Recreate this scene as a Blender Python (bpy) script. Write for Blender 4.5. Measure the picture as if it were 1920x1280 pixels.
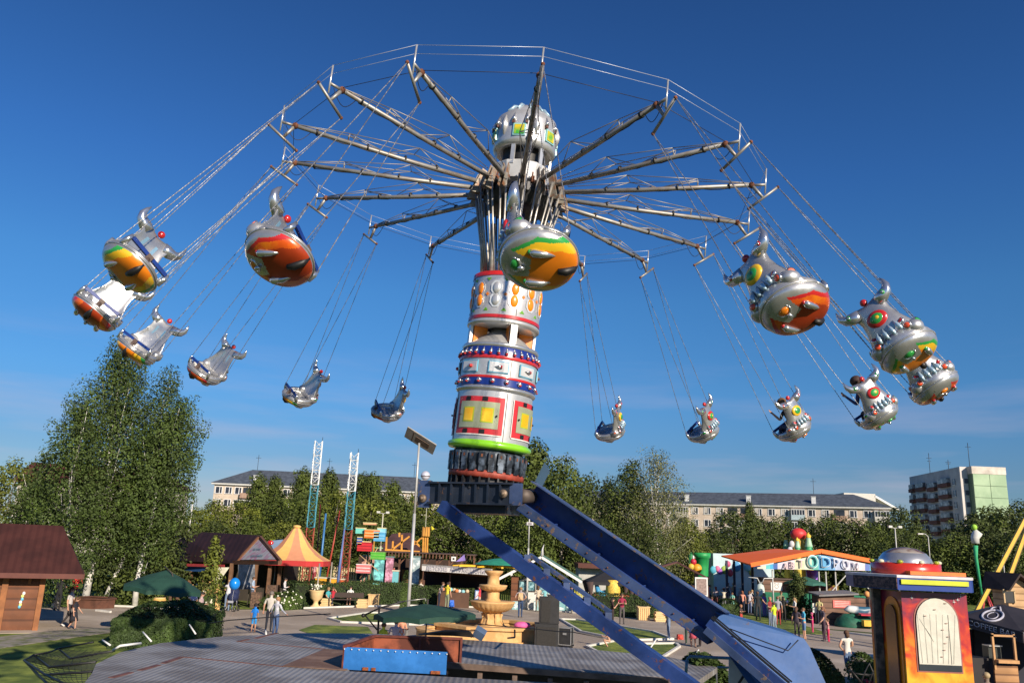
import bpy, math, random
from math import sin, cos, pi, radians as R_, sqrt, atan2
from mathutils import Vector as V, Matrix as MX, noise as NZ

S = bpy.context.scene
COL = S.collection
for o in list(bpy.data.objects):
    bpy.data.objects.remove(o)

# ------------------------------------------------------------------ camera
F = 1534.0            # focal length in pixels of a 1920 wide picture
H = 4.15              # eye height above the ground
UP = V((0.040, -1.0, 0.2498)).normalized()      # world up seen by the lens (x right, y down, z forward)
FY = (V((0, 0, 1)) - UP * UP.z).normalized()
FX = FY.cross(UP)
def W(c):             # lens axes to world axes
    return V((c.dot(FX), c.dot(FY), c.dot(UP) + H))
def D(c):
    return V((c.dot(FX), c.dot(FY), c.dot(UP)))
cam_d = bpy.data.cameras.new('camera')
cam = bpy.data.objects.new('camera', cam_d)
COL.objects.link(cam)
cam_d.sensor_width = 36
cam_d.lens = F / 1920 * 36
cam_d.clip_start = 0.1
cam_d.clip_end = 3000
r, u, b = D(V((1, 0, 0))), D(V((0, -1, 0))), D(V((0, 0, -1)))
cam.matrix_world = MX(((r.x, u.x, b.x, 0), (r.y, u.y, b.y, 0), (r.z, u.z, b.z, H), (0, 0, 0, 1)))
S.camera = cam
def ray(x, y):
    return D(V(((x - 960) / F, (y - 640) / F, 1)))
def G(x, y, z=0.0):   # where the sight line meets a level z
    d = ray(x, y)
    t = (z - H) / d.z
    return V((d.x * t, d.y * t, z))
def at(x, y, dist):   # the point of the sight line at a forward distance
    d = ray(x, y)
    t = dist / d.y
    return V((d.x * t, dist, H + d.z * t))

# ------------------------------------------------------------------ light
SUN_AZ, SUN_EL = 33, 23       # degrees to the right of straight behind the lens; elevation
sd = V((sin(R_(SUN_AZ)) * cos(R_(SUN_EL)), -cos(R_(SUN_AZ)) * cos(R_(SUN_EL)), sin(R_(SUN_EL))))
sun_d = bpy.data.lights.new('sun', 'SUN')
sun_d.energy = 5.0
sun_d.angle = R_(0.53)
sun_d.color = (1.0, 0.87, 0.70)
sun = bpy.data.objects.new('sun', sun_d)
COL.objects.link(sun)
sun.rotation_euler = sd.to_track_quat('Z', 'Y').to_euler()
wd = bpy.data.worlds.new('World')
S.world = wd
wd.use_nodes = True
nt = wd.node_tree
for n in list(nt.nodes):
    nt.nodes.remove(n)
N = nt.nodes.new
L = nt.links.new
sky = N('ShaderNodeTexSky')
sky.sky_type = 'NISHITA'
sky.sun_disc = False
sky.sun_elevation = R_(SUN_EL)
sky.sun_rotation = R_(180 - SUN_AZ)
sky.altitude = 0
sky.air_density = 1.0
sky.dust_density = 0.0
sky.ozone_density = 2.0
hs = N('ShaderNodeHueSaturation')
hs.inputs['Saturation'].default_value = 1.15
hs.inputs['Value'].default_value = 1.0
tc = N('ShaderNodeTexCoord')
mp = N('ShaderNodeMapping')
mp.inputs['Scale'].default_value = (2.0, 2.0, 17)
mp.inputs['Location'].default_value = (0.6, 0.2, 3.1)
cn = N('ShaderNodeTexNoise')
cn.inputs['Scale'].default_value = 1.6
cn.inputs['Detail'].default_value = 7
cn.inputs['Roughness'].default_value = 0.52
cr = N('ShaderNodeValToRGB')
cr.color_ramp.elements[0].position = 0.485
cr.color_ramp.elements[1].position = 0.78
sx = N('ShaderNodeSeparateXYZ')
er = N('ShaderNodeValToRGB')       # clouds only lie low over the horizon
er.color_ramp.elements[0].position = 0.0
er.color_ramp.elements[0].color = (1, 1, 1, 1)
er.color_ramp.elements[1].position = 0.24
er.color_ramp.elements[1].color = (0, 0, 0, 1)
e2 = er.color_ramp.elements.new(0.12)
e2.color = (0.7, 0.7, 0.7, 1)
mu = N('ShaderNodeMath'); mu.operation = 'MULTIPLY'
mu2 = N('ShaderNodeMath'); mu2.operation = 'MULTIPLY'; mu2.inputs[1].default_value = 0.55
mixc = N('ShaderNodeMix'); mixc.data_type = 'RGBA'
mixc.inputs['B'].default_value = (5.2, 4.6, 5.4, 1)
bg = N('ShaderNodeBackground')
bg.inputs['Strength'].default_value = 0.088
out = N('ShaderNodeOutputWorld')
L(sky.outputs[0], hs.inputs['Color'])
L(tc.outputs['Generated'], mp.inputs['Vector']); L(mp.outputs[0], cn.inputs['Vector'])
L(cn.outputs[0], cr.inputs[0]); L(tc.outputs['Generated'], sx.inputs[0]); L(sx.outputs['Z'], er.inputs[0])
L(cr.outputs[0], mu.inputs[0]); L(er.outputs[0], mu.inputs[1]); L(mu.outputs[0], mu2.inputs[0])
L(mu2.outputs[0], mixc.inputs['Factor']); 
tr = N('ShaderNodeValToRGB')      # tint multiplied into the sky colour by elevation
tr.color_ramp.elements[0].position = 0.0
tr.color_ramp.elements[0].color = (.30, .40, .60, 1)
tr.color_ramp.elements[1].position = 0.62
tr.color_ramp.elements[1].color = (.29, .51, .82, 1)
for ps_, c_ in ((.09, (.33, .46, .67)), (.174, (.34, .61, .88)), (.29, (.37, .70, .98)), (.41, (.33, .63, 1.0))):
    e_ = tr.color_ramp.elements.new(ps_); e_.color = (*c_, 1)
ml = N('ShaderNodeMix'); ml.data_type = 'RGBA'; ml.blend_type = 'MULTIPLY'; ml.inputs['Factor'].default_value = 1
L(sx.outputs['Z'], tr.inputs[0]); L(hs.outputs[0], ml.inputs['A']); L(tr.outputs[0], ml.inputs['B']); L(ml.outputs['Result'], mixc.inputs['A'])
L(mixc.outputs['Result'], bg.inputs['Color']); L(bg.outputs[0], out.inputs[0])
S.view_settings.view_transform = 'Standard'
S.view_settings.look = 'None'
S.view_settings.exposure = 0.36
S.view_settings.gamma = 1.0

# ------------------------------------------------------------------ materials
_mc = {}
def mat(col, rough=0.7, metal=0.0, var=0.12, scale=3.0, bump=0.0, bscale=None, emit=0, alpha=1, coat=0, col2=None, det=4):
    key = (tuple(col), rough, metal, var, scale, bump, bscale, emit, alpha, coat, col2, det)
    if key in _mc:
        return _mc[key]
    m = bpy.data.materials.new('mat')
    m.use_nodes = True
    t = m.node_tree
    p = t.nodes['Principled BSDF']
    p.inputs['Roughness'].default_value = rough
    p.inputs['Metallic'].default_value = metal
    if coat:
        p.inputs['Coat Weight'].default_value = coat
        p.inputs['Coat Roughness'].default_value = 0.08
    if alpha < 1:
        p.inputs['Alpha'].default_value = alpha
    if emit:
        p.inputs['Emission Color'].default_value = (*col, 1)
        p.inputs['Emission Strength'].default_value = emit
    c = t.nodes.new('ShaderNodeTexCoord')
    if var or col2:
        n = t.nodes.new('ShaderNodeTexNoise')
        n.inputs['Scale'].default_value = scale
        n.inputs['Detail'].default_value = det
        n.inputs['Roughness'].default_value = 0.6
        t.links.new(c.outputs['Object'], n.inputs['Vector'])
        rp = t.nodes.new('ShaderNodeValToRGB')
        a = [max(0, x * (1 - var)) for x in col]
        bb = list(col2) if col2 else [min(1, x * (1 + var)) for x in col]
        rp.color_ramp.elements[0].position = 0.36 if not col2 else 0.45
        rp.color_ramp.elements[1].position = 0.64
        rp.color_ramp.elements[0].color = (*a, 1)
        rp.color_ramp.elements[1].color = (*bb, 1)
        t.links.new(n.outputs[0], rp.inputs[0])
        t.links.new(rp.outputs[0], p.inputs['Base Color'])
    else:
        p.inputs['Base Color'].default_value = (*col, 1)
    if bump:
        n2 = t.nodes.new('ShaderNodeTexNoise')
        n2.inputs['Scale'].default_value = bscale or scale * 4
        n2.inputs['Detail'].default_value = 3
        t.links.new(c.outputs['Object'], n2.inputs['Vector'])
        bp = t.nodes.new('ShaderNodeBump')
        bp.inputs['Strength'].default_value = bump
        bp.inputs['Distance'].default_value = 0.03
        t.links.new(n2.outputs[0], bp.inputs['Height'])
        t.links.new(bp.outputs[0], p.inputs['Normal'])
    _mc[key] = m
    return m
def wavemat(c1, c2, scale, axis='X', rough=0.6, metal=0, wr=(0.35, 0.5), bump=0.3, dist=0.0, coords='Object', dirt=None):
    key = ('w', tuple(c1), tuple(c2), scale, axis, rough, metal, wr, bump, dist, dirt)
    if key in _mc:
        return _mc[key]
    m = bpy.data.materials.new('mat'); m.use_nodes = True
    t = m.node_tree; p = t.nodes['Principled BSDF']
    p.inputs['Roughness'].default_value = rough; p.inputs['Metallic'].default_value = metal
    c = t.nodes.new('ShaderNodeTexCoord'); w = t.nodes.new('ShaderNodeTexWave')
    w.bands_direction = axis; w.inputs['Scale'].default_value = scale
    w.inputs['Distortion'].default_value = dist
    rp = t.nodes.new('ShaderNodeValToRGB')
    rp.color_ramp.elements[0].position = wr[0]; rp.color_ramp.elements[1].position = wr[1]
    rp.color_ramp.elements[0].color = (*c1, 1); rp.color_ramp.elements[1].color = (*c2, 1)
    t.links.new(c.outputs[coords], w.inputs['Vector']); t.links.new(w.outputs['Fac'], rp.inputs[0])
    n = t.nodes.new('ShaderNodeTexNoise'); n.inputs['Scale'].default_value = 1.3; n.inputs['Detail'].default_value = 5
    t.links.new(c.outputs[coords], n.inputs['Vector'])
    r2 = t.nodes.new('ShaderNodeValToRGB')
    d = dirt or (0.75, 0.75, 0.75)
    r2.color_ramp.elements[0].position = 0.4; r2.color_ramp.elements[0].color = (*d, 1)
    r2.color_ramp.elements[1].position = 0.62; r2.color_ramp.elements[1].color = (1.1, 1.1, 1.1, 1)
    t.links.new(n.outputs[0], r2.inputs[0])
    mx = t.nodes.new('ShaderNodeMix'); mx.data_type = 'RGBA'; mx.blend_type = 'MULTIPLY'; mx.inputs['Factor'].default_value = 1
    t.links.new(rp.outputs[0], mx.inputs['A']); t.links.new(r2.outputs[0], mx.inputs['B'])
    t.links.new(mx.outputs['Result'], p.inputs['Base Color'])
    if bump:
        bp = t.nodes.new('ShaderNodeBump'); bp.inputs['Strength'].default_value = bump; bp.inputs['Distance'].default_value = 0.02
        t.links.new(w.outputs['Fac'], bp.inputs['Height']); t.links.new(bp.outputs[0], p.inputs['Normal'])
    _mc[key] = m
    return m

# ------------------------------------------------------------------ mesh builder
def frame(z, up=V((0, 0, 1))):
    z = V(z).normalized()
    if abs(z.dot(up)) > 0.99:
        up = V((0, 1, 0))
    x = up.cross(z).normalized()
    return x, z.cross(x), z
def basis(o, x, y, z):
    return MX(((x[0], y[0], z[0], o[0]), (x[1], y[1], z[1], o[1]), (x[2], y[2], z[2], o[2]), (0, 0, 0, 1)))
def TR(x=0, y=0, z=0, rz=0, rx=0, ry=0, s=1):
    return MX.Translation((x, y, z)) @ MX.Rotation(rz, 4, 'Z') @ MX.Rotation(ry, 4, 'Y') @ MX.Rotation(rx, 4, 'X') @ MX.Scale(s, 4)
class MB:
    def __init__(s):
        s.v, s.f, s.m, s.s = [], [], [], []
    def add(s, vs, fs, mi=0, sm=False, M=None):
        o = len(s.v)
        s.v += [(M @ V(p)) if M is not None else V(p) for p in vs]
        for i, f in enumerate(fs):
            s.f.append([o + k for k in f])
            s.m.append(mi[i] if isinstance(mi, (list, tuple)) else mi)
            s.s.append(sm)
        return s
    def box(s, c, d, mi=0, M=None, rz=0, taper=1.0):
        x, y, z = d[0] / 2, d[1] / 2, d[2] / 2
        vs = [V((sx * x * (taper if sz > 0 else 1), sy * y * (taper if sz > 0 else 1), sz * z)) for sz in (-1, 1) for sx, sy in ((-1, -1), (1, -1), (1, 1), (-1, 1))]
        T = MX.Translation(c) @ MX.Rotation(rz, 4, 'Z')
        if M is not None:
            T = M @ T
        return s.add(vs, [(3, 2, 1, 0), (4, 5, 6, 7), (0, 1, 5, 4), (1, 2, 6, 5), (2, 3, 7, 6), (3, 0, 4, 7)], mi, False, T)
    def beam(s, p0, p1, w, h, mi=0, up=V((0, 0, 1)), M=None):
        p0, p1 = V(p0), V(p1)
        x, y, z = frame(p1 - p0, up)
        l = (p1 - p0).length
        T = basis((p0 + p1) / 2, x, y, z)
        if M is not None:
            T = M @ T
        return s.box((0, 0, 0), (w, h, l), mi, T)
    def tube(s, p0, p1, r0, r1=None, n=8, mi=0, M=None, cap=True):
        return s.path([p0, p1], [r0, r0 if r1 is None else r1], n, mi, M, cap)
    def path(s, ps, rs, n=8, mi=0, M=None, cap=True):
        ps = [V(p) for p in ps]
        if not isinstance(rs, (list, tuple)):
            rs = [rs] * len(ps)
        vs = []
        x = None
        for i, p in enumerate(ps):
            t = (ps[min(i + 1, len(ps) - 1)] - ps[max(i - 1, 0)]).normalized()
            if x is None:
                x, y, _ = frame(t)
            else:
                x = (x - t * x.dot(t)).normalized(); y = t.cross(x)
            for k in range(n):
                a = 2 * pi * k / n
                vs.append(p + (x * cos(a) + y * sin(a)) * rs[i])
        fs = []
        for i in range(len(ps) - 1):
            for k in range(n):
                a, b2 = i * n + k, i * n + (k + 1) % n
                fs.append((a, b2, b2 + n, a + n))
        if cap:
            fs.append(tuple(range(n))[::-1]); fs.append(tuple((len(ps) - 1) * n + k for k in range(n)))
        return s.add(vs, fs, mi, True, M)
    def lathe(s, prof, n=24, mi=0, M=None, sm=True, a0=0, a1=2 * pi):
        full = abs(a1 - a0 - 2 * pi) < 1e-6
        m = n if full else n + 1
        vs = [V((r * cos(a0 + (a1 - a0) * k / n), r * sin(a0 + (a1 - a0) * k / n), z)) for r, z in prof for k in range(m)]
        fs, ms = [], []
        for i in range(len(prof) - 1):
            for k in range(n):
                k2 = (k + 1) % m
                a, b2 = i * m + k, i * m + k2
                if prof[i][0] < 1e-6:
                    fs.append((a, b2 + m, a + m))
                elif prof[i + 1][0] < 1e-6:
                    fs.append((a, b2, a + m))
                else:
                    fs.append((a, b2, b2 + m, a + m))
                ms.append(mi[i] if isinstance(mi, (list, tuple)) else mi)
        return s.add(vs, fs, ms, sm, M)
    def ball(s, c, r, nu=12, nv=8, mi=0, M=None):
        if not isinstance(r, (list, tuple)):
            r = (r, r, r)
        pr = [(cos(pi * (i / nv - 0.5)), sin(pi * (i / nv - 0.5))) for i in range(nv + 1)]
        pr[0] = (0, -1); pr[-1] = (0, 1)
        T = MX.Translation(c) @ MX.Diagonal((*r, 1))
        if M is not None:
            T = M @ T
        return s.lathe(pr, nu, mi, T)
    def prism(s, poly, z0, z1, mi=0, M=None):
        n = len(poly)
        ar = sum(poly[i][0] * poly[(i + 1) % n][1] - poly[(i + 1) % n][0] * poly[i][1] for i in range(n))
        if ar < 0:
            poly = poly[::-1]
        vs = [V((p[0], p[1], z0)) for p in poly] + [V((p[0], p[1], z1)) for p in poly]
        fs = [tuple(range(n))[::-1], tuple(range(n, 2 * n))] + [(i, (i + 1) % n, (i + 1) % n + n, i + n) for i in range(n)]
        return s.add(vs, fs, mi, False, M)
    def quad(s, a, b2, c, d, mi=0, M=None):
        return s.add([a, b2, c, d], [(0, 1, 2, 3)], mi, False, M)
    def slab(s, pts, th, mi=0):      # thick sheet from a 3-D outline
        nrm = (V(pts[1]) - V(pts[0])).cross(V(pts[2]) - V(pts[0])).normalized() * th
        n = len(pts)
        vs = [V(p) for p in pts] + [V(p) - nrm for p in pts]
        fs = [tuple(range(n)), tuple(range(n, 2 * n))[::-1]] + [(i, i + n, (i + 1) % n + n, (i + 1) % n) for i in range(n)]
        return s.add(vs, fs, mi)
    def mesh(s, name, mats):
        me = bpy.data.meshes.new(name)
        me.from_pydata([tuple(p) for p in s.v], [], s.f)
        for m in (mats if isinstance(mats, (list, tuple)) else [mats]):
            me.materials.append(m)
        me.polygons.foreach_set('material_index', s.m)
        me.polygons.foreach_set('use_smooth', s.s)
        me.update()
        return me
    def build(s, name, mats, parent=None, loc=None):
        o = bpy.data.objects.new(name, s.mesh(name, mats))
        COL.objects.link(o)
        if parent is not None:
            o.parent = parent
        if loc is not None:
            o.location = loc
        return o
def tag(o, label, cat, group=None, kind=None):
    if label: o['label'] = label
    if cat: o['category'] = cat
    if group: o['group'] = group
    if kind: o['kind'] = kind
    return o
def thing(name, label, cat, loc=(0, 0, 0), rz=0, group=None, M=None):
    o = bpy.data.objects.new(name, None)
    COL.objects.link(o)
    if M is not None:
        o.matrix_world = M
    else:
        o.location = loc; o.rotation_euler = (0, 0, rz)
    return tag(o, label, cat, group)
def copy_thing(root, label=None, loc=None, rz=None, M=None, scale=None, group=None, swap=None):
    bykid = {}
    for o in COL.objects:
        if o.parent:
            bykid.setdefault(o.parent.name, []).append(o)
    def rec(o, par):
        c = o.copy(); COL.objects.link(c)
        if par is not None:
            c.parent = par
        for ch in bykid.get(o.name, []):
            rec(ch, c)
        return c
    c = rec(root, None)
    if label: c['label'] = label
    if group: c['group'] = group
    if M is not None:
        c.matrix_world = M
    else:
        if loc is not None: c.location = loc
        if rz is not None: c.rotation_euler = (0, 0, rz)
        if scale is not None: c.scale = scale
    return c
def struct(o):
    o['kind'] = 'structure'
    return o
def text(body, size, M, m, parent, name='lettering', depth=0.006, width=None):
    cu = bpy.data.curves.new('t', 'FONT')
    cu.body = body; cu.size = size; cu.extrude = depth; cu.align_x = 'CENTER'; cu.align_y = 'CENTER'
    cu.resolution_u = 2
    to = bpy.data.objects.new('t', cu); COL.objects.link(to)
    bpy.context.view_layer.update()
    me = bpy.data.meshes.new_from_object(to.evaluated_get(bpy.context.evaluated_depsgraph_get()))
    bpy.data.objects.remove(to); bpy.data.curves.remove(cu)
    if width:
        xs = [v.co.x for v in me.vertices]
        k = width / max(1e-3, max(xs) - min(xs))
        for v in me.vertices: v.co.x *= k
    me.transform(M)
    me.materials.clear(); me.materials.append(m)
    o = bpy.data.objects.new(name, me); COL.objects.link(o)
    if parent is not None: o.parent = parent
    return o

def worn(col, rust=(.16, .06, .03), lim=.66, rough=.45, metal=.1, scale=2.2, dark=.55):
    key = ('worn', tuple(col), rust, lim, rough, scale, dark)
    if key in _mc: return _mc[key]
    m = bpy.data.materials.new('mat'); m.use_nodes = True
    t = m.node_tree; p = t.nodes['Principled BSDF']; p.inputs['Roughness'].default_value = rough; p.inputs['Metallic'].default_value = metal
    c = t.nodes.new('ShaderNodeTexCoord')
    def nz(sc, det, v=None):
        n = t.nodes.new('ShaderNodeTexNoise'); n.inputs['Scale'].default_value = sc; n.inputs['Detail'].default_value = det; n.inputs['Roughness'].default_value = .65
        t.links.new(c.outputs['Object'], n.inputs['Vector']); return n
    def rmp(n, p0, c0, p1, c1):
        r_ = t.nodes.new('ShaderNodeValToRGB'); e = r_.color_ramp.elements; e[0].position = p0; e[1].position = p1; e[0].color = (*c0, 1); e[1].color = (*c1, 1); t.links.new(n.outputs[0], r_.inputs[0]); return r_
    a = rmp(nz(scale * .5, 6), .35, [x * dark for x in col], .68, [min(1, x * 1.25 + .01) for x in col])
    b_ = rmp(nz(scale * 3.0, 9), lim, (0, 0, 0), lim + .05, (1, 1, 1))
    mx = t.nodes.new('ShaderNodeMix'); mx.data_type = 'RGBA'; mx.inputs['B'].default_value = (*rust, 1)
    t.links.new(b_.outputs[0], mx.inputs['Factor']); t.links.new(a.outputs[0], mx.inputs['A']); t.links.new(mx.outputs['Result'], p.inputs['Base Color'])
    bp = t.nodes.new('ShaderNodeBump'); bp.inputs['Strength'].default_value = .25; bp.inputs['Distance'].default_value = .01
    t.links.new(b_.outputs[0], bp.inputs['Height']); t.links.new(bp.outputs[0], p.inputs['Normal'])
    rr = rmp(nz(scale * 1.3, 5), .35, [rough * .7] * 3, .7, [min(1, rough * 1.5)] * 3); t.links.new(rr.outputs[0], p.inputs['Roughness'])
    _mc[key] = m
    return m

# common paints
SILVER = mat((0.62, 0.62, 0.62), 0.28, 0.75, 0.06, 6)
CHROME = mat((0.66, 0.67, 0.68), 0.18, 0.85, 0.05, 4)
STEEL = mat((0.42, 0.40, 0.37), 0.42, 0.6, 0.25, 5, 0, None, 0, 1, 0, (0.52, 0.50, 0.46))
DKSTEEL = mat((0.035, 0.035, 0.04), 0.5, 0.3, 0.4, 4)
RUST = mat((0.16, 0.055, 0.025), 0.85, 0, 0.45, 5)
BLACK = mat((0.012, 0.012, 0.013), 0.5, 0, 0.2)
RED = mat((0.50, 0.02, 0.02), 0.3, 0, 0.08, 3, 0, None, 0, 1, 0.5)
ORANGE = mat((0.80, 0.22, 0.01), 0.35, 0, 0.08, 3, 0, None, 0, 1, 0.5)
YEL = mat((0.80, 0.48, 0.02), 0.3, 0, 0.08, 3, 0, None, 0, 1, 0.5)
GRN = mat((0.03, 0.32, 0.06), 0.3, 0, 0.08, 3, 0, None, 0, 1, 0.5)
BLUE = mat((0.01, 0.03, 0.22), 0.3, 0, 0.1, 3, 0, None, 0, 1, 0.5)
CYAN = mat((0.12, 0.42, 0.60), 0.35, 0, 0.1, 3)
WHITE = mat((0.72, 0.72, 0.70), 0.5, 0, 0.06, 3)

# ================================================================== THE RIDE
RW = 4.5
Cc = V((0.0304, -0.631, 3.471)) * RW
nC = V((0.1143, -1.0, 0.2170)).normalized()
aC = nC.cross(V((0, 0, 1))).normalized()
bC = nC.cross(aC)
CW, nW, aW, bW = W(Cc), D(nC), D(aC), D(bC)
PH = 7.8962
DANG = {0: -.36, 1: -1.12, 2: 1.15, 3: -.26, 4: .15, 5: -.15, 6: .16, 7: 1.83, 8: 0, 9: -2.13, 10: -.65, 11: .29, 12: .97, 13: -.5, 14: .26, 15: 1.25}
def ang(k):
    return PH - k * pi / 8 + R_(DANG[k])
def radial(k):
    return aW * cos(ang(k)) + bW * sin(ang(k))
def wp(k, r, t):       # wheel point: radius r along arm k, t below the wheel plane
    return CW + radial(k) * r - nW * t
# t along the tower for a height in the picture (front of a cylinder of radius r)
def tt(y, r=0.65):
    A = (y - 640) / F
    return (A * (Cc.z - 0.97 * r) - Cc.y + 0.21 * r) / (0.969 + 0.21 * A)
ride = thing('swing_carousel', 'silver swing carousel with tall decorated tower and sixteen arms, lifted on blue lever beams', 'carousel', CW - nW * tt(905))
TOP = ride.matrix_world if False else None
base_loc = CW - nW * tt(905)
# local frame of the tower: z along the axis, x towards the sun side of the front
fx = D(V((1, 0, 0))); fx = (fx - nW * fx.dot(nW)).normalized(); fy = nW.cross(fx)
TM = basis(CW - base_loc, fx, fy, nW)     # z=0 at the wheel plane, minus t downwards
def LM(p): return p - base_loc
def rot(a, M=TM): return M @ MX.Rotation(a, 4, 'Z')
def sec(name, prof, mats, mi=0, n=48, sm=True, par=None):
    mb = MB(); mb.lathe([(r, -t) for r, t in prof], n, mi, TM, sm)
    return mb.build(name, mats, par or ride)
SILV2 = mat((0.60, 0.60, 0.60), 0.33, 0.55, 0.1, 4)
# dome on top
d = sec('dome', [(0, -1.74), (.12, -1.73), (.28, -1.68), (.42, -1.56), (.50, -1.47), (.52, -1.44), (.57, -1.42), (.605, -1.30), (.61, -0.86), (.60, -0.78), (.55, -0.74), (.50, -0.74), (.42, -.78), (.0, -.80)], SILV2)
mb = MB()
for k in range(12):
    T = rot(k * pi / 6 + .1)
    mb.path([V((.2, 0, 1.725)), V((.34, 0, 1.66)), V((.47, 0, 1.53))], [.012, .035, .012], 6, 0, T)
mb.build('dome_rib', mat((.35, .5, .6), .35, .4), d)
for k in range(6):
    T = rot(k * pi / 3 - pi / 2 - .18)
    mb = MB(); mb.box((.612, 0, 1.0), (.03, .24, .24), 0, T); mb.build('panel_frame', mat((.3, .62, .62), .4, .2), d)
    mb = MB(); mb.box((.628, 0, 1.0), (.02, .19, .19), 0, T); mb.build('green_panel', mat((.06, .42, .05), .35, 0, .1, 3, 0, None, 0, 1, 0, (.72, .50, .02)), d)
    for s_ in (-1, 1):
        T2 = rot(k * pi / 3 - pi / 2 - .18 + s_ * .2)
        mb = MB(); mb.path([V((.60, 0, 1.36)), V((.63, 0, 1.24)), V((.64, 0, 1.18))], [.004, .032, .035], 8, 0, T2); mb.build('spike_stud', CHROME, d)
        mb = MB(); mb.box((.63, 0, 1.155), (.05, .05, .05), 0, T2); mb.build('stud_base', mat((.12, .05, .04), .7), d)
    T3 = rot(k * pi / 3 - pi / 2 + .34)
    mb = MB(); mb.path([V((.60, 0, 1.34)), V((.625, 0, 1.15)), V((.62, 0, .94))], [.01, .055, .01], 8, 0, T3); mb.build('petal', SILV2, d)
# dark gap with posts and lower white skirt
core = sec('core', [(.40, -.80), (.40, -.30)], BLACK, n=24)
for k in range(6):
    mb = MB(); mb.box((.53, 0, .58), (.04, .075, .44), 0, rot(k * pi / 3 - .88)); mb.build('post', SILV2, ride)
sec('skirt', [(.44, -.42), (.55, -.44), (.57, -.42), (.50, -.12), (.40, -.08)], mat((.68, .68, .68), .45, .2), n=12, sm=False)
# hub machinery
mb = MB()
mb.lathe([(.0, .02), (.42, .02), (.60, -.02), (.66, -.06), (.66, -.20), (.58, -.26), (.58, -.36), (.48, -.42), (.0, -.44)], 32, 0, TM)
for k in range(24):
    mb.box((.66, 0, -.12), (.06, .05, .16), 0, rot(k * pi / 12))
mb.build('hub', DKSTEEL, ride)
for k in range(16):
    T = rot(k * pi / 8)
    mb = MB(); mb.box((.60, 0, .05), (.10, .05, .12), 0, T)
    mb.tube(V((.6, .0, .08)), V((.6, .0, .2)), .014, None, 6, 0, T)
    mb.build('bolt', RUST, ride)
mb = MB(); mb.lathe([(.16, -.3), (.16, -2.0)], 16, 0, TM); mb.build('inner_mast', BLUE, ride)
# inclined struts in pairs from the brackets down to the tower
tT = tt(507) - .02
for k in range(16):
    rd = radial(k); tg = rd.cross(nW).normalized()
    mb = MB()
    p = [LM(wp(k, .98, .26)), LM(wp(k, .82, -.24)), LM(wp(k, .72, -.20)), LM(wp(k, .80, .26))]
    for s_ in (-.045, .045):
        q = [x + tg * s_ for x in p]
        mb.slab(q, .012)
    br = mb.build('arm_bracket', mat((.45, .42, .36), .6, .3, .3, 8, 0, None, 0, 1, 0, (.30, .14, .07)), ride)
    for s_ in (-.055, .055):
        mb = MB()
        mb.tube(LM(wp(k, .86, -.02)) + tg * s_, LM(wp(k, .40, tT + .3)) + tg * s_ * .6, .020, .020, 8)
        mb.build('strut', STEEL, ride)
    if k % 2 == 0:
        mb = MB(); mb.tube(LM(wp(k, .60, .85)), LM(wp(k, .48, tT + .2)), .042, .042, 10); mb.build('strut_sleeve', STEEL, ride)
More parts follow.
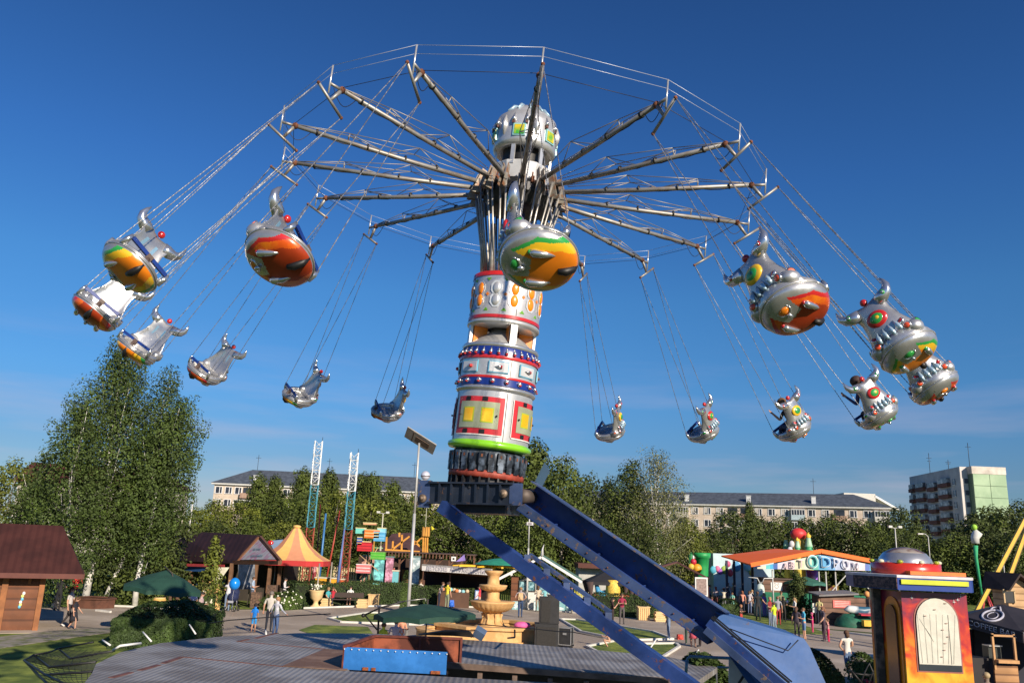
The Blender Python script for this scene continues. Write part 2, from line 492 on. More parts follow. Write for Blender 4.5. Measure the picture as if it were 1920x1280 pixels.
# arms
CHAINTIP = {}
upw = V((0, 0, 1))
ALPHA = R_(35)
LAG = 0.057
SW = {}     # swing direction of every seat
ADJ = {0: (0.2, -0.05), 1: (-0.61, 0.53), 2: (1.43, 0.98), 3: (-0.35, -0.28), 4: (-1.89, 0.4), 5: (0.78, -0.48), 6: (-0.08, -0.28), 7: (-0.13, -2.42), 9: (-0.06, -1.16), 10: (0.5, -2.14), 11: (-0.83, -2.07), 12: (-0.3, -0.66), 13: (0.11, 0.08), 14: (-0.94, 2.31), 15: (-0.82, -1.09)}
WB = mat((.40, .39, .37), .48, .5, .2, 4, 0, None, 0, 1, 0, (.26, .22, .18))
for k in range(16):
    rd = radial(k); tg = rd.cross(nW).normalized()
    arm = MB()
    p0, p1 = LM(wp(k, .55, .02)), LM(wp(k, 4.28, 0))
    arm.path([p0, (p0 + p1) / 2 - nW * .015, p1], [.046, .042, .035], 10)
    arm.tube(p1 - rd * .02, LM(wp(k, RW, 0)), .024, None, 8)
    for r in (1.7, 2.3, 3.0, 3.9):
        arm.tube(LM(wp(k, r, 0)) - rd * .015, LM(wp(k, r, 0)) + rd * .015, .056, None, 10, 1)
    a = arm.build('arm', [WB, BLACK], ride)
    mb = MB()      # truss rods over the arm
    for s_ in (-1, 1):
        q = [LM(wp(k, .95, -.10)) + tg * .03 * s_, LM(wp(k, 2.1, -.20)) + tg * .16 * s_, LM(wp(k, 3.35, -.13)) + tg * .05 * s_, LM(wp(k, 4.3, -.03))]
        for i in range(3):
            mb.tube(q[i], q[i + 1], .0075, None, 5)
        mb.tube(q[1], LM(wp(k, 1.6, 0)), .0075, None, 5); mb.tube(q[1], LM(wp(k, 2.65, 0)), .0075, None, 5)
        mb.tube(q[2], LM(wp(k, 3.35, 0)), .009, None, 5); mb.tube(q[2], LM(wp(k, 2.65, 0)), .0075, None, 5)
    mb.tube(LM(wp(k, 2.1, -.20)) + tg * .16, LM(wp(k, 2.1, -.20)) - tg * .16, .008, None, 5)
    mb.build('truss_rod', WB, a)
    mb = MB()      # hanging cable loop below the arm end
    c0 = LM(wp(k, 4.0, .04))
    mb.path([c0 + rd * (.42 * i / 8) - nW * (.20 * sin(pi * i / 8)) for i in range(9)], .006, 5)
    mb.path([LM(wp(k, .8 + 3.1 * i / 20, .055 + .012 * sin(i * 2.1 + k))) for i in range(21)], .008, 5)
    mb.build('cable', BLACK, a)
    mb = MB(); q = LM(wp(k, RW, 0)); mb.tube(q - nW * .16, q + nW * .30, .014, None, 8)
    mb.build('spike', mat((.6, .6, .6), .3, .6), a)
    # swing direction
    r2 = (rd - upw * rd.z).normalized(); t2 = r2.cross(upw)
    al, lg = ALPHA, LAG
    if k in ADJ: al += R_(ADJ[k][0]); lg += R_(ADJ[k][1])
    out_ = (r2 * cos(lg) + t2 * sin(lg))
    down = (out_ * sin(al) - upw * cos(al)).normalized()
    J = wp(k, 4.27, 0)
    Tc = J + down * .32
    SW[k] = (J, down, Tc, tg)
    mb = MB()
    mb.tube(LM(J), LM(Tc), .034, .024, 8, 0); mb.ball(LM(J), .058, 8, 6, 1)
    tgp = down.cross(tg).normalized()
    mb.tube(LM(Tc) - tgp * .30, LM(Tc) + tgp * .30, .024, None, 8, 0)
    mb.ball(LM(Tc) - tgp * .30, .03, 6, 5, 1); mb.ball(LM(Tc) + tgp * .30, .03, 6, 5, 1)
    mb.build('hanger', [WB, RUST], a)
# ring wires
for (r, t, rr, mm, nm) in ((4.5, -.30, .0042, mat((.55, .6, .7), .4, .3), 'upper_ring_wire'), (4.5, -.16, .0035, mat((.55, .6, .7), .4, .3), 'middle_ring_wire'), (4.30, -.02, .005, DKSTEEL, 'lower_ring_cable')):
    mb = MB()
    for k in range(16):
        mb.tube(LM(wp(k, r, t)), LM(wp((k + 1) % 16, r, t)), rr, None, 5)
    mb.build(nm, mm, ride)
# ---- tower sections
T = tt
sec('collar', [(.30, T(512)), (.64, T(512) - .03), (.655, T(508)), (.655, T(516))], RED)
sec('upper_drum', [(.645, T(512)), (.645, T(596)), (.665, T(598)), (.665, T(603)), (.60, T(606)), (.3, T(606))], SILV2)
sec('drum_stripe', [(.66, T(589)), (.66, T(595))], RED)
FR = -pi / 2 + .02
OVR = mat((.95, .26, .01), .3, 0, .1, 4, 0, None, 0, 1, .5)
for k in range(12):
    a = FR + .23 + k * 2 * pi / 12
    Tm = rot(a)
    zc = -(T(551)); z1 = -(T(539.5)); z2 = -(T(562))
    isg = (k % 4 == 3)
    mb = MB()      # outline plate
    for z in (z1, z2):
        mb.add([V((.646, .115 * cos(q) , z + .145 * sin(q))) for q in [pi * (i + .5) / 4 for i in range(8)]] + [V((.652, .115 * cos(q), z + .145 * sin(q))) for q in [pi * (i + .5) / 4 for i in range(8)]], [tuple(range(8, 16))] + [(i, (i + 1) % 8, (i + 1) % 8 + 8, i + 8) for i in range(8)], 0, False, Tm)
    mb.build('oval_border', mat((.66, .70, .74), .4, .3), ride)
    mb = MB()
    for z in (z1, z2):
        mb.ball((.645, 0, z), (.035, .078, .115), 12, 8, 0, Tm)
    mb.build('oval_lamp', SILV2 if isg else OVR, ride)
    T4 = rot(a + pi / 12)
    mb = MB(); mb.box((.648, 0, 0), (.012, .05, .05), 0, T4 @ MX.Translation((0, 0, zc)) @ MX.Rotation(pi / 4, 4, 'X') @ MX.Translation((0, 0, 0))); mb.build('diamond', ORANGE, ride)
    mb = MB()
    for z, s_ in ((-(T(521)), -1), (-(T(582)), 1)):
        mb.add([V((.652, -.05, z)), V((.652, .05, z)), V((.652, 0, z + .06 * s_))], [(0, 1, 2), (2, 1, 0)], 0, False, T4)
    mb.build('triangle', mat((.25, .62, .06), .4), ride)
# open gallery with posts and cone
sec('gallery_core', [(.18, T(600)), (.24, T(612)), (.46, T(627)), (.60, T(640)), (.62, T(648))], mat((.42, .42, .42), .4, .4, .1))
mb = MB(); mb.lathe([(.2, -T(600)), (.2, -T(645))], 16, 0, TM); mb.build('gallery_mast', BLACK, ride)
for k in range(4):
    a = FR + .33 + k * pi / 2
    mb = MB(); mb.box((.61, 0, -(T(600) + T(645)) / 2), (.05, .12, T(645) - T(600)), 0, rot(a)); mb.build('gallery_post', SILV2, ride)
    mb = MB(); mb.box((.44, 0, -(T(600) + T(645)) / 2), (.26, .012, T(645) - T(600)), 0, rot(a + .12)); mb.box((.44, 0, -(T(600) + T(645)) / 2), (.26, .012, T(645) - T(600)), 0, rot(a - .12)); mb.build('orange_fin', ORANGE, ride)
sec('middle_ring', [(.5, T(641) - .01), (.68, T(641)), (.705, T(645)), (.68, T(649))], SILVER)
sec('spike_band', [(.675, T(649)), (.705, T(657)), (.71, T(667))], BLUE)
sec('stripe', [(.715, T(667) - .01), (.72, T(669)), (.715, T(672))], RED)
sec('middle_drum', [(.70, T(671)), (.70, T(706))], SILV2)
sec('stripe', [(.705, T(704)), (.715, T(706)), (.705, T(708.5))], RED)
sec('stud_band', [(.70, T(708)), (.705, T(722))], BLUE)
sec('lower_ring', [(.68, T(721)), (.72, T(724)), (.72, T(728)), (.685, T(732))], SILVER)
for k in range(32):
    Tm = rot(k * 2 * pi / 32)
    mb = MB()
    mb.path([V((.685, 0, -T(650.5))), V((.715, 0, -T(658))), V((.735, 0, -T(662)))], [.004, .024, .030], 8, 0, Tm)
    mb.ball((.735, 0, -T(663.5)), (.03, .03, .02), 8, 5, 1, Tm)
    mb.build('spike_cone', [CHROME, RED], ride)
for k in range(18):
    Tm = rot(k * 2 * pi / 18 + .1)
    mb = MB()
    mb.ball((.72, 0, -T(714)), (.035, .048, .044), 10, 6, 0, Tm)
    mb.ball((.735, 0, -T(716.5)), (.03, .03, .02), 8, 5, 1, Tm)
    mb.build('round_stud', [CHROME, RED], ride)
for k in range(8):
    a = FR + .02 + k * 2 * pi / 8
    Tm = rot(a)
    mb = MB(); zc = -(T(672) + T(704)) / 2; hh = (T(704) - T(672)) * .68
    mb.box((.702, 0, zc), (.02, .36, hh), 0, Tm); p = mb.build('badge_plate', CYAN, ride)
    mb = MB(); mb.box((.708, 0, zc), (.02, .33, hh - .03), 0, Tm); mb.build('badge', mat((.7, .7, .7), .35, .3), p)
    mb = MB(); mb.path([V((.73, -.07, zc)), V((.74, .0, zc)), V((.74, .035, zc))], [.004, .028, .032], 8, 0, Tm); mb.path([V((.74, .035, zc)), V((.74, .06, zc))], [.034, .03], 8, 1, Tm)
    mb.build('badge_spike', [CHROME, RED], p)
sec('lower_drum', [(.68, T(730)), (.685, T(826))], SILV2)
for k in range(4):
    a = FR - .38 + k * pi / 2
    def arcbox(mb, w0, w1, z0, z1, r, mi=0, n=8):
        vs, fs = [], []
        for i in range(n + 1):
            q = a + w0 + (w1 - w0) * i / n
            for z in (z0, z1):
                vs.append(V((r * cos(q), r * sin(q), z)))
        for i in range(n):
            fs.append((2 * i, 2 * i + 2, 2 * i + 3, 2 * i + 1))
        mb.add(vs, fs, mi, True, TM)
    z0, z1 = -T(814), -T(744)
    mb = MB(); arcbox(mb, -.66, .66, z0, z1, .700); fr = mb.build('door_frame', mat((.55, .03, .04), .35, 0, .08), ride)
    mb = MB(); arcbox(mb, -.68, -.66, z0, z1, .702, 0, 1); arcbox(mb, -.66, .67, z0 - .02, z0, .702)
    mb.build('frame_edge', WHITE, fr)
    mb = MB(); arcbox(mb, -.54, .54, z0 + .10, z1 - .09, .708); mb.build('door_leaf', mat((.42, .45, .30), .4, .3), fr)
    mb = MB()
    for w in (-.30, .16):
        for z in (z0 - .0, z1 - .085):
            arcbox(mb, w - .07, w + .07, z + .008, z + .08, .706, 0, 2)
    mb.build('vent_slot', BLACK, fr)
    for w in (-.25, .25):
        mb = MB(); arcbox(mb, w - .16, w + .16, z0 + .20, z1 - .19, .711, 0); mb.build('panel_border', mat((.40, .50, .03), .4), fr)
        mb = MB(); arcbox(mb, w - .13, w + .13, z0 + .22, z1 - .21, .714, 0); mb.build('yellow_panel', mat((.85, .42, .01), .35, 0, .05, 2, 0, None, 0, 1, 0, (.9, .62, .05)), fr)
    for w in (-.5, .48):
        mb = MB(); q = a + w; mb.ball((.73 * cos(q), .73 * sin(q), (z0 + z1) / 2), .018, 8, 5, 0, TM); mb.build('knob', BLACK, fr)
for k in range(4):
    for (r_, y0, y1) in ((.648, 517, 588), (.702, 672, 704), (.687, 733, 825)):
        mb = MB(); mb.box((r_, 0, -(T(y0) + T(y1)) / 2), (.006, .012, T(y1) - T(y0)), 0, rot(FR + .33 + k * pi / 2)); mb.build('panel_joint', mat((.12, .12, .12), .6), ride)
sec('green_ring', [(.68, T(824)), (.74, T(828)), (.75, T(833)), (.72, T(838)), (.6, T(840))], mat((.22, .58, .02), .3, 0, .06, 3, 0, None, 0, 1, .6))
# machinery under the drum
mb = MB()
mb.lathe([(.5, -T(836)), (.62, -T(842)), (.64, -T(850)), (.64, -T(880)), (.6, -T(884))], 36, 0, TM)
for k in range(26):
    Tm = rot(k * 2 * pi / 26)
    mb.box((.665, 0, -T(857)), (.06, .105, .20), 0, Tm)
    mb.box((.665, .01, -T(874)), (.05, .10, .14), 0, Tm)
    mb.box((.69, 0, -T(853)), (.02, .03, .05), 1, Tm)
mb.build('slewing_bearing', [mat((.05, .065, .09), .45, .5, .5, 6, 0, None, 0, 1, 0, (.16, .20, .26)), RUST], ride)
sec('bearing_ring', [(.60, T(880) - .02), (.67, T(881)), (.67, T(892)), (.6, T(894))], mat((.30, .05, .03), .6, 0, .3, 6))
mb = MB()
mb.lathe([(.58, -T(890)), (.58, -T(916))], 36, 0, TM)
for k in range(26):
    Tm = rot(k * 2 * pi / 26)
    mb.box((.62, 0, -(T(892) + T(916)) / 2), (.09, .03, T(916) - T(892)), 0, Tm)
mb.build('ribbed_base', DKSTEEL, ride)

# ---- bracket and lever beams (their plane runs to the right and a little towards the lens)
BL = worn((.020, .055, .22), lim=.61)
BL2 = worn((.05, .085, .20), (.17, .12, .09), .56)
BL3 = worn((.012, .028, .12), lim=.62)
LD = V((5.3, -1.85, 0)).normalized()      # horizontal direction of the levers
LN = V((-LD.y, LD.x, 0))                  # away from the lens
b0 = CW - nW * tt(926)
def lp(p): return V(p) - base_loc
lx = basis(lp(b0), LD, LN, V((0, 0, 1)))
mb = MB()
for s_ in (-1, 1):
    mb.box((.0, s_ * .62, .0), (1.52, .04, .34), 0, lx)
    mb.box((.0, s_ * .66, .17), (1.52, .12, .03), 0, lx)
    mb.box((.0, s_ * .66, -.17), (1.52, .12, .03), 0, lx)
    for i in range(6):
        mb.box((-.55 + i * .22, s_ * .67, 0), (.03, .08, .31), 0, lx)
mb.box((0, 0, -.02), (1.3, 1.2, .10), 0, lx)
mb.box((.1, 0, -.20), (.9, .8, .22), 0, lx)
mb.build('base_frame', worn((.014, .022, .042), (.10, .055, .035), .60), ride)
for (x, y, z, w, h_) in ((-.86, -.6, -.02, .22, .46), (-.86, .6, -.02, .22, .46), (.80, -.6, .0, .2, .36)):
    mb = MB(); mb.box((x, y, z), (w, .10, h_), 0, lx); mb.build('pivot_plate', BL2, ride)
for (x, y, z) in ((-.86, -.66, -.10), (.62, -.70, .0)):
    mb = MB(); mb.tube(V((x, y, z)), V((x, y - .05, z)), .07, .07, 12, 0, lx); mb.tube(V((x, y - .05, z)), V((x, y - .09, z)), .035, .035, 6, 0, lx); mb.build('pivot_pin', mat((.2, .15, .11), .6, .5, .3), ride)
# lower (front-left) link: solid box beam
yb = b0.y
a0 = at(828, 948, yb - .55); a1 = at(1340, 1318, yb - .55 - 2.05)
mb = MB()
mb.beam(lp(a0), lp(a1), .16, .20, 0)
mid = a0 + (a1 - a0) * .36; m2 = a0 + (a1 - a0) * .66
ofs = V((.04, .10, .20))
mb.beam(lp(mid + ofs), lp(m2 + ofs), .10, .05, 1)
mb.beam(lp(mid + ofs + V((0, .14, 0))), lp(m2 + ofs + V((0, .14, 0))), .05, .05, 1)
for i in range(5):
    q = mid + (m2 - mid) * (i / 4)
    mb.box(lp(q + V((0, .10, .14))), (.10, .20, .12), 1)
mb.build('lower_lever', [BL, BL2], ride)
# upper lever: open channel, front plate low, back plate tall with a lip
u0 = at(992, 926, yb - .35); u1 = at(1350, 1171, yb - 1.80)
ud = (u1 - u0).normalized()
un = (ud.cross(V((0, 0, 1)))).normalized()        # towards the lens
if un.y > 0: un = -un
uv = un.cross(ud).normalized()
if uv.z < 0: uv = -uv
Lu = (u1 - u0).length
def uc(a, n_, v_): return lp(u0 + ud * a + un * n_ + uv * v_)
mb = MB()
def plate(n0, v0, n1, v1, a0_=0.0, a1_=Lu, th=.02, mi=0):
    e = [uc(a0_, n0, v0), uc(a1_, n0, v0), uc(a1_, n1, v1), uc(a0_, n1, v1)]
    mb.slab(e, th, mi)
plate(.14, -.30, .14, -.16, mi=1)           # front flange
plate(.14, -.30, -.22, -.30)               # floor
plate(-.22, -.30, -.22, .19, -.05, mi=0)   # back web
plate(-.22, .19, .10, .21, -.05, mi=1)      # lip
plate(.14, -.16, .09, -.155)               # inner lip of the front flange

for f_ in (.18, .42, .66, .9):
    mb.slab([uc(Lu * f_, .12, -.29), uc(Lu * f_, -.21, -.29), uc(Lu * f_, -.21, -.16), uc(Lu * f_, .12, -.20)], .02)
mb.build('upper_lever', [BL, BL2, BL3], ride)
mb = MB()
fin_ = [at(1003, 902, yb - .1), at(1021, 866, yb - .1), at(1031, 884, yb - .1), at(1016, 912, yb - .1)]
mb.slab([lp(p) for p in fin_], .05); mb.build('lever_fin', mat((.03, .07, .12), .4, .3), ride)
mb = MB(); c_ = uc(.0, .10, -.05); mb.tube(c_ - un * .25, c_ + un * .16, .12, .12, 14); mb.build('lever_hinge', mat((.10, .08, .07), .6, .4), ride)
for i in range(9):
    mb = MB(); c_ = uc(Lu * (.06 + i * .11), .15, -.23); mb.tube(c_, c_ + un * .015, .012, None, 6); mb.build('flange_bolt', RUST, ride)
# wide lower housing at the foot of the upper lever
g = [at(1338, 1166, yb - 1.8), at(1352, 1150, yb - 1.8), at(1506, 1196, yb - 2.0), at(1517, 1212, yb - 2.05), at(1556, 1300, yb - 2.3), at(1440, 1310, yb - 2.3)]
mb = MB(); mb.slab([lp(p) for p in g], .04, 0)
mb.slab([lp(p + V((-.05, .62, .05))) for p in g], .04, 0)
mb.slab([lp(g[1]), lp(g[2]), lp(g[2] + V((-.05, .6, .05))), lp(g[1] + V((-.05, .6, .05)))], .03, 0)
mb.build('lever_housing', worn((.035, .105, .29), (.13, .07, .04), .63, .5, .0, 1.6, .75), ride)
# rail under the housing, continuing the front flange
w0 = at(1328, 1166, yb - 1.98); w1 = at(1474, 1290, yb - 2.45)
mb = MB(); mb.beam(lp(w0), lp(w1), .08, .11, 0); mb.beam(lp(w0 + V((.05, 0, .075))), lp(w1 + V((.05, 0, .075))), .03, .03, 2); mb.beam(lp(w0 + V((.085, 0, .09))), lp(w1 + V((.085, 0, .09))), .02, .02, 2)
mb.beam(lp(w0 + V((-.05, -.03, -.10))), lp(w1 + V((-.05, -.03, -.10))), .07, .10, 1)
mb.build('guide_rail', [BL, BL2, BLACK], ride)
mb = MB(); hp_ = [at(1366, 1177, yb - 2.0), at(1475, 1218, yb - 2.1), at(1494, 1198, yb - 2.1)]
mb.path([lp(p + V((0, -.06, 0))) for p in hp_], .009, 6); mb.build('hydraulic_hose', BLACK, ride)

# ================================================================== SEATS
PODSILV = worn((.50, .50, .50), (.32, .30, .28), .64, .30, .7, 3.0, .85)
def seat_mesh_parts(root, sch):
    M_main = PODSILV
    c_edge, c_band, c_in = ((GRN, YEL, ORANGE) if sch else (RED, mat((.72, .10, .01), .3, 0, .1, 3, 0, None, 0, 1, .5, (.80, .22, .01)), mat((.35, .04, .01), .35, 0, .15)))
    tipc = GRN if sch else RED
    # hull: lower shell, pattern painted by region
    mb = MB()
    NT, NP = 120, 40
    RX, RY, RZ = .42, .45, .20
    def hp(i, j):
        ph = (pi / 2) * (j / NP)
        a = 2 * pi * i / NT
        rr = sin(ph) ** .9
        return V((RX * rr * cos(a), RY * rr * sin(a) + .03 * cos(ph), -RZ * cos(ph) ** .8 if j < NP else 0))
    vs = [hp(i, j) for j in range(NP + 1) for i in range(NT)]
    fs, ms = [], []
    for j in range(NP):
        for i in range(NT):
            a, b2 = j * NT + i, j * NT + (i + 1) % NT
            f = (a, b2, b2 + NT, a + NT)
            c = (vs[f[0]] + vs[f[1]] + vs[f[2]] + vs[f[3]]) / 4
            y = c.y + .40
            w = abs(c.x) - (0.10 + .27 * max(0, min(1, y / .34)) ** .8 - .35 * max(0, c.y - .24))
            m = 0
            if y > 0 and c.z < -.035:
                if w < -.13: m = 3
                elif w < -.045: m = 2
                elif w < 0: m = 1
            if c.y < -.10 and abs(c.x) < .12 + .2 * max(0, -c.y - .10): m = 0
            fs.append(f[::-1]); ms.append(m)
    mb.add(vs, fs, ms, True)
    mb.path([V((.425 * cos(q), .455 * sin(q), .0)) for q in [2 * pi * i / 40 for i in range(41)]], .014, 6, 0)
    mb.build('hull', [M_main, c_edge, c_band, c_in], root)
    for s_ in (-1, 1):
        mb = MB()
        p = [V((s_ * .20, -.12, -.166)), V((s_ * .205, -.08, -.195)), V((s_ * .20, .06, -.193)), V((s_ * .18, .19, -.160))]
        mb.path(p, [.036, .048, .038, .006], 10, 0)
        f = mb.build('fin', CHROME, root)
        mb = MB(); mb.ball(p[0] + V((0, -.012, .0)), (.036, .024, .036), 10, 6); mb.build('fin_tip', tipc, f)
    mb = MB()
    mb.path([V((.085 * cos(q), -.27 + .06 * sin(q), -.155 - .06 * sin(q) * .6)) for q in [2 * pi * i / 18 for i in range(19)]], .016, 6, 0)
    mb.ball((0, -.20, -.215), (.03, .045, .03), 8, 6, 0)
    nz = mb.build('tail_ring', CHROME, root)
    mb = MB(); mb.ball((0, -.262, -.155), (.082, .066, .036), 12, 6); mb.build('ring_centre', tipc if sch else ORANGE, nz)
    mb = MB(); mb.path([V((0, .22, -.20)), V((0, .31, -.19)), V((0, .39, -.13)), V((0, .43, -.03))], [.035, .05, .045, .03], 8, 0)
    mb.build('foot_rest', BLACK, root)
    # cowl: upper side shell
    mb = MB(); NT = 48
    prof = [(1.0, 0.0), (1.015, .25), (1.0, .6), (.94, .92), (.86, 1.0), (.79, .9), (.74, .5), (.70, .1), (.45, .04), (0.0, .04)]
    vs = []
    for (r, h) in prof:
        for i in range(NT):
            a = 2 * pi * i / NT
            k = (1 - sin(a)) / 2
            hc = .06 + .13 * k ** 1.3
            if h <= .04: z = .015
            else: z = hc * h
            vs.append(V((.42 * r * cos(a), .45 * r * sin(a), z)))
    fs = []
    for j in range(len(prof) - 1):
        for i in range(NT):
            a, b2 = j * NT + i, j * NT + (i + 1) % NT
            fs.append((a, b2, b2 + NT, a + NT))
    mb.add(vs, fs, 0, True); mb.build('cowl', M_main, root)
    # backrest torso
    mb = MB(); NR = 20
    prof = [(0.0, .36, .11, -.22), (.12, .34, .12, -.25), (.24, .285, .11, -.285), (.36, .235, .09, -.30), (.48, .21, .08, -.305), (.58, .225, .07, -.31), (.65, .24, .055, -.32), (.68, .19, .03, -.325)]
    vs = []
    for (z, w, d_, y) in prof:
        for i in range(NR):
            a = 2 * pi * i / NR
            ca, sa = cos(a), sin(a)
            vs.append(V((w * (abs(ca) ** .75) * (1 if ca > 0 else -1), y + d_ * sa * (1.0 if sa < 0 else .35) + .10 * abs(ca) ** 3 * (1 - z), z - (.05 * (1 - abs(ca)) if z > .6 else 0))))
    fs = [tuple(range(NR))[::-1], tuple((len(prof) - 1) * NR + k for k in range(NR))]
    for j in range(len(prof) - 1):
        for i in range(NR):
            a, b2 = j * NR + i, j * NR + (i + 1) % NR
            fs.append((a, b2, b2 + NR, a + NR))
    mb.add(vs, fs, 0, True); mb.build('backrest', M_main, root)
    # seat back panel seen from the front (pale blue shading strips)
    mb = MB()
    for s_ in (-1, 1):
        mb.slab([V((s_ * .07, -.268, .10)), V((s_ * .12, -.262, .10)), V((s_ * .10, -.276, .52)), V((s_ * .06, -.279, .52))][::s_], .004)
    mb.build('back_stripe', mat((.30, .50, .62), .3, .5), root)
    for s_ in (-1, 1):
        mb = MB()
        mb.path([V((s_ * .14, -.32, .59)), V((s_ * .24, -.325, .615)), V((s_ * .315, -.33, .645)), V((s_ * .350, -.33, .70)), V((s_ * .352, -.32, .76)), V((s_ * .345, -.31, .82))], [.08, .075, .062, .048, .028, .005], 10, 0)
        h = mb.build('horn', CHROME, root)
        mb = MB(); mb.ball((s_ * .26, -.385, .625), (.034, .02, .034), 10, 6, 0); mb.ball((s_ * .26, -.40, .625), (.018, .012, .018), 8, 5, 1)
        mb.build('horn_stud', [tipc, CHROME], h)
    mb = MB(); mb.ball((0, -.32, .69), (.05, .045, .045), 10, 7); mb.build('crown_knob', RED, root)
    # eye on the back
    mb = MB(); mb.ball((0, -.385, .40), (.135, .045, .105), 18, 8, 0); e = mb.build('eye_ring', RED if sch else YEL, root)
    mb = MB(); mb.ball((0, -.405, .40), (.092, .036, .070), 16, 8, 0); mb.build('iris', GRN, e)
    mb = MB(); mb.ball((0.012, -.428, .40), (.036, .016, .03), 10, 6, 0); mb.build('pupil', YEL if sch else mat((.01, .12, .1), .3), e)
    mb = MB()
    for i in range(4):
        x = -.12 + i * .08
        mb.path([V((x, -.385, .26)), V((x * 1.15, -.42, .18)), V((x * 1.25, -.435, .11))], [.010, .030, .022], 8)
    mb.build('teeth', mat((.45, .62, .74), .25, .4), root)
    # studs on the hips
    cs = [(RED, (.215, -.385, .27), .052), (mat((.75, .09, .03), .3, 0, .05, 3, 0, None, 0, 1, .5), (.245, -.405, .15), .056), (GRN if sch else mat((.7, .2, .12), .3), (.385, -.285, .16), .060)]
    for s_ in (-1, 1):
        mb = MB(); mb.ball((s_ * .30, -.25, .12), (.12, .14, .11), 14, 10); hp_ = mb.build('hip', M_main, root)
        for (c, p, rr) in cs:
            mb = MB()
            q = V((s_ * p[0], p[1], p[2])); nrm = (q - V((s_ * .26, -.22, .17))).normalized()
            x, y, z = frame(nrm)
            T = basis(q, x, y, z)
            mb.lathe([(rr * 1.05, -.02), (rr * 1.1, .005), (rr * .85, .012)], 14, 0, T); mb.ball((0, 0, .006), (rr * .8, rr * .8, .016), 12, 6, 1, T)
            mb.build('stud', [CHROME, c], hp_)
    # lap bar with posts and belt
    mb = MB(); mb.beam(V((-.33, .30, .17)), V((.33, .30, .17)), .045, .055, 0); lb = mb.build('lap_bar', mat((.01, .035, .20), .35), root)
    mb = MB(); mb.box((0, .325, .13), (.09, .04, .12)); mb.tube(V((0, .33, .12)), V((0, .43, -.02)), .03, .03, 8); mb.build('latch', mat((.10, .07, .06), .6), lb)
    for s_ in (-1, 1):
        mb = MB(); mb.path([V((s_ * .35, .24, .02)), V((s_ * .36, .28, .12)), V((s_ * .355, .30, .20))], [.05, .04, .022], 8); mb.build('bar_post', CHROME, root)
def grow_back(root):
    names = ('backrest', 'back_stripe', 'horn', 'horn_stud', 'crown_knob', 'eye_ring', 'iris', 'pupil', 'teeth')
    for o in COL.objects:
        p = o.parent
        if o.type == 'MESH' and (p == root or (p and p.parent == root)) and o.name.split('.')[0] in names:
            o.data.transform(MX.Diagonal((1.14, 1.06, 1.24, 1)))
def chain(p0, p1):
    mb = MB(); n = int((p1 - p0).length / .032)
    mb.path([p0 + (p1 - p0) * (i / n) for i in range(n + 1)], [.0042 if i % 2 else .0098 for i in range(n + 1)], 5, 0)
    return mb
CH = mat((.28, .28, .29), .45, .6, .3, 9, 0, None, 0, 1, 0, (.5, .5, .5))
LBL = {
 0: 'silver monster gondola with yellow hull flying nearest, in front of the tower',
 1: 'silver monster gondola with orange red hull flying high, left of the tower',
 2: 'silver monster gondola with green and yellow striped hull, top of the left cluster',
 3: 'empty silver monster gondola with red hull stripe, leftmost of all the flying seats',
 4: 'empty silver monster gondola with red knobs flying just over the top of the tall birch',
 5: 'empty silver monster gondola right of the birch top, above the dark far roof',
 6: 'empty silver monster gondola over the pink cloud, midway between birch and solar lamp',
 7: 'empty silver monster gondola hanging just left of the tower, over the solar panel lamp',
 8: 'silver monster gondola hidden behind the carousel tower',
 9: 'small far silver monster gondola with red hull, first right of the tower',
 10: 'small far silver monster gondola with green hull, second one right of the tower',
 11: 'silver monster gondola with a green eye carrying the boy in dark clothes',
 12: 'silver monster gondola with a red ringed eye carrying the dark haired rider',
 13: 'silver monster gondola with red studded hull, rightmost of all, partly hidden',
 14: 'silver monster gondola with red ringed eye, green studs and yellow hull at the right',
 15: 'large silver monster gondola with yellow eye and orange red hull, seen from below'}
SEATM = {}
protos = {}
for k in range(16):
    J, down, Tc, tg = SW[k]
    fwd = nW.cross(radial(k)).normalized()
    zz = -down
    yy = (fwd - zz * fwd.dot(zz)).normalized()
    xx = yy.cross(zz)
    org = J + down * 4.45
    SEATM[k] = basis(org, xx, yy, zz)
    M = SEATM[k] @ MX.Scale(.86, 4)
    sch = 1 if k % 2 == 0 else 0
    if sch not in protos:
        t = thing('carousel_gondola', LBL[k], 'gondola', M=M, group='silver monster chairs on chains')
        seat_mesh_parts(t, sch); grow_back(t); protos[sch] = t
    else:
        t = copy_thing(protos[sch], LBL[k], M=M)
        for o in [c for c in COL.objects if c.parent == t and c.name.startswith('chain')]:
            bpy.data.objects.remove(o)
    Mi = M.inverted()
    t0 = Mi @ Tc
    for sx_ in (-1, 1):
        e0 = Mi @ (Tc + down.cross(tg).normalized() * .30)
        e1 = Mi @ (Tc - down.cross(tg).normalized() * .30)
        e = e0 if (e0.x * sx_ > e1.x * sx_) else e1
        for ye in (.30, -.26):
            chain(e, V((sx_ * .355, ye, .20 if ye > 0 else .18))).build('chain', CH, t)

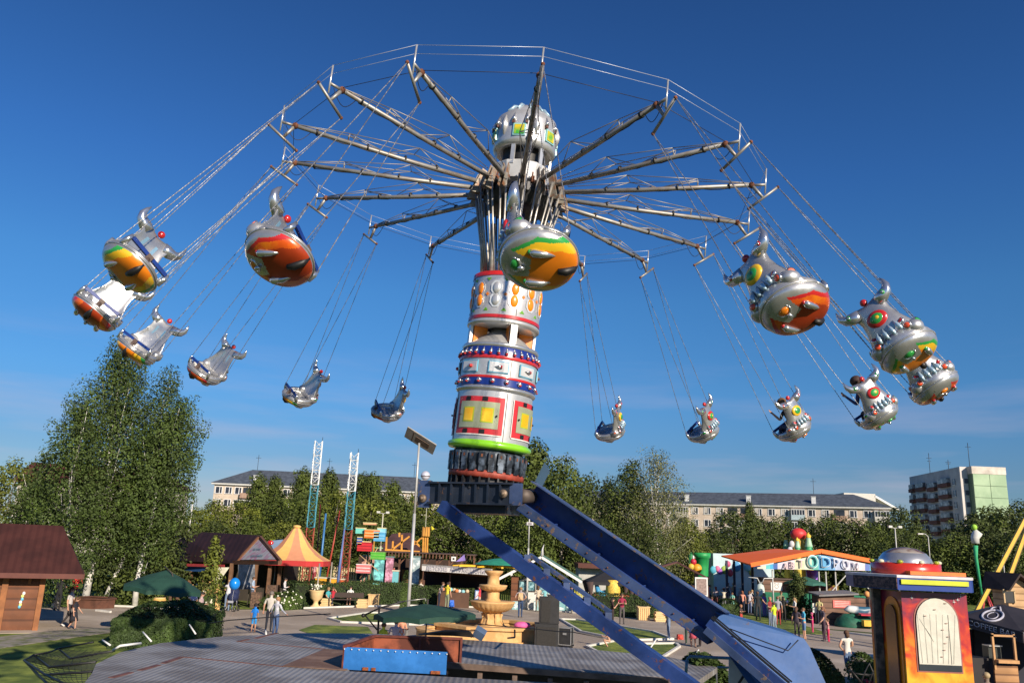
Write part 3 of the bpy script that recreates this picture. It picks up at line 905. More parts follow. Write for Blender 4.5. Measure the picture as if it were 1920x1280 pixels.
# ================================================================== PEOPLE
SKIN = mat((.55, .30, .20), .55, 0, .06, 8)
def skin_tone(c=(.52, .29, .19)): return mat(c, .55, 0, .06, 8)
SHOE = mat((.05, .05, .055), .6, 0, .2)
WSHOE = mat((.6, .6, .6), .6, 0, .1)
def hand_tubes(mb, w, d, mi, s=1.0, side=1, curl=.5):
    x, y, z = frame(d)
    p = w + d * .085 * s
    for i in range(4):
        o = p + x * (-.027 + i * .018) * s * 1.0
        l = (.062, .074, .070, .052)[i] * s
        a = o + d * l * .5 + y * curl * .01 * s
        b_ = o + d * l * (1 - .25 * curl) + y * curl * .035 * s
        mb.path([o - d * .02 * s, a, b_], [.0095 * s, .0088 * s, .006 * s], 5, mi)
    t0 = w + d * .03 * s + x * side * .026 * s
    mb.path([t0, t0 + x * side * .028 * s + d * .025 * s, t0 + x * side * .03 * s + d * .06 * s + y * .012], [.0115 * s, .0105 * s, .007 * s], 5, mi)
def person(label, loc, rz=0, h=1.72, shirt=(.5, .5, .5), pants=(.03, .04, .09), hair=(.03, .02, .015), skin=None, pose='stand', arms=None,
           sleeves='short', legs='long', longhair=0, skirt=None, shoe=None, lean=0, M=None, group=None, shirt2=None, bag=None, hat=None, girth=1.0, kid=False):
    s = h / 1.75
    hs_ = 1.0 if not kid else 1.28     # children have larger heads
    rnd = random.Random(hash(label) % 9999 if False else sum(map(ord, label)))
    J = {}
    sit = pose in ('sit', 'ride')
    hip = .93 if not sit else .10
    def P(x, y, z): return V((x, y, z))
    J['pel'] = P(0, 0, hip); J['sp'] = P(0, .01 + lean * .4, hip + .22); J['ch'] = P(0, .0 + lean, hip + .42); J['nk'] = P(0, lean * 1.15, hip + .57)
    hb = .02 * (hs_ - 1)
    J['h0'] = P(0, .02 + lean * 1.25, hip + .625 + hb); J['h1'] = P(0, .03 + lean * 1.3, hip + .70 + .05 * (hs_ - 1)); J['h2'] = P(0, .015 + lean * 1.3, hip + .775 + .12 * (hs_ - 1))
    sw = .185 * girth if not kid else .16
    for q, sd_ in (('l', -1), ('r', 1)):
        J['sh' + q] = P(sd_ * sw, lean, hip + .49)
        if pose == 'stand': kn, an, to = (sd_ * .10, .02, .49), (sd_ * .11, -.02, .07), (sd_ * .13, .14, .03)
        elif pose == 'walk': 
            f = sd_ * 1
            kn, an, to = (sd_ * .09, .12 * f + .06, .49), (sd_ * .09, .24 * f - .05, .08 + (.06 if f < 0 else 0)), (sd_ * .10, .24 * f + .11, .03 + (.02 if f < 0 else 0))
        elif pose == 'sit': kn, an, to = (sd_ * .10, .44, .12), (sd_ * .10, .46, -.32), (sd_ * .11, .62, -.36)
        elif pose == 'ride': kn, an, to = (sd_ * .12, .42, .16), (sd_ * .13, .62, -.20), (sd_ * .13, .76, -.16)
        elif pose == 'squat': kn, an, to = (sd_ * .16, .30, .50), (sd_ * .14, .02, .08), (sd_ * .15, .18, .03)
        J['hp' + q] = P(sd_ * .095, 0, hip - .04); J['kn' + q] = P(*kn); J['an' + q] = P(*an); J['to' + q] = P(*to)
    if pose == 'squat':
        for k_ in ('pel', 'sp', 'ch', 'nk', 'h0', 'h1', 'h2', 'shl', 'shr', 'hpl', 'hpr'):
            J[k_] = J[k_] + V((0, -.10 + (J[k_].z - .93) * .35, -.48))
    A = {'down': ((.25, .0, .20), (.27, .07, -.04)), 'front': ((.23, .06, .22), (.14, .27, .27)), 'up': ((.30, .10, .44), (.22, .16, .68)), 'phone': ((.22, .08, .22), (.07, .24, .40)),
         'out': ((.33, .0, .28), (.50, .12, .12)), 'hip': ((.33, -.08, .24), (.17, .03, .10)), 'fold': ((.23, .06, .24), (-.02, .20, .28)), 'head': ((.34, .08, .52), (.15, .04, .70)), 'chain': ((.27, .16, .30), (.33, .26, .56)), 'lap': ((.22, .06, .22), (.10, .30, .06)), 'point': ((.25, .22, .40), (.25, .50, .45)), 'swing': ((.24, .10, .22), (.25, .26, .05)), 'back': ((.25, -.10, .22), (.26, -.20, -.02))}
    arms = arms or ('down', 'down')
    for q, sd_, an_ in (('l', -1, arms[0]), ('r', 1, arms[1])):
        e, w = A[an_]
        off = J['ch'] - V((0, 0, .42)) ; off = V((0, off.y, off.z))
        kx = sw / .185
        J['el' + q] = V((sd_ * e[0] * kx, e[1], e[2])) + off; J['wr' + q] = V((sd_ * w[0] * kx, w[1], w[2])) + off
        dd = (J['wr' + q] - J['el' + q]).normalized(); J['ha' + q] = J['wr' + q] + dd * .085
    names = list(J); idx = {n_: i for i, n_ in enumerate(names)}
    bones = [('pel', 'sp', 't', 0), ('sp', 'ch', 't', 0), ('ch', 'nk', 't', 0), ('nk', 'h0', 'k', 0), ('h0', 'h1', 'k', 0), ('h1', 'h2', 'k', 0)]
    for q in 'lr':
        bones += [('ch', 'sh' + q, 't', 0), ('sh' + q, 'el' + q, 'u', 0), ('el' + q, 'wr' + q, 'f', 0), ('wr' + q, 'ha' + q, 'k', 0), ('pel', 'hp' + q, 'p', 0), ('hp' + q, 'kn' + q, 'p', 0), ('kn' + q, 'an' + q, 'c', 0), ('an' + q, 'to' + q, 's', 0)]
    rad = {'pel': (.135 * girth, .11 * girth), 'sp': (.125 * girth, .10 * girth), 'ch': (.14 * girth, .105), 'nk': (.055, .055), 'h0': (.072 * hs_, .085 * hs_), 'h1': (.085 * hs_, .10 * hs_), 'h2': (.065 * hs_, .08 * hs_)}
    for q in 'lr':
        rad.update({'sh' + q: (.058, .058), 'el' + q: (.042, .042), 'wr' + q: (.028, .028), 'ha' + q: (.036, .02), 'hp' + q: (.092 * girth, .092), 'kn' + q: (.06, .06), 'an' + q: (.04, .04), 'to' + q: (.04, .03)})
    me = bpy.data.meshes.new('b')
    me.from_pydata([tuple(J[n_] * s) for n_ in names], [(idx[a], idx[b_]) for a, b_, _, _ in bones], [])
    ob = bpy.data.objects.new('b', me); COL.objects.link(ob)
    md = ob.modifiers.new('s', 'SKIN'); md.use_smooth_shade = True; md.branch_smoothing = .4
    sv = me.skin_vertices[0].data
    for n_, i in idx.items():
        sv[i].radius = (rad[n_][0] * s, rad[n_][1] * s); sv[i].use_root = (n_ == 'pel')
    m2 = ob.modifiers.new('d', 'SUBSURF'); m2.levels = 1; m2.render_levels = 1
    bpy.context.view_layer.update()
    ev = bpy.data.meshes.new_from_object(ob.evaluated_get(bpy.context.evaluated_depsgraph_get()))
    bpy.data.objects.remove(ob)
    sk = skin_tone(skin) if skin else SKIN
    shm = mat(shirt, .85, 0, .08, 7) if not shirt2 else mat(shirt, .85, 0, .05, 9, 0, None, 0, 1, 0, shirt2)
    pm = mat(pants, .85, 0, .12, 9)
    mats_ = [sk, shm, pm, shoe or SHOE, BLACK]
    mb = MB()
    segs = [(J[a] * s, J[b_] * s, t_) for a, b_, t_, _ in bones]
    vs = [v.co.copy() for v in ev.vertices]
    fs, ms = [], []
    for p in ev.polygons:
        c = p.center; best = 9; bt = 't'; bu = 0
        for a, b_, t_ in segs:
            ab = b_ - a; q = max(0, min(1, (c - a).dot(ab) / ab.length_squared)); dd = (c - a - ab * q).length
            if t_ in 'tp': dd -= .03 * s
            if dd < best: best = dd; bt = t_; bu = q
        m = {'t': 1, 'k': 0, 'u': 1, 'f': 1 if sleeves == 'long' else 0, 'p': 2, 'c': 2 if legs == 'long' else 0, 's': 3}[bt]
        if bt == 'u' and sleeves == 'none': m = 0
        if bt == 'u' and sleeves == 'short' and bu > .65: m = 0
        if bt == 'p' and legs == 'short' and bu > .85: m = 0
        fs.append(tuple(p.vertices)); ms.append(m)
    mb.add(vs, fs, ms, True)
    for q, sd_ in (('l', -1), ('r', 1)):
        dd = (J['ha' + q] - J['wr' + q]).normalized()
        hand_tubes(mb, J['wr' + q] * s, dd, 0, s, -sd_)
    hc = (J['h1'] + V((0, 0, 0))) * s
    fr_ = .098 * s * hs_
    mb.ball(hc + V((0, fr_ * 1.0, -.008 * s)), (.013 * s, .02 * s, .018 * s), 6, 5, 0)
    for sd_ in (-1, 1):
        mb.ball(hc + V((sd_ * .032 * s * hs_, fr_ * .88, .018 * s)), (.012 * s, .008 * s, .008 * s), 6, 4, 4)
        mb.ball(hc + V((sd_ * .088 * s * hs_, 0, .0)), (.012 * s, .02 * s, .028 * s), 6, 5, 0)
    mb.path([hc + V((-.025 * s, fr_ * .90, -.04 * s)), hc + V((.025 * s, fr_ * .90, -.04 * s))], .005 * s, 5, 1 if False else 0)
    body = mb.build('person', mats_)
    bpy.data.meshes.remove(ev)
    tag(body, label, 'person', group)
    if M is not None: body.matrix_world = M
    else: body.location = loc; body.rotation_euler = (0, 0, rz)
    hm = mat(hair, .75, 0, .25, 30)
    if hat:
        mb = MB(); mb.ball(hc + V((0, 0, .045 * s)), (.105 * s * hs_, .115 * s * hs_, .075 * s * hs_), 12, 8); mb.ball(hc + V((0, .12 * s, .04 * s)), (.07 * s, .07 * s, .01 * s), 10, 4); mb.build('cap', mat(hat, .8, 0, .1), body)
    mb = MB(); mb.ball(hc + V((0, -.022 * s, .035 * s * hs_)), (.100 * s * hs_, .108 * s * hs_, .092 * s * hs_), 14, 9)
    if longhair:
        mb.path([hc + V((0, -.07 * s, .02 * s)), hc + V((0, -.105 * s, -.10 * s)), hc + V((0, -.10 * s, -.10 * s - .16 * s * longhair))], [.085 * s, .085 * s, .04 * s], 9)
    mb.build('hair', hm, body)
    if skirt:
        z0 = (hip - .02) * s
        mb = MB(); mb.lathe([(.135 * s, z0 + .10 * s), (.16 * s, z0), (.20 * s, z0 - .22 * s), (.24 * s, z0 - .42 * s), (.23 * s, z0 - .42 * s)], 16); mb.build('skirt', mat(skirt, .85, 0, .12, 9), body)
    if bag:
        o = MB(); o.box((0, -.20 * s, (hip + .30) * s), (.30 * s, .16 * s, .40 * s), 0, taper=.8)
        o.ball((0, -.28 * s, (hip + .22) * s), (.11 * s, .05 * s, .11 * s), 10, 6)
        b3 = o.build('backpack', mat(bag, .8, 0, .15, 9)); b3.matrix_world = body.matrix_world.copy() if M is not None else MX.Translation(V(loc)) @ MX.Rotation(rz, 4, 'Z')
        tag(b3, 'rounded backpack worn by the ' + label, 'backpack')
        if len(b3['label'].split()) > 16: b3['label'] = ' '.join(b3['label'].split()[:16])
    return body
# the two riders
def rider(k, label, **kw):
    return person(label, None, M=SEATM[k] @ TR(0, -.08, .04), pose='ride', group=None, **kw)
rider(11, 'boy rider with short brown hair and dark clothes, legs stretched out', h=1.30, shirt=(.03, .035, .045), pants=(.05, .07, .14), hair=(.16, .08, .03), arms=('chain', 'chain'), sleeves='short', kid=True)
rider(12, 'dark haired rider in violet blue shirt holding the chains', h=1.45, shirt=(.06, .07, .22), pants=(.04, .04, .06), hair=(.05, .025, .02), arms=('chain', 'chain'), sleeves='long', kid=True)

# ================================================================== GROUND
def sheet(name, pts, m, z=0.0, th=.02):
    mb = MB(); mb.slab([V((p[0], p[1], z)) for p in pts], th)
    n = MB(); f = mb.f[0]
    a = (V(mb.v[f[1]]) - V(mb.v[f[0]])).cross(V(mb.v[f[2]]) - V(mb.v[f[0]]))
    if a.z < 0: mb.f = [x[::-1] for x in mb.f]
    return struct(mb.build(name, m))
GRASSM = mat((.13, .20, .018), .95, 0, .35, .9, .6, 40, 0, 1, 0, (.25, .30, .04), 10)
ASPH = mat((.37, .30, .235), .95, 0, .10, .35, .25, 60, 0, 1, 0, (.46, .385, .31), 9)
mb = MB(); mb.quad(V((-1500, -60, -.02)), V((1500, -60, -.02)), V((1500, 2500, -.02)), V((-1500, 2500, -.02)))
struct(mb.build('ground', mat((.05, .085, .018), .95, 0, .3, .05, 0, None, 0, 1, 0, (.10, .13, .03), 8)))
def gp(l, z=0): return [G(x, y, z) for x, y in l]
sheet('lawn', gp([(-300, 1130), (60, 1180), (250, 1180), (420, 1195), (500, 1400), (-600, 1500)], .0), GRASSM, .004)
sheet('plaza', gp([(-200, 1150), (-60, 1140), (100, 1140), (170, 1134), (205, 1137), (330, 1143), (520, 1143), (640, 1139), (757, 1136), (850, 1138), (1000, 1143), (1093, 1151), (1182, 1157), (1330, 1165), (1480, 1174), (1650, 1190), (1930, 1215), (2000, 1420), (1300, 1430), (420, 1400), (405, 1205), (200, 1185), (60, 1187), (-200, 1190)]), ASPH, .010)
PAVE = wavemat((.30, .27, .23), (.09, .11, .04), 2.2, 'X', .95, 0, (.75, .9), .2, 2.0)
sheet('paving_path', gp([(-200, 1246), (100, 1201), (215, 1185), (215, 1176), (90, 1184), (-200, 1218)]), mat((.33, .30, .26), .95, 0, .2, 2.2, 0, None, 0, 1, 0, (.14, .16, .06), 2), .016)
sheet('side_path', gp([(1240, 1172), (1335, 1172), (1400, 1150), (1500, 1130), (1700, 1150), (1700, 1190), (1480, 1172)]), ASPH, .012)
sheet('back_lawn', gp([(-200, 1134), (60, 1128), (330, 1141), (520, 1141), (757, 1134), (1000, 1141), (1182, 1155), (1335, 1163), (1500, 1122), (1700, 1140), (1930, 1160), (2300, 1115), (1200, 1060), (600, 1050), (-400, 1040)]), GRASSM, .006)
# kerbs: white painted, 12 cm high
KERB = mat((.62, .60, .55), .9, 0, .12, 2)
def kerb(pts, label_name='kerb'):
    mb = MB(); q = gp(pts)
    for i in range(len(q) - 1):
        mb.beam(q[i] + V((0, 0, .05)), q[i + 1] + V((0, 0, .05)), .12, .14)
    return struct(mb.build('kerb', KERB))
kerb([(520, 1143), (640, 1139), (757, 1136), (850, 1138), (1000, 1143), (1093, 1151), (1182, 1157)])
kerb([(170, 1134), (205, 1137), (300, 1141), (380, 1143)])
kerb([(180, 1146), (207, 1149)])
kerb([(1590, 1188), (1665, 1198)]); kerb([(1600, 1229), (1665, 1233)]); kerb([(1820, 1198), (1860, 1203)])
def island(pts, k=True):
    sheet('lawn_island', gp(pts), GRASSM, .022)
    if k: kerb(pts + [pts[0]])
island([(560, 1182), (590, 1172), (690, 1176), (700, 1190), (600, 1196)], False)
island([(615, 1161), (690, 1150), (870, 1153), (885, 1165), (820, 1174), (700, 1170), (640, 1168)])
island([(1050, 1162), (1080, 1163), (1175, 1178), (1225, 1186), (1262, 1200), (1170, 1202), (1090, 1186)])
island([(1100, 1214), (1150, 1204), (1200, 1209), (1268, 1208), (1274, 1214), (1240, 1236), (1150, 1240)])
island([(1340, 1153), (1380, 1148), (1470, 1160), (1560, 1190), (1500, 1189), (1430, 1180)], False)

mb = MB(); mb.box((-18.0, 70.5, .475), (22, 22, .95)); struct(mb.build('raised_lawn', GRASSM))

# ================================================================== FAR BUILDINGS
def block(name, label, A, B, h, depth, wallm, roofm, roof_h=2.6, bays=24, floors=(2, 3, 4), fh=2.8, balc=(), inset=0, seed=1, vents=()):
    A, B = V((A[0], A[1], 0)), V((B[0], B[1], 0))     # A left, B right end of the facade
    L_ = (B - A).length; d = (B - A).normalized(); n = V((d.y, -d.x, 0))   # towards the lens
    rnd = random.Random(seed)
    t = thing(name, label, 'apartment block', A)
    M = basis(V((0, 0, 0)), d, -n, V((0, 0, 1)))        # x along the facade, y to the back
    mb = MB(); mb.box((L_ / 2, depth / 2, h / 2), (L_, depth, h), 0, M); mb.build('wall', wallm, t)
    mb = MB(); mb.box((L_ / 2, depth / 2, h + .15), (L_ + 1.2, depth + 1.2, .35), 0, M); mb.build('cornice', mat((.55, .55, .53), .8, 0, .1), t)
    if roof_h:
        z0, z1 = h + .33, h + roof_h; e = .7
        vs = [V((-e, -e, z0)), V((L_ + e, -e, z0)), V((L_ + e, depth + e, z0)), V((-e, depth + e, z0)), V((depth * .55, depth / 2, z1)), V((L_ - depth * .55, depth / 2, z1))]
        mb = MB(); mb.add(vs, [(0, 1, 5, 4), (1, 2, 5), (2, 3, 4, 5), (3, 0, 4), (3, 2, 1, 0)], 0, False, M); r_ = mb.build('roof', roofm, t)
        for vx in vents:
            mb = MB(); mb.box((L_ * vx, .9 + (0 if True else 0), h + 1.35), (.9, .9, 2.0), 0, M); mb.box((L_ * vx, .9, h + 2.4), (1.1, 1.1, .1), 0, M); mb.build('chimney', mat((.62, .63, .64), .8, 0, .1), r_)
        for vx in (.15, .47, .86):
            mb = MB(); mb.tube(M @ V((L_ * vx, depth / 2, z1 - .2)), M @ V((L_ * vx, depth / 2, z1 + 3.5)), .05, None, 5); mb.tube(M @ V((L_ * vx - .6, depth / 2, z1 + 2.8)), M @ V((L_ * vx + .6, depth / 2, z1 + 2.8)), .04, None, 5); mb.build('antenna', DKSTEEL, r_)
    GL = mat((.03, .035, .05), .15, 0, .5, .4); FRM = mat((.72, .72, .72), .6, 0, .1)
    for fl in floors:
        z = fl * fh + 1.55 + (h - 5 * fh if h < 20 else 0)
        for b_ in range(bays):
            x = (b_ + .5) * L_ / bays
            if b_ in balc:
                bc = rnd.choice([(.50, .46, .40), (.36, .35, .33), (.42, .52, .56), (.60, .58, .52), (.33, .22, .16)])
                mb = MB(); mb.box((x, -.55, z - 1.0), (2.9, 1.1, 1.0), 0, M); mb.box((x, -.55, z - 1.55), (3.0, 1.2, .12), 0, M); b1 = mb.build('balcony', mat(bc, .8, 0, .15), t)
                if rnd.random() < .65:
                    mb = MB(); mb.box((x, -.52, z + .05), (2.8, 1.0, 1.1), 0, M); mb.build('balcony_glazing', GL, b1)
                    mb = MB()
                    for i in range(6): mb.box((x - 1.4 + i * .56, -1.04, z + .05), (.10, .06, 1.1), 0, M)
                    mb.box((x, -1.04, z + .62), (2.9, .06, .10), 0, M); mb.box((x, -.55, z + .72), (3.0, 1.15, .08), 0, M); mb.build('glazing_frame', FRM, b1)
                else:
                    mb = MB(); mb.box((x, .02, z), (2.2, .1, 1.5), 0, M); mb.build('balcony_door', GL, b1)
                continue
            w = 1.45 if rnd.random() < .8 else 1.1
            mb = MB(); mb.box((x, .0, z), (w, .12, 1.45), 0, M); mb.build('window', GL, t)
            f_ = COL.objects[-1]
            mb = MB()
            for dx in (-w / 2, w * .12, w / 2): mb.box((x + dx, -.07, z), (.14, .06, 1.5), 0, M)
            mb.box((x, -.07, z + .73), (w + .1, .06, .12), 0, M); mb.box((x, -.10, z - .76), (w + .25, .14, .10), 0, M); mb.build('window_frame', FRM, f_)
            if rnd.random() < .45:
                mb = MB(); mb.box((x - w * .22, -.062, z + .1), (w * .4, .01, 1.2), 0, M); mb.build('curtain', mat((.45, .42, .38), .9, 0, .2), f_)
    return t
ROOFG = wavemat((.085, .10, .125), (.12, .14, .17), 1.2, 'X', .55, .2, (.3, .6), .2)
BRICK = mat((.60, .49, .40), .95, 0, .10, .5, 0, None, 0, 1, 0, (.66, .56, .47), 8)
p1 = at(1666, 952, 178); p0 = at(1085, 941.7, 203)
dd = (p1 - p0) / (p1.x - p0.x); p00 = p0 + dd * (-(p0.x + 18))
block('apartment_block', 'long five storey beige brick block with grey hip roof behind the orange roof', p00, p1, p1.z - .2, 12, BRICK, ROOFG, 3.4, 38, (2, 3, 4), 2.75, (7, 12, 17, 22, 26, 27, 31, 34, 37), 0, 4, (.33, .60, .73, .86))
p1 = at(832, 921, 190); p0 = at(402, 911, 186)
block('apartment_block', 'pale five storey block with grey hip roof rising over the trees behind the tents', p0, p1, 15.0, 12, mat((.54, .45, .36), .9, 0, .12, .5), ROOFG, 4.0, 24, (3, 4), 2.75, (3, 9, 15, 21), 0, 9, (.17, .62))
# maroon gabled house
t = thing('gabled_house', 'low house with maroon metal roof behind the tall birches at left', 'house', (-72, 150, 0))
MAROON = wavemat((.10, .022, .02), (.13, .035, .03), 3.0, 'X', .5, .1, (.3, .6), .3)
mb = MB(); mb.box((0, 0, 6), (26, 10, 12)); mb.build('wall', mat((.50, .46, .40), .9, 0, .1, .5), t)
mb = MB(); mb.add([V((-14, -6, 11.6)), V((14, -6, 11.6)), V((14, 6, 11.6)), V((-14, 6, 11.6)), V((-14, 0, 15.5)), V((9, 0, 15.0))], [(0, 1, 5, 4), (1, 2, 5), (2, 3, 4, 5), (3, 0, 4), (3, 2, 1, 0)]); rf = mb.build('roof', MAROON, t)
mb = MB(); mb.slab([V((2, -4, 15.2)), V((8, -6.4, 11.9)), V((8.5, -6.4, 12.3)), V((2.5, -4, 15.7))], .4); mb.build('gable_board', WHITE, rf)
for i in range(3):
    mb = MB(); mb.box((5 + i * 3, -5.05, 9.6), (1.4, .1, 1.6)); w_ = mb.build('window', mat((.05, .06, .08), .2), t)
    mb = MB(); mb.box((5 + i * 3, -5.1, 8.75), (1.7, .1, .14)); mb.box((5 + i * 3, -5.1, 10.45), (1.7, .1, .14)); mb.build('window_frame', WHITE, w_)
# nine storey panel block
cx, cy = at(1797, 875, 202).x, 202
t = thing('tower_block', 'nine storey panel block with red balconies and a pale green end wall', 'apartment block', (cx, cy, 0))
HB = at(1850, 875, 200).z
lf = at(1705, 893, 232); Dv = V((lf.x - cx, lf.y - cy, 0)); Ls = Dv.length; Dn = Dv.normalized()
PAN = mat((.46, .45, .44), .9, 0, .15, .3); PGR = mat((.36, .50, .33), .9, 0, .10, .25, 0, None, 0, 1, 0, (.42, .55, .37), 6)
mb = MB()
we = at(1887, 875, 199).x - cx
wf = at(1815, 875, 201).x - cx
prm = [(0, 0), (Dv.x, Dv.y), (Dv.x + we, Dv.y), (we, -3), (wf, -1), (wf * .9, 1.0)]
mb.prism([(0, 0), (Dv.x, Dv.y), (Dv.x + we, Dv.y), (we, 0), (wf, 0)], 0, HB); mb.build('wall', PAN, t)
mb = MB(); mb.box((wf / 2, -.2, HB / 2), (wf, .5, HB)); mb.build('stair_strip', mat((.62, .58, .56), .9, 0, .08, .3), t)
mb = MB()
nfl = 9; fh = (HB - 1.8) / nfl
for i in range(nfl):
    for j in range(2):
        x0 = wf + .15 + j * (we - wf - .1) / 2; x1 = x0 + (we - wf - .1) / 2 - .12
        mb.box(((x0 + x1) / 2, -1.25, i * fh + fh / 2), (x1 - x0, 2.6, fh - .12))
mb.build('green_panels', PGR, t)
mb = MB(); mb.box(((wf + we) / 2, -1.2, HB / 2 - .9), (we - wf - .1, 2.45, HB - 1.8)); mb.build('panel_seams', mat((.16, .22, .15), .9), t)
mb = MB(); mb.box(((wf + we) / 2, -1.2, HB - .9), (we - wf + .1, 2.7, 1.8)); mb.build('top_band', mat((.60, .54, .48), .9, 0, .2, .4), t)
sideM = basis(V((0, 0, 0)), Dn, V((-Dn.y, Dn.x, 0)), V((0, 0, 1)))
sgn = 1 if (sideM @ V((0, 1, 0))).x < 0 else -1
for fl in range(1, 9):
    z = fl * fh + 1.2
    for (u_, w, kind) in ((.10, 1.4, 'w'), (.26, 5.6, 'b'), (.50, 4.6, 'b'), (.62, 1.4, 'w'), (.74, 5.2, 'b'), (.93, 2.6, 'b')):
        x = u_ * Ls; stg = .0 if u_ != .50 else -.5
        if kind == 'b':
            mb = MB(); mb.box((x, sgn * .45, z - .55 + stg), (w, .9, .9), 0, sideM); b1 = mb.build('balcony', mat((.16, .065, .045), .9, 0, .2), t)
            mb = MB(); mb.box((x, sgn * .42, z + .55 + stg), (w * .92, .8, 1.15), 0, sideM); mb.build('balcony_glazing', mat((.20, .23, .27), .3, 0, .6, .8, 0, None, 0, 1, 0, (.45, .45, .45)), b1)
        else:
            mb = MB(); mb.box((x, sgn * .05, z), (w, .14, 1.5), 0, sideM); b1 = mb.build('window', mat((.08, .09, .12), .2), t)
            mb = MB(); mb.box((x, sgn * .08, z), (.14, .14, 1.5), 0, sideM); mb.box((x, sgn * .1, z - .8), (w + .2, .16, .12), 0, sideM); mb.build('window_frame', WHITE, b1)
    mb = MB(); mb.box((wf * .72, -.5, z), (.8, .1, 1.3)); b1 = mb.build('window', mat((.08, .09, .12), .2), t)
    mb = MB(); mb.box((wf * .72, -.56, z - .7), (1.0, .1, .12)); mb.box((wf * .72, -.56, z + .68), (1.0, .1, .12)); mb.build('window_frame', WHITE, b1)
for (u_, hh_) in ((.62, 5.5), (.25, 2.5)):
    mb = MB(); q = Dv * u_ + V((1, 0, HB)); mb.tube(q, q + V((0, 0, hh_)), .07, None, 5); mb.tube(q + V((-.7, 0, hh_ * .75)), q + V((.7, 0, hh_ * .75)), .05, None, 5); mb.tube(q + V((-.5, 0, hh_ * .6)), q + V((.5, 0, hh_ * .6)), .05, None, 5); mb.build('antenna', DKSTEEL, t)
mb = MB(); q = V((wf + 1, 0, HB)); mb.tube(q, q + V((0, 0, 6)), .07, None, 5); mb.tube(q + V((-.7, 0, 5)), q + V((.7, 0, 5)), .05, None, 5); mb.build('antenna', DKSTEEL, t)
# white rooftop block behind the long building
q = at(1600, 935, 215); t = thing('rooftop_house', 'small white block seen over the right end of the long grey roof', 'building', (q.x, 215, 0))
mb = MB(); mb.box((0, 0, q.z / 2 + .6), (8, 8, q.z + 1.2)); mb.build('wall', mat((.6, .58, .54), .9, 0, .1), t)
mb = MB(); mb.slab([V((4, -4, q.z + .9)), V((10, -4, q.z - 2.4)), V((10, 4, q.z - 2.4)), V((4, 4, q.z + .9))], .5); mb.build('lean_roof', WHITE, t)

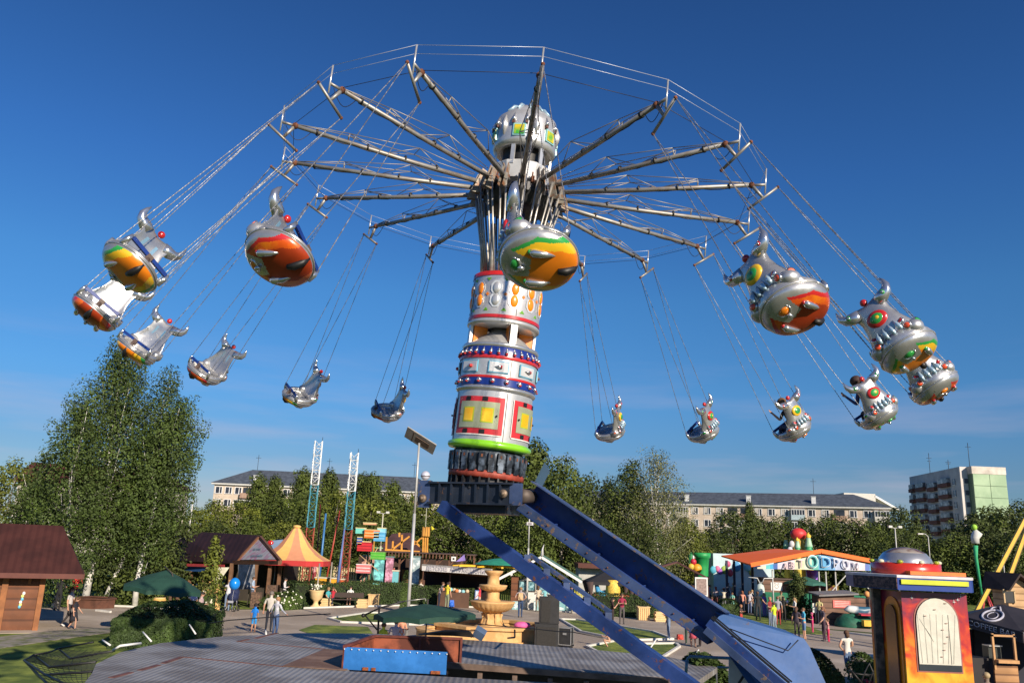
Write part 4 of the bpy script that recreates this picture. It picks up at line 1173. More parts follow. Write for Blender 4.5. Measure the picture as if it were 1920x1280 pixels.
# ================================================================== TREES
def leafmats(base, seed=0):
    return [mat(tuple(x * k for x in base), .75, 0, .25, .8, 0, None, 0, 1, 0, tuple(x * k * j for x, j in zip(base, (1.35, 1.28, 1.2)))) for k in (.78, 1.0, 1.22)]
def tree(name, label, loc, h, r, seed, nl=6000, ls=.22, lm=None, base=.12, shape='round', trunk=(.35, .33, .30), rz=0, clumps=26, tr=.16, lean=(0, 0), group=None, cat='tree', trunks=None, sparse=.5, leafasp=1.6):
    rnd = random.Random(seed)
    t = thing(name, label, cat, loc, rz, group)
    cl = []
    clumps = int(clumps * 1.6)
    for i in range(clumps):
        f = (i + .5) / clumps
        f = base + (1 - base) * f
        if shape == 'round': rr = r * sin(pi * min(1, max(.0, (f - base) / (1 - base)) ** .75 * .93 + .06)) ** .6
        elif shape == 'birch': rr = r * (sin(pi * ((f - base) / (1 - base)) ** .6) ** .7 if f < .999 else 0) * (1.1 - .35 * f)
        elif shape == 'poplar': rr = r * (.55 + .45 * sin(pi * ((f - base) / (1 - base)) ** .8))* (1.05 - .6 * max(0, f - .6) / .4)
        elif shape == 'cone': rr = r * (1.02 - (f - base) / (1 - base))
        elif shape == 'bush': rr = r * sqrt(max(0, 1 - ((f - base) / (1 - base)) ** 2.2))
        a = i * 2.39996 + rnd.uniform(-.5, .5)
        k = sqrt(rnd.uniform(.12, 1))
        cs = (h * .06 + r * .17) * rnd.uniform(.7, 1.3) * (1.0 if f < .85 else .7)
        cl.append((V((rr * k * cos(a) * .85 + lean[0] * f * h, rr * k * sin(a) * .85 + lean[1] * f * h, f * h - cs * .3)), cs, rnd.choice((0, 1, 1, 2))))
    # a few wisps that break the outline
    for i in range(clumps // 3):
        c, cs, m = rnd.choice(cl); o = V((c.x - lean[0] * c.z, c.y - lean[1] * c.z, 0)); o = o.normalized() if o.length > .1 else V((1, 0, 0))
        cl.append((c + o * cs * .9 + V((0, 0, cs * rnd.uniform(-.3, .9))), cs * .45, rnd.choice((1, 2))))
    tot = sum(c[1] ** 2 for c in cl)
    vs, fs, ms = [], [], []
    for c, cs, cm in cl:
        n = int(nl * cs ** 2 / tot)
        for j in range(n):
            u_ = V((rnd.gauss(0, 1), rnd.gauss(0, 1), rnd.gauss(0, 1))).normalized()
            rr = cs * rnd.uniform(.2, 1.0) ** (sparse * .8)
            p = c + V((u_.x * rr, u_.y * rr, u_.z * rr * 1.15))
            if p.z < .15: p.z = .15
            nn = (u_ + V((rnd.gauss(0, .33), rnd.gauss(0, .33), rnd.gauss(.25, .33)))).normalized()
            x, y, _ = frame(nn)
            q = rnd.uniform(0, 6.28); x2 = x * cos(q) + y * sin(q); y2 = nn.cross(x2)
            s1 = ls * rnd.uniform(.6, 1.25); s2 = s1 / leafasp
            o = len(vs)
            vs += [p - x2 * s1 * .5, p + y2 * s2 * .5 , p + x2 * s1 * .5 , p - y2 * s2 * .5]
            fs.append((o, o + 1, o + 2, o + 3))
            m = cm if rnd.random() < .85 else rnd.choice((0, 1, 2)); ms.append(m)
    mb = MB(); mb.add(vs, fs, ms); mb.build('crown', lm, t)
    mb = MB()
    tm = mat(trunk, .9, 0, .3, 1.5, .4, 8)
    for (ox, oy, lx_, ly_, k) in (trunks or [(0, 0, lean[0], lean[1], 1)]):
        pts = [V((ox + (lx_ * f + .015 * sin(f * 9 + seed)) * h, oy + ly_ * f * h, f * h * k)) for f in (0, .1, .22, .4, .6, .8, .94)]
        mb.path(pts, [tr * h / 9 * q for q in (1.3, 1, .9, .7, .45, .25, .08)], 8)
    for c, cs, cm in cl[::4]:
        f = max(.08, min(.85, (c.z / h) * .7)); b0_ = V((lean[0] * f * h, lean[1] * f * h, f * h))
        mb.path([b0_, b0_ * .5 + c * .5 + V((0, 0, -.04 * h)), c], [tr * h / 9 * .22, tr * h / 9 * .12, .01], 5)
    mb.build('trunk', tm, t)
    return t
L1 = leafmats((.068, .098, .010)); L2 = leafmats((.110, .135, .012)); L3 = leafmats((.055, .080, .010)); L4 = leafmats((.13, .145, .05))
BIRCHT = (.62, .60, .56)
LB = leafmats((.050, .084, .011))
def Tz(px, base_y, top_y):
    g = G(px, base_y); return g, (at(px, top_y, g.y)).z
# the big birches at left
g, h_ = Tz(165, 1133, 642)
tree('birch_tree', 'tallest white barked birch with dense crown between the sheds at left', g, h_, 2.35, 11, 38000, .15, LB, .27, 'poplar', BIRCHT, 0, 70, .105, (-.005, 0))
g2, h2 = Tz(182, 1133, 745)
tree('birch_tree', 'leaning birch with slanted white trunk, right beside the tallest birch', g2 + V((.4, .2, 0)), h2, 2.7, 23, 28000, .15, LB, .28, 'birch', BIRCHT, 0, 40, .085, (.25, 0))
tree('birch_tree', 'birch with a lower pointed crown, just left of the tallest birch', at(112, 1130, 46) * V((1, 1, 0)) if False else V((at(112, 1100, 46).x, 46, 0)), at(95, 752, 46).z, 2.2, 37, 20000, .15, LB, .12, 'birch', BIRCHT, 0, 36, .12, (-.03, 0))
tree('birch_tree', 'sparse young birch at the left picture edge behind the brown roof', V((at(50, 1100, 50).x, 50, 0)), at(42, 840, 50).z, 1.9, 41, 10000, .16, LB, .10, 'birch', BIRCHT, 0, 26, .10, (-.02, 0), sparse=.6)
tree('leafy_tree', 'yellowish green tree cut by the left picture edge over the brown roof', V((at(-10, 1100, 54).x, 54, 0)), at(0, 868, 54).z, 3.4, 43, 14000, .20, L2, .05, 'round', (.3, .28, .25), 0, 34, .14)
tree('leafy_tree', 'low dark tree behind the green umbrella, under the leaning birch', V((at(262, 1100, 52).x, 52, 0)), 6.4, 3.6, 47, 14000, .19, L3, .04, 'round', (.2, .18, .15), 0, 34, .14)
tree('birch_tree', 'birch lobe between the tallest birch and the leaning birch', V((at(262, 1100, 49).x, 49, 0)), at(262, 690, 49).z, 1.5, 29, 14000, .15, LB, .22, 'birch', BIRCHT, 0, 28, .09, (.0, 0))
# prototypes for the far belts
ORD = ['first', 'second', 'third', 'fourth', 'fifth', 'sixth', 'seventh', 'eighth', 'ninth', 'tenth', 'eleventh', 'twelfth', 'thirteenth', 'fourteenth', 'fifteenth', 'sixteenth', 'seventeenth', 'eighteenth']
protos_t = {}
def far_tree(px, top, dist, kind, label, group, w=1.0):
    p = at(px, 1000, dist); z = at(px, top, dist).z
    if kind not in protos_t:
        kw = {'round': dict(r=3.2, seed=5, lm=L2, shape='round', base=.02, clumps=34), 'dense': dict(r=3.0, seed=6, lm=L1, shape='round', base=.03, clumps=34), 'tall': dict(r=2.1, seed=7, lm=L1, shape='birch', base=.12, clumps=34), 'pale': dict(r=2.6, seed=8, lm=L2, shape='bush', base=.0, clumps=30), 'dark': dict(r=3.0, seed=9, lm=L3, shape='round', base=.03, clumps=34)}[kind]
        t = tree('leafy_tree', label, (p.x, dist, 0), 8.0, kw['r'], kw['seed'], 9000, .24, kw['lm'], kw['base'], kw['shape'], (.25, .23, .2), 0, kw['clumps'], .12, group=group)
        protos_t[kind] = t
    else:
        t = copy_thing(protos_t[kind], label, loc=(p.x, dist, 0), rz=px * .37, group=group)
    s = z / 8.0 * 1.08
    t.scale = (s * w, s * w, s)
    return t
row = [(362, 962, 88, 'round'), (400, 948, 94, 'pale'), (442, 950, 86, 'round'), (476, 905, 112, 'tall'), (505, 908, 114, 'tall'), (520, 938, 90, 'dense'), (560, 896, 108, 'tall'), (572, 940, 86, 'dense'), (608, 898, 111, 'tall'), (628, 935, 92, 'round'), (672, 905, 114, 'tall'), (690, 905, 110, 'tall'), (692, 940, 88, 'round'), (732, 918, 106, 'tall'), (748, 945, 90, 'dense'), (792, 935, 96, 'round')]
for i, r_ in enumerate(row):
    far_tree(*r_, ORD[i] + ' tree from the left in the belt behind the striped tent and towers', 'trees behind the striped tent', 1.15 if r_[3] != 'tall' else .9)
row = [(345, 992, 74, 'dense'), (400, 985, 76, 'dark'), (460, 980, 78, 'dense'), (530, 985, 80, 'round'), (600, 985, 82, 'dense'), (660, 978, 82, 'dark'), (722, 980, 82, 'dense'), (785, 985, 86, 'dark'), (830, 965, 82, 'dense')]
for i, r_ in enumerate(row):
    far_tree(*r_, ORD[i] + ' bush like tree from the left close behind the stall roofs', 'bushy trees behind the stalls', 1.35)
row = [(880, 965, 84, 'dark'), (925, 950, 78, 'dense'), (965, 895, 86, 'dense'), (1000, 852, 90, 'tall'), (1000, 960, 74, 'dense'), (1065, 960, 76, 'dark'), (1100, 905, 112, 'dark'), (1122, 985, 80, 'dark')]
for i, r_ in enumerate(row):
    far_tree(*r_, ORD[i] + ' tree from the left in the grove behind the blue lever beams', 'trees behind the lever beams', .98)
row = [(1290, 985, 94, 'pale'), (1335, 1000, 98, 'dark'), (1372, 966, 110, 'dark'), (1425, 978, 114, 'dark'), (1468, 980, 116, 'dense'), (1512, 982, 114, 'dark'), (1558, 976, 116, 'dense'), (1600, 982, 110, 'dark'), (1640, 988, 110, 'dense'), (1672, 985, 114, 'dark'), (1690, 962, 160, 'dark'), (1722, 1005, 110, 'dense'), (1680, 1010, 94, 'dark'), (1745, 1022, 94, 'dense')]
for i, r_ in enumerate(row):
    far_tree(*r_, ORD[i] + ' tree from the left in the belt behind the orange roof', 'trees behind the orange roof', 1.25)
row = [(1790, 1008, 92, 'dense'), (1825, 978, 110, 'dark'), (1850, 965, 116, 'dense'), (1885, 968, 110, 'dark'), (1920, 955, 120, 'dark'), (1860, 1005, 90, 'dark'), (1905, 1010, 88, 'dense')]
for i, r_ in enumerate(row):
    far_tree(*r_, ORD[i] + ' tree from the left in the belt right of the green wall', 'trees below the green wall', 1.25)
# two tall trees in front of the long block
p = at(1183, 1000, 84); tree('poplar_tree', 'tall dark green tree in front of the long block, left of the airy birch', (p.x, 84, 0), at(1180, 866, 84).z, 2.7, 61, 15000, .24, L1, .05, 'poplar', (.45, .43, .40), 0, 40, .13)
far_tree(1052, 880, 76, 'dense', 'tree with a rounded top just right of the fin of the upper lever', 'trees behind the lever beams', .75)
far_tree(1406, 955, 112, 'tall', 'slender tree top standing before the long block windows', 'trees behind the orange roof', .55)
p = at(1140, 1000, 86); tree('leafy_tree', 'grey green small crowned tree at the left shoulder of the tall dark tree', (p.x, 86, 0), at(1128, 898, 86).z, 2.4, 62, 8000, .22, L4, .10, 'birch', (.45, .43, .40), 0, 30, .10)
p = at(1232, 1000, 82); tree('birch_tree', 'airy pale leaved birch with a branching white trunk before the long block', (p.x, 82, 0), at(1238, 850, 82).z, 4.6, 63, 15000, .18, L4, .22, 'birch', BIRCHT, 0, 64, .13, (.0, 0), sparse=.45)
p = at(1275, 1000, 92); tree('leafy_tree', 'yellow green round tree right below the airy birch', (p.x, 92, 0), at(1275, 985, 92).z, 4.2, 64, 11000, .22, L2, .02, 'round', (.3, .28, .25), 0, 34, .12)
p = at(1195, 1000, 76); tree('leafy_tree', 'dark round tree low in front of the airy birch trunk', (p.x, 76, 0), at(1195, 975, 76).z, 3.8, 65, 11000, .22, L3, .02, 'round', (.3, .28, .25), 0, 34, .12)

# ================================================================== PLATFORM OF THE RIDE
PZ = 2.0
def q2(l, z=PZ): return [G(x, y, z) for x, y in l]
DECK = wavemat((.235, .23, .23), (.28, .275, .275), 3.0, 'X', .6, .05, (.3, .7), .4, 0, 'Object', (.70, .65, .60))
pt = thing('ride_platform', 'low round grey ribbed steel platform in front of the carousel', 'platform', (-2, 15, 0))
org = V((-2, 15, 0))
back = [G(172, 1262, PZ), G(180, 1244, PZ), G(225, 1222, PZ), G(300, 1205, PZ), G(410, 1193, PZ), G(560, 1186, PZ), G(700, 1187, PZ), G(900, 1200, PZ), G(1100, 1216, PZ), G(1250, 1230, PZ), G(1345, 1250, PZ)]
poly = back + q2([(1310, 1274), (1160, 1262), (837, 1240), (700, 1236), (648, 1257), (1120, 1284), (1150, 1350), (60, 1350), (150, 1290)])
mb = MB(); mb.prism([(p.x + 2, p.y - 15) for p in poly], PZ - .10, PZ)
deck = mb.build('deck', DECK, pt)
mb = MB()
for i in range(len(back) - 1):
    a, b_ = back[i] - org, back[i + 1] - org
    mb.slab([a + V((0, 0, -.1)), b_ + V((0, 0, -.1)), b_ + V((0, 0, -1.9)), a + V((0, 0, -1.9))], .04)
mb.build('skirt', mat((.06, .065, .08), .6, .2, .3, 2), pt)
mb = MB(); mb.prism([(p.x + 2, p.y - 15) for p in q2([(1310, 1274), (837, 1240), (700, 1236), (648, 1257), (1120, 1284), (1330, 1330)])], PZ - 1.0, PZ - .9)
mb.build('trough_floor', BLACK, pt)
BRN = mat((.16, .11, .085), .7, .2, .35, 3)
def onp(x, y, dz=0, z=PZ): return G(x, y, z) - org + V((0, 0, dz))
mb = MB(); mb.beam(onp(837, 1240, -.055), onp(1310, 1274, -.055), .08, .10); mb.build('fascia_beam', BRN, pt)
for i in range(8):
    p = onp(837, 1240) * (1 - i / 7) + onp(1310, 1274) * (i / 7)
    mb = MB(); mb.beam(p + V((0, 0, -.15)), p + V((0, 0, -.95)), .09, .09); mb.build('post', BRN, pt)
RL = mat((.14, .06, .05), .8, .1, .3, 3)
def seam(l, w=.035, m=RL, par=pt, nm='plate_seam'):
    mb = MB(); q = [onp(x, y, .004) for x, y in l]
    for i in range(len(q) - 1): mb.beam(q[i], q[i + 1], w, .012)
    mb.build(nm, m, par)
seam([(208, 1270), (246, 1260)], .09); seam([(262, 1256), (298, 1246)], .09); seam([(306, 1243), (342, 1231)], .09); seam([(342, 1231), (531, 1249)], .03)
seam([(446, 1202), (466, 1198)], .08); seam([(479, 1196), (520, 1186)], .08); seam([(446, 1202), (640, 1219)], .02)
seam([(531, 1249), (611, 1217), (650, 1220)], .06)
mb = MB(); q = [onp(x, y, .006) for x, y in ((531, 1249), (611, 1217), (700, 1224), (648, 1257))]; mb.slab(q, .01)
mb.build('rusty_plate', mat((.21, .115, .075), .8, .1, .25, 1.5, 0, None, 0, 1, 0, (.27, .17, .12)), pt)
# tray: blue front panel and rusty sides
f0, f1 = onp(643, 1254), onp(836, 1264)
c0 = onp(699, 1236); c1 = onp(865, 1241, 0)
zt = .36
mb = MB(); mb.slab([f0, f1, f1 + V((0, 0, .36)), f0 + V((0, 0, .36))], .03)
bp_ = mb.build('blue_panel', mat((.02, .16, .48), .5, 0, .12, 2.5, 0, None, 0, 1, 0, (.03, .19, .55)), pt)
for i in range(15):
    p = f0 * (1 - i / 14) + f1 * (i / 14) + V((0, -.02, .33))
    mb = MB(); mb.ball(p, .012, 6, 4); mb.build('rivet', WHITE, bp_)
for (u_, w) in ((.22, .10), (.30, .07), (.90, .16)):
    p = f0 * (1 - u_) + f1 * u_
    mb = MB(); mb.box(p + V((0, -.022, .03)), (w, .01, .05)); mb.build('rust_patch', mat((.25, .07, .02), .9, 0, .4, 20), bp_)
RS = mat((.17, .045, .025), .8, .1, .3, 2.5, 0, None, 0, 1, 0, (.32, .085, .04))
mb = MB()
mb.slab([c0, c1, c1 + V((0, 0, .42)), c0 + V((0, 0, .42))], .03)
mb.slab([f0, c0, c0 + V((0, 0, .42)), f0 + V((0, 0, .36))], .03)
mb.beam(c0 + V((0, 0, .42)), c1 + V((0, 0, .42)), .07, .04, 1); mb.beam(f0 + V((0, 0, .37)), c0 + V((0, 0, .42)), .07, .04, 1)
for u_ in (.52, .99):
    p = c0 * (1 - u_) + c1 * u_; mb.beam(p + V((0, -.03, 0)), p + V((0, -.03, .42)), .04, .04, 1)
mb.build('rusty_tray', [RS, mat((.14, .035, .025), .8, .1, .3, 4)], pt)
# grate frame fence lying off the left edge
ft = thing('net_frame', 'black safety net frame leaning out from the left platform edge', 'net frame', G(172, 1262, 1.9))
o2 = ft.location.copy()
def n3(x, y, z): return G(x, y, z) - o2
mb = MB()
A_ = n3(45, 1237, 1.6); B_ = n3(63, 1227, 1.6); C_ = n3(109, 1215, 1.6)
lines = [[n3(178, 1258, 1.9), n3(85, 1264, 1.75), A_, B_, n3(93, 1250, 1.75), n3(180, 1240, 1.9)], [B_, n3(93, 1222, 1.6), C_, n3(132, 1234, 1.75), n3(215, 1219, 1.95)], [A_, n3(88, 1281, 1.6), n3(130, 1300, 1.6)], [n3(85, 1264, 1.75), n3(140, 1290, 1.7)], [C_, n3(175, 1203, 1.8)]]
for l in lines: mb.path(l, .02, 7)
mb.build('tube_frame', BLACK, ft)
mb = MB()
def net(a, b_, c, d, n=12, mm=9):
    for i in range(n + 1):
        u_ = i / n; mb.path([a * (1 - u_) + b_ * u_, ((a * (1 - u_) + b_ * u_) + (d * (1 - u_) + c * u_)) / 2 + V((0, 0, -.05)), d * (1 - u_) + c * u_], .0045, 4)
    for j in range(mm + 1):
        v_ = j / mm; mb.path([a * (1 - v_) + d * v_, ((a * (1 - v_) + d * v_) + (b_ * (1 - v_) + c * v_)) / 2 + V((0, 0, -.05)), b_ * (1 - v_) + c * v_], .0045, 4)
net(A_, B_, n3(180, 1240, 1.9), n3(178, 1258, 1.9)); net(B_, C_, n3(215, 1219, 1.95), n3(180, 1240, 1.9)); net(A_, n3(178, 1258, 1.9), n3(170, 1285, 1.9), n3(100, 1290, 1.6))
mb.build('netting', mat((.03, .035, .03), .9), ft)
# white tube and slanted rods on the rear edge
mb = MB(); l = [n_ for n_ in (G(212, 1218, 2.05), G(225, 1210, 2.15), G(264, 1205, 2.15))]; mb.path(l, .022, 7)
tag(mb.build('bent_tube', WHITE), 'bent white tube on the left rear edge of the platform', 'tube')
for (x0, y0, x1, y1, lb) in ((284, 1202, 268, 1184, 'slanted white rod on the platform edge before the dark bush'), (367, 1188, 355, 1170, 'slanted white rod at the right end of the dark bush'), (207, 1209, 192, 1199, 'short slanted rod leftmost on the platform edge'), (499, 1189, 498, 1180, 'small upright peg on the platform edge behind the walking couple'), (1218, 1216, 1231, 1197, 'thin white rod standing before the right lawn island'), (1297, 1240, 1310, 1217, 'thin white rod left of the blue railing')):
    d_ = 15.5 if x0 < 1000 else 15.8
    mb = MB(); a = G(x0, y0, PZ); b_ = at(x1, y1, a.y + .15); mb.tube(a, b_, .018, .016, 7)
    tag(mb.build('marker_rod', WHITE), lb, 'rod')
# rope sagging behind the platform
def rope(pts, r_, label, m=BLACK, nm='rope'):
    mb = MB(); mb.path(pts, r_, 5); return tag(mb.build(nm, m), label, nm)
rope([at(390, 1168, 19), at(430, 1162, 19), at(480, 1158, 19), at(560, 1153, 19), at(620, 1150, 19)], .012, 'thin dark rope sagging behind the platform before the walking family')
rope([at(880, 1168, 18.2), at(1000, 1178, 18), at(1045, 1183, 17.8), at(1073, 1184, 17.6), at(1130, 1195, 17.4)], .010, 'thin dark rope strung before the fountain and the loudspeakers')
rope([G(952, 1197, PZ) + V((0, 0, .02)), at(965, 1194, 18), at(965, 1180, 18.1)], .02, 'black cable hook on the platform edge before the fountain', BLACK, 'cable')
# spotlights on the rear edge
st = thing('floodlight', 'blue grey floodlight box on the platform edge left of the fountain', 'floodlight', G(893, 1197, PZ))
mb = MB(); mb.box((0, 0, .18), (.26, .20, .20), 0, TR(rx=.5, ry=.5)); mb.build('lamp_housing', mat((.10, .15, .24), .4, .2), st)
mb = MB(); mb.path([V((-.12, 0, .02)), V((-.14, 0, .2)), V((.14, 0, .2)), V((.12, 0, .02))], .012, 5); mb.build('bracket', BLACK, st)
mb = MB(); a = onp(790, 1190, .03, PZ) + org
mb.slab([G(785, 1187, 2.05), G(835, 1180, 2.25), G(880, 1181, 2.3), G(890, 1192, 2.05), G(850, 1189, 2.12), G(825, 1186, 2.1)], .03)
tag(mb.build('black_cover', BLACK), 'black angular cover on the platform edge under the second parasol', 'cover')
# blue railing and panel right
rt = thing('blue_railing', 'light blue tube railing with a pale panel at the right end of the platform', 'railing', G(1285, 1262, 1.2))
o3 = rt.location.copy()
mb = MB(); z = 2.6
mb.path([at(1288, 1236, 14) - o3, at(1293, 1230, 14) - o3, at(1372, 1233, 14) - o3, at(1392, 1236, 14) - o3], .025, 7)
mb.path([at(1345, 1250, 14) - o3, at(1400, 1251, 14) - o3], .018, 7); mb.tube(at(1288, 1236, 14) - o3, at(1286, 1262, 14) - o3, .025, None, 7)
mb.build('rail', mat((.12, .25, .38), .4, .2), rt)
mb = MB(); mb.slab([at(1367, 1236, 13.6) - o3, at(1367, 1300, 13.6) - o3, at(1440, 1300, 13.6) - o3, at(1400, 1236, 13.6) - o3], .03); mb.build('panel', mat((.5, .52, .55), .6), rt)
mb = MB(); mb.tube(at(1405, 1250, 13.4) - o3, at(1372, 1300, 13.4) - o3, .02, None, 6); mb.tube(at(1405, 1250, 13.4) - o3, at(1440, 1300, 13.4) - o3, .02, None, 6); mb.build('brace', BLACK, rt)

# ================================================================== PARK
WOOD = wavemat((.10, .032, .012), (.17, .058, .022), .75, 'Z', .7, 0, (.06, .14), .4)
POSTW = mat((.27, .10, .032), .7, 0, .2, 3)
BROOF = wavemat((.052, .015, .011), (.062, .019, .014), 1.1, 'X', .6, .1, (.2, .5), .25)
def T0(name, label, cat, x, y, rz=0, z=0, group=None):
    return thing(name, label, cat, G(x, y, z), rz, group)
# ---- left shed
g = G(66, 1182)
t = thing('wooden_shed', 'brown plank shed with dark red roof cut by the left picture edge', 'shed', g, R_(27))
lw = 3.4
mb = MB(); mb.box((-lw / 2, 1.6, 1.18), (lw, 3.2, 2.36)); mb.build('wall', WOOD, t)
mb = MB(); mb.box((-.02, -.06, 1.15), (.20, .16, 2.3)); mb.build('post', POSTW, t)
mb = MB(); mb.box((-1.35, -.06, 1.15), (.22, .16, 2.3)); mb.build('post', POSTW, t)
mb = MB(); mb.box((-.50, -.07, 2.1), (.10, .10, .5)); mb.build('post', POSTW, t)
zt_ = at(137, 1075, g.y).z
e = [V((-6, -.75, zt_)), V((1.45, -.75, zt_)), V((1.45, 3.7, zt_)), V((-6, 3.7, zt_))]
r1 = V((.35, 1.7, 4.25)); r0 = V((-5, 1.7, 4.25))
mb = MB()
mb.add(e + [r0, r1], [(0, 1, 5, 4), (1, 2, 5), (2, 3, 4, 5), (3, 0, 4), (3, 2, 1, 0)])
rf = mb.build('roof', BROOF, t)
mb = MB(); mb.box((-2.27, -.77, zt_ - .10), (7.4, .05, .2)); mb.box((1.46, 1.48, zt_ - .10), (.05, 4.45, .2)); mb.build('eave_board', mat((.12, .035, .025), .7), rf)
mb = MB()
for i, c in enumerate(((0, .0, .9), (.01, .0, .98), (-.01, 0, 1.08), (.02, 0, 1.2), (0, 0, 1.32), (.02, 0, 1.43))):
    mb.ball((-.72 + c[0] + i * .012, -.03, c[2] + .05), (.06, .02, .07), 10, 6, i % 3)
mb.build('paper_garland', [CYAN, mat((.6, .65, .2), .6), WHITE], t)
# ---- long brown roofed stall with a gable sign
g = V((at(470, 1100, 53.5).x, 53.5, 0))
t = thing('brown_stall', 'long market stall with dark brown roof and a flower sign on its gable', 'stall', g)
rp = [at(337, 994, 56.5) - g, at(490, 1003, 53.0) - g, at(437, 1056, 51.0) - g, at(340, 1051, 54.5) - g]
bk = [at(490, 1003, 53.0) - g, at(526, 1050, 54.1) - g]
DBR = wavemat((.020, .008, .009), (.027, .011, .012), .9, 'X', .6, .1, (.3, .6), .25)
mb = MB(); mb.slab([rp[0] + V((-1.0, .3, 0)), rp[3] + V((-1.0, .3, 0)), rp[2], rp[1]], .10); mb.slab([rp[0] + V((-1.0, .4, 0)), rp[1], bk[1], rp[3] + V((-2.0, 5, 0))], .10)
mb.build('roof', DBR, t)
ga, gb, gc = at(486, 1012, 52.7) - g, at(452, 1051, 51.4) - g, at(519, 1050.5, 46.2) - g
mb = MB(); gx = (gc - gb).normalized(); gz = (ga - (gb + gc) / 2).normalized(); gn = gx.cross(gz)
if gn.y > 0: gn = -gn
mb.slab([ga + gn * .26, gb + gn * .26, gc + gn * .26], .06); sg = mb.build('gable_sign', mat((.55, .55, .56), .7, 0, .1, 2.5, 0, None, 0, 1, 0, (.48, .22, .32), 3), t)
gx = (gc - gb).normalized(); gz = (ga - (gb + gc) / 2).normalized(); gn = gx.cross(gz)
if gn.y > 0: gn = -gn
for (u_, s_, w_, body) in ((.46, .46, 1.45, 'ДАЧНЫЕ'), (.15, .50, 2.1, 'ШАШЛЫКИ')):
    c = (gb + gc) / 2 + gz * ((ga - (gb + gc) / 2).length * u_) + gn * .34
    text(body, s_, basis(c, gx, gz, gx.cross(gz)), mat((.07, .20, .24), .6), sg, width=w_)
mb = MB(); mb.beam(ga + V((.1, -.12, .16)), gc + V((.25, -.12, -.05)), .14, .2); mb.beam(ga + V((0, -.12, .14)), gb + V((-.2, -.12, -.1)), .14, .2); mb.build('gable_board', mat((.16, .07, .035), .7), t)
mb = MB(); mb.beam(gb + V((-.4, -.1, -.1)), gc + V((.2, -.1, -.1)), .18, .22); mb.build('lintel', mat((.14, .06, .03), .7), t)
for (x, d_) in ((435, 51.1), (507, 53.5), (481, 52.7), (526, 54.1), (360, 54.0)):
    p = at(x, 1060, d_) - g; mb = MB(); mb.beam(V((p.x, p.y, 0)), V((p.x, p.y, 2.5)), .20, .20); mb.build('post', mat((.16, .08, .04), .75, 0, .2, 3), t)
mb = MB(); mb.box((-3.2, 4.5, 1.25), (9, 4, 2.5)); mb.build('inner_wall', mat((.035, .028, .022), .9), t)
mb = MB(); p = at(462, 1075, 52.1) - g; mb.slab([at(447, 1056, 51.5) - g, at(447, 1104, 51.5) - g, at(478, 1104, 52.5) - g, at(478, 1055, 52.5) - g], .03); mb.build('clear_curtain', mat((.16, .17, .19), .12, 0, .5, 2.5), t)
mb = MB(); mb.slab([at(404, 1063, 50.7) - g, at(404, 1094, 50.5) - g, at(408, 1094, 50.5) - g, at(430, 1063, 50.9) - g], .02); mb.build('cream_drape', mat((.50, .47, .36), .8), t)
mb = MB(); mb.box(at(480, 1126, 51.1) - g + V((0, 0, 0)), (.55, .4, 1.0)); mb.build('stone_pier', mat((.13, .08, .055), .95, 0, .5, 9), t)
mb = MB(); mb.box(at(509, 1118, 52.1) - g + V((0, 0, 0)), (.55, .4, 1.35)); mb.build('stone_pier', mat((.13, .08, .055), .95, 0, .5, 9), t)
mb = MB(); mb.slab([at(350, 1056, 53.0) - g, at(350, 1061, 53.0) - g, at(420, 1063, 51.0) - g, at(420, 1058, 51.0) - g], .04); mb.build('valance', mat((.42, .05, .06), .7), t)
mb = MB(); mb.slab([at(345, 1061, 53.5) - g, at(345, 1070, 53.5) - g, at(405, 1072, 51.5) - g, at(405, 1062, 51.5) - g], .04); mb.build('blue_banner', mat((.02, .09, .28), .7), t)
# ---- striped tent
tp = at(557, 987, 55); g = V((tp.x, 55, 0))
t = thing('striped_tent', 'orange and yellow striped tent with a pointed top and red valance', 'tent', g)
mb = MB(); NS = 12
z1 = tp.z; zb = at(560, 1050, 54).z
for s_ in range(NS):
    a0_, a1_ = 2 * pi * s_ / NS, 2 * pi * (s_ + 1) / NS
    def rad_(a): return 2.05 / max(abs(cos(a)), abs(sin(a))) ** .75
    prof = [(0.05, 0), (.13, .10), (.26, .32), (.45, .60), (.72, .84), (1.0, 1.0)]
    vs = []
    for (k, f) in prof:
        for a in (a0_, a1_): vs.append(V((rad_(a) * k * cos(a) * 1.1, rad_(a) * k * sin(a), z1 + (zb - z1) * f)))
    mb.add(vs, [(2 * i, 2 * i + 2, 2 * i + 3, 2 * i + 1) for i in range(5)], s_ % 2, True)
    p0_, p1_ = vs[-2], vs[-1]
    mb.add([p0_, p1_, p1_ - V((0, 0, .32)), p0_ - V((0, 0, .32))], [(3, 2, 1, 0)], 2)
mb.ball((0, 0, z1), (.28, .28, .12), 10, 6, 0)
mb.build('canopy', [mat((.66, .42, .13), .8, 0, .05), mat((.60, .26, .14), .8, 0, .05), mat((.46, .03, .03), .8, 0, .05)], t)
for (x, y) in ((-2.1, -1.9), (2.1, -1.9), (2.1, 1.9), (-2.1, 1.9)):
    mb = MB(); mb.tube((x, y, 0), (x, y, zb - .1), .05, None, 8); mb.build('pole', mat((.35, .3, .25), .5, .3), t)
mb = MB(); mb.box((.0, 1.6, .55), (4.2, .08, 1.1)); mb.build('inner_fence', mat((.55, .50, .28), .8, 0, .2, 4), t)
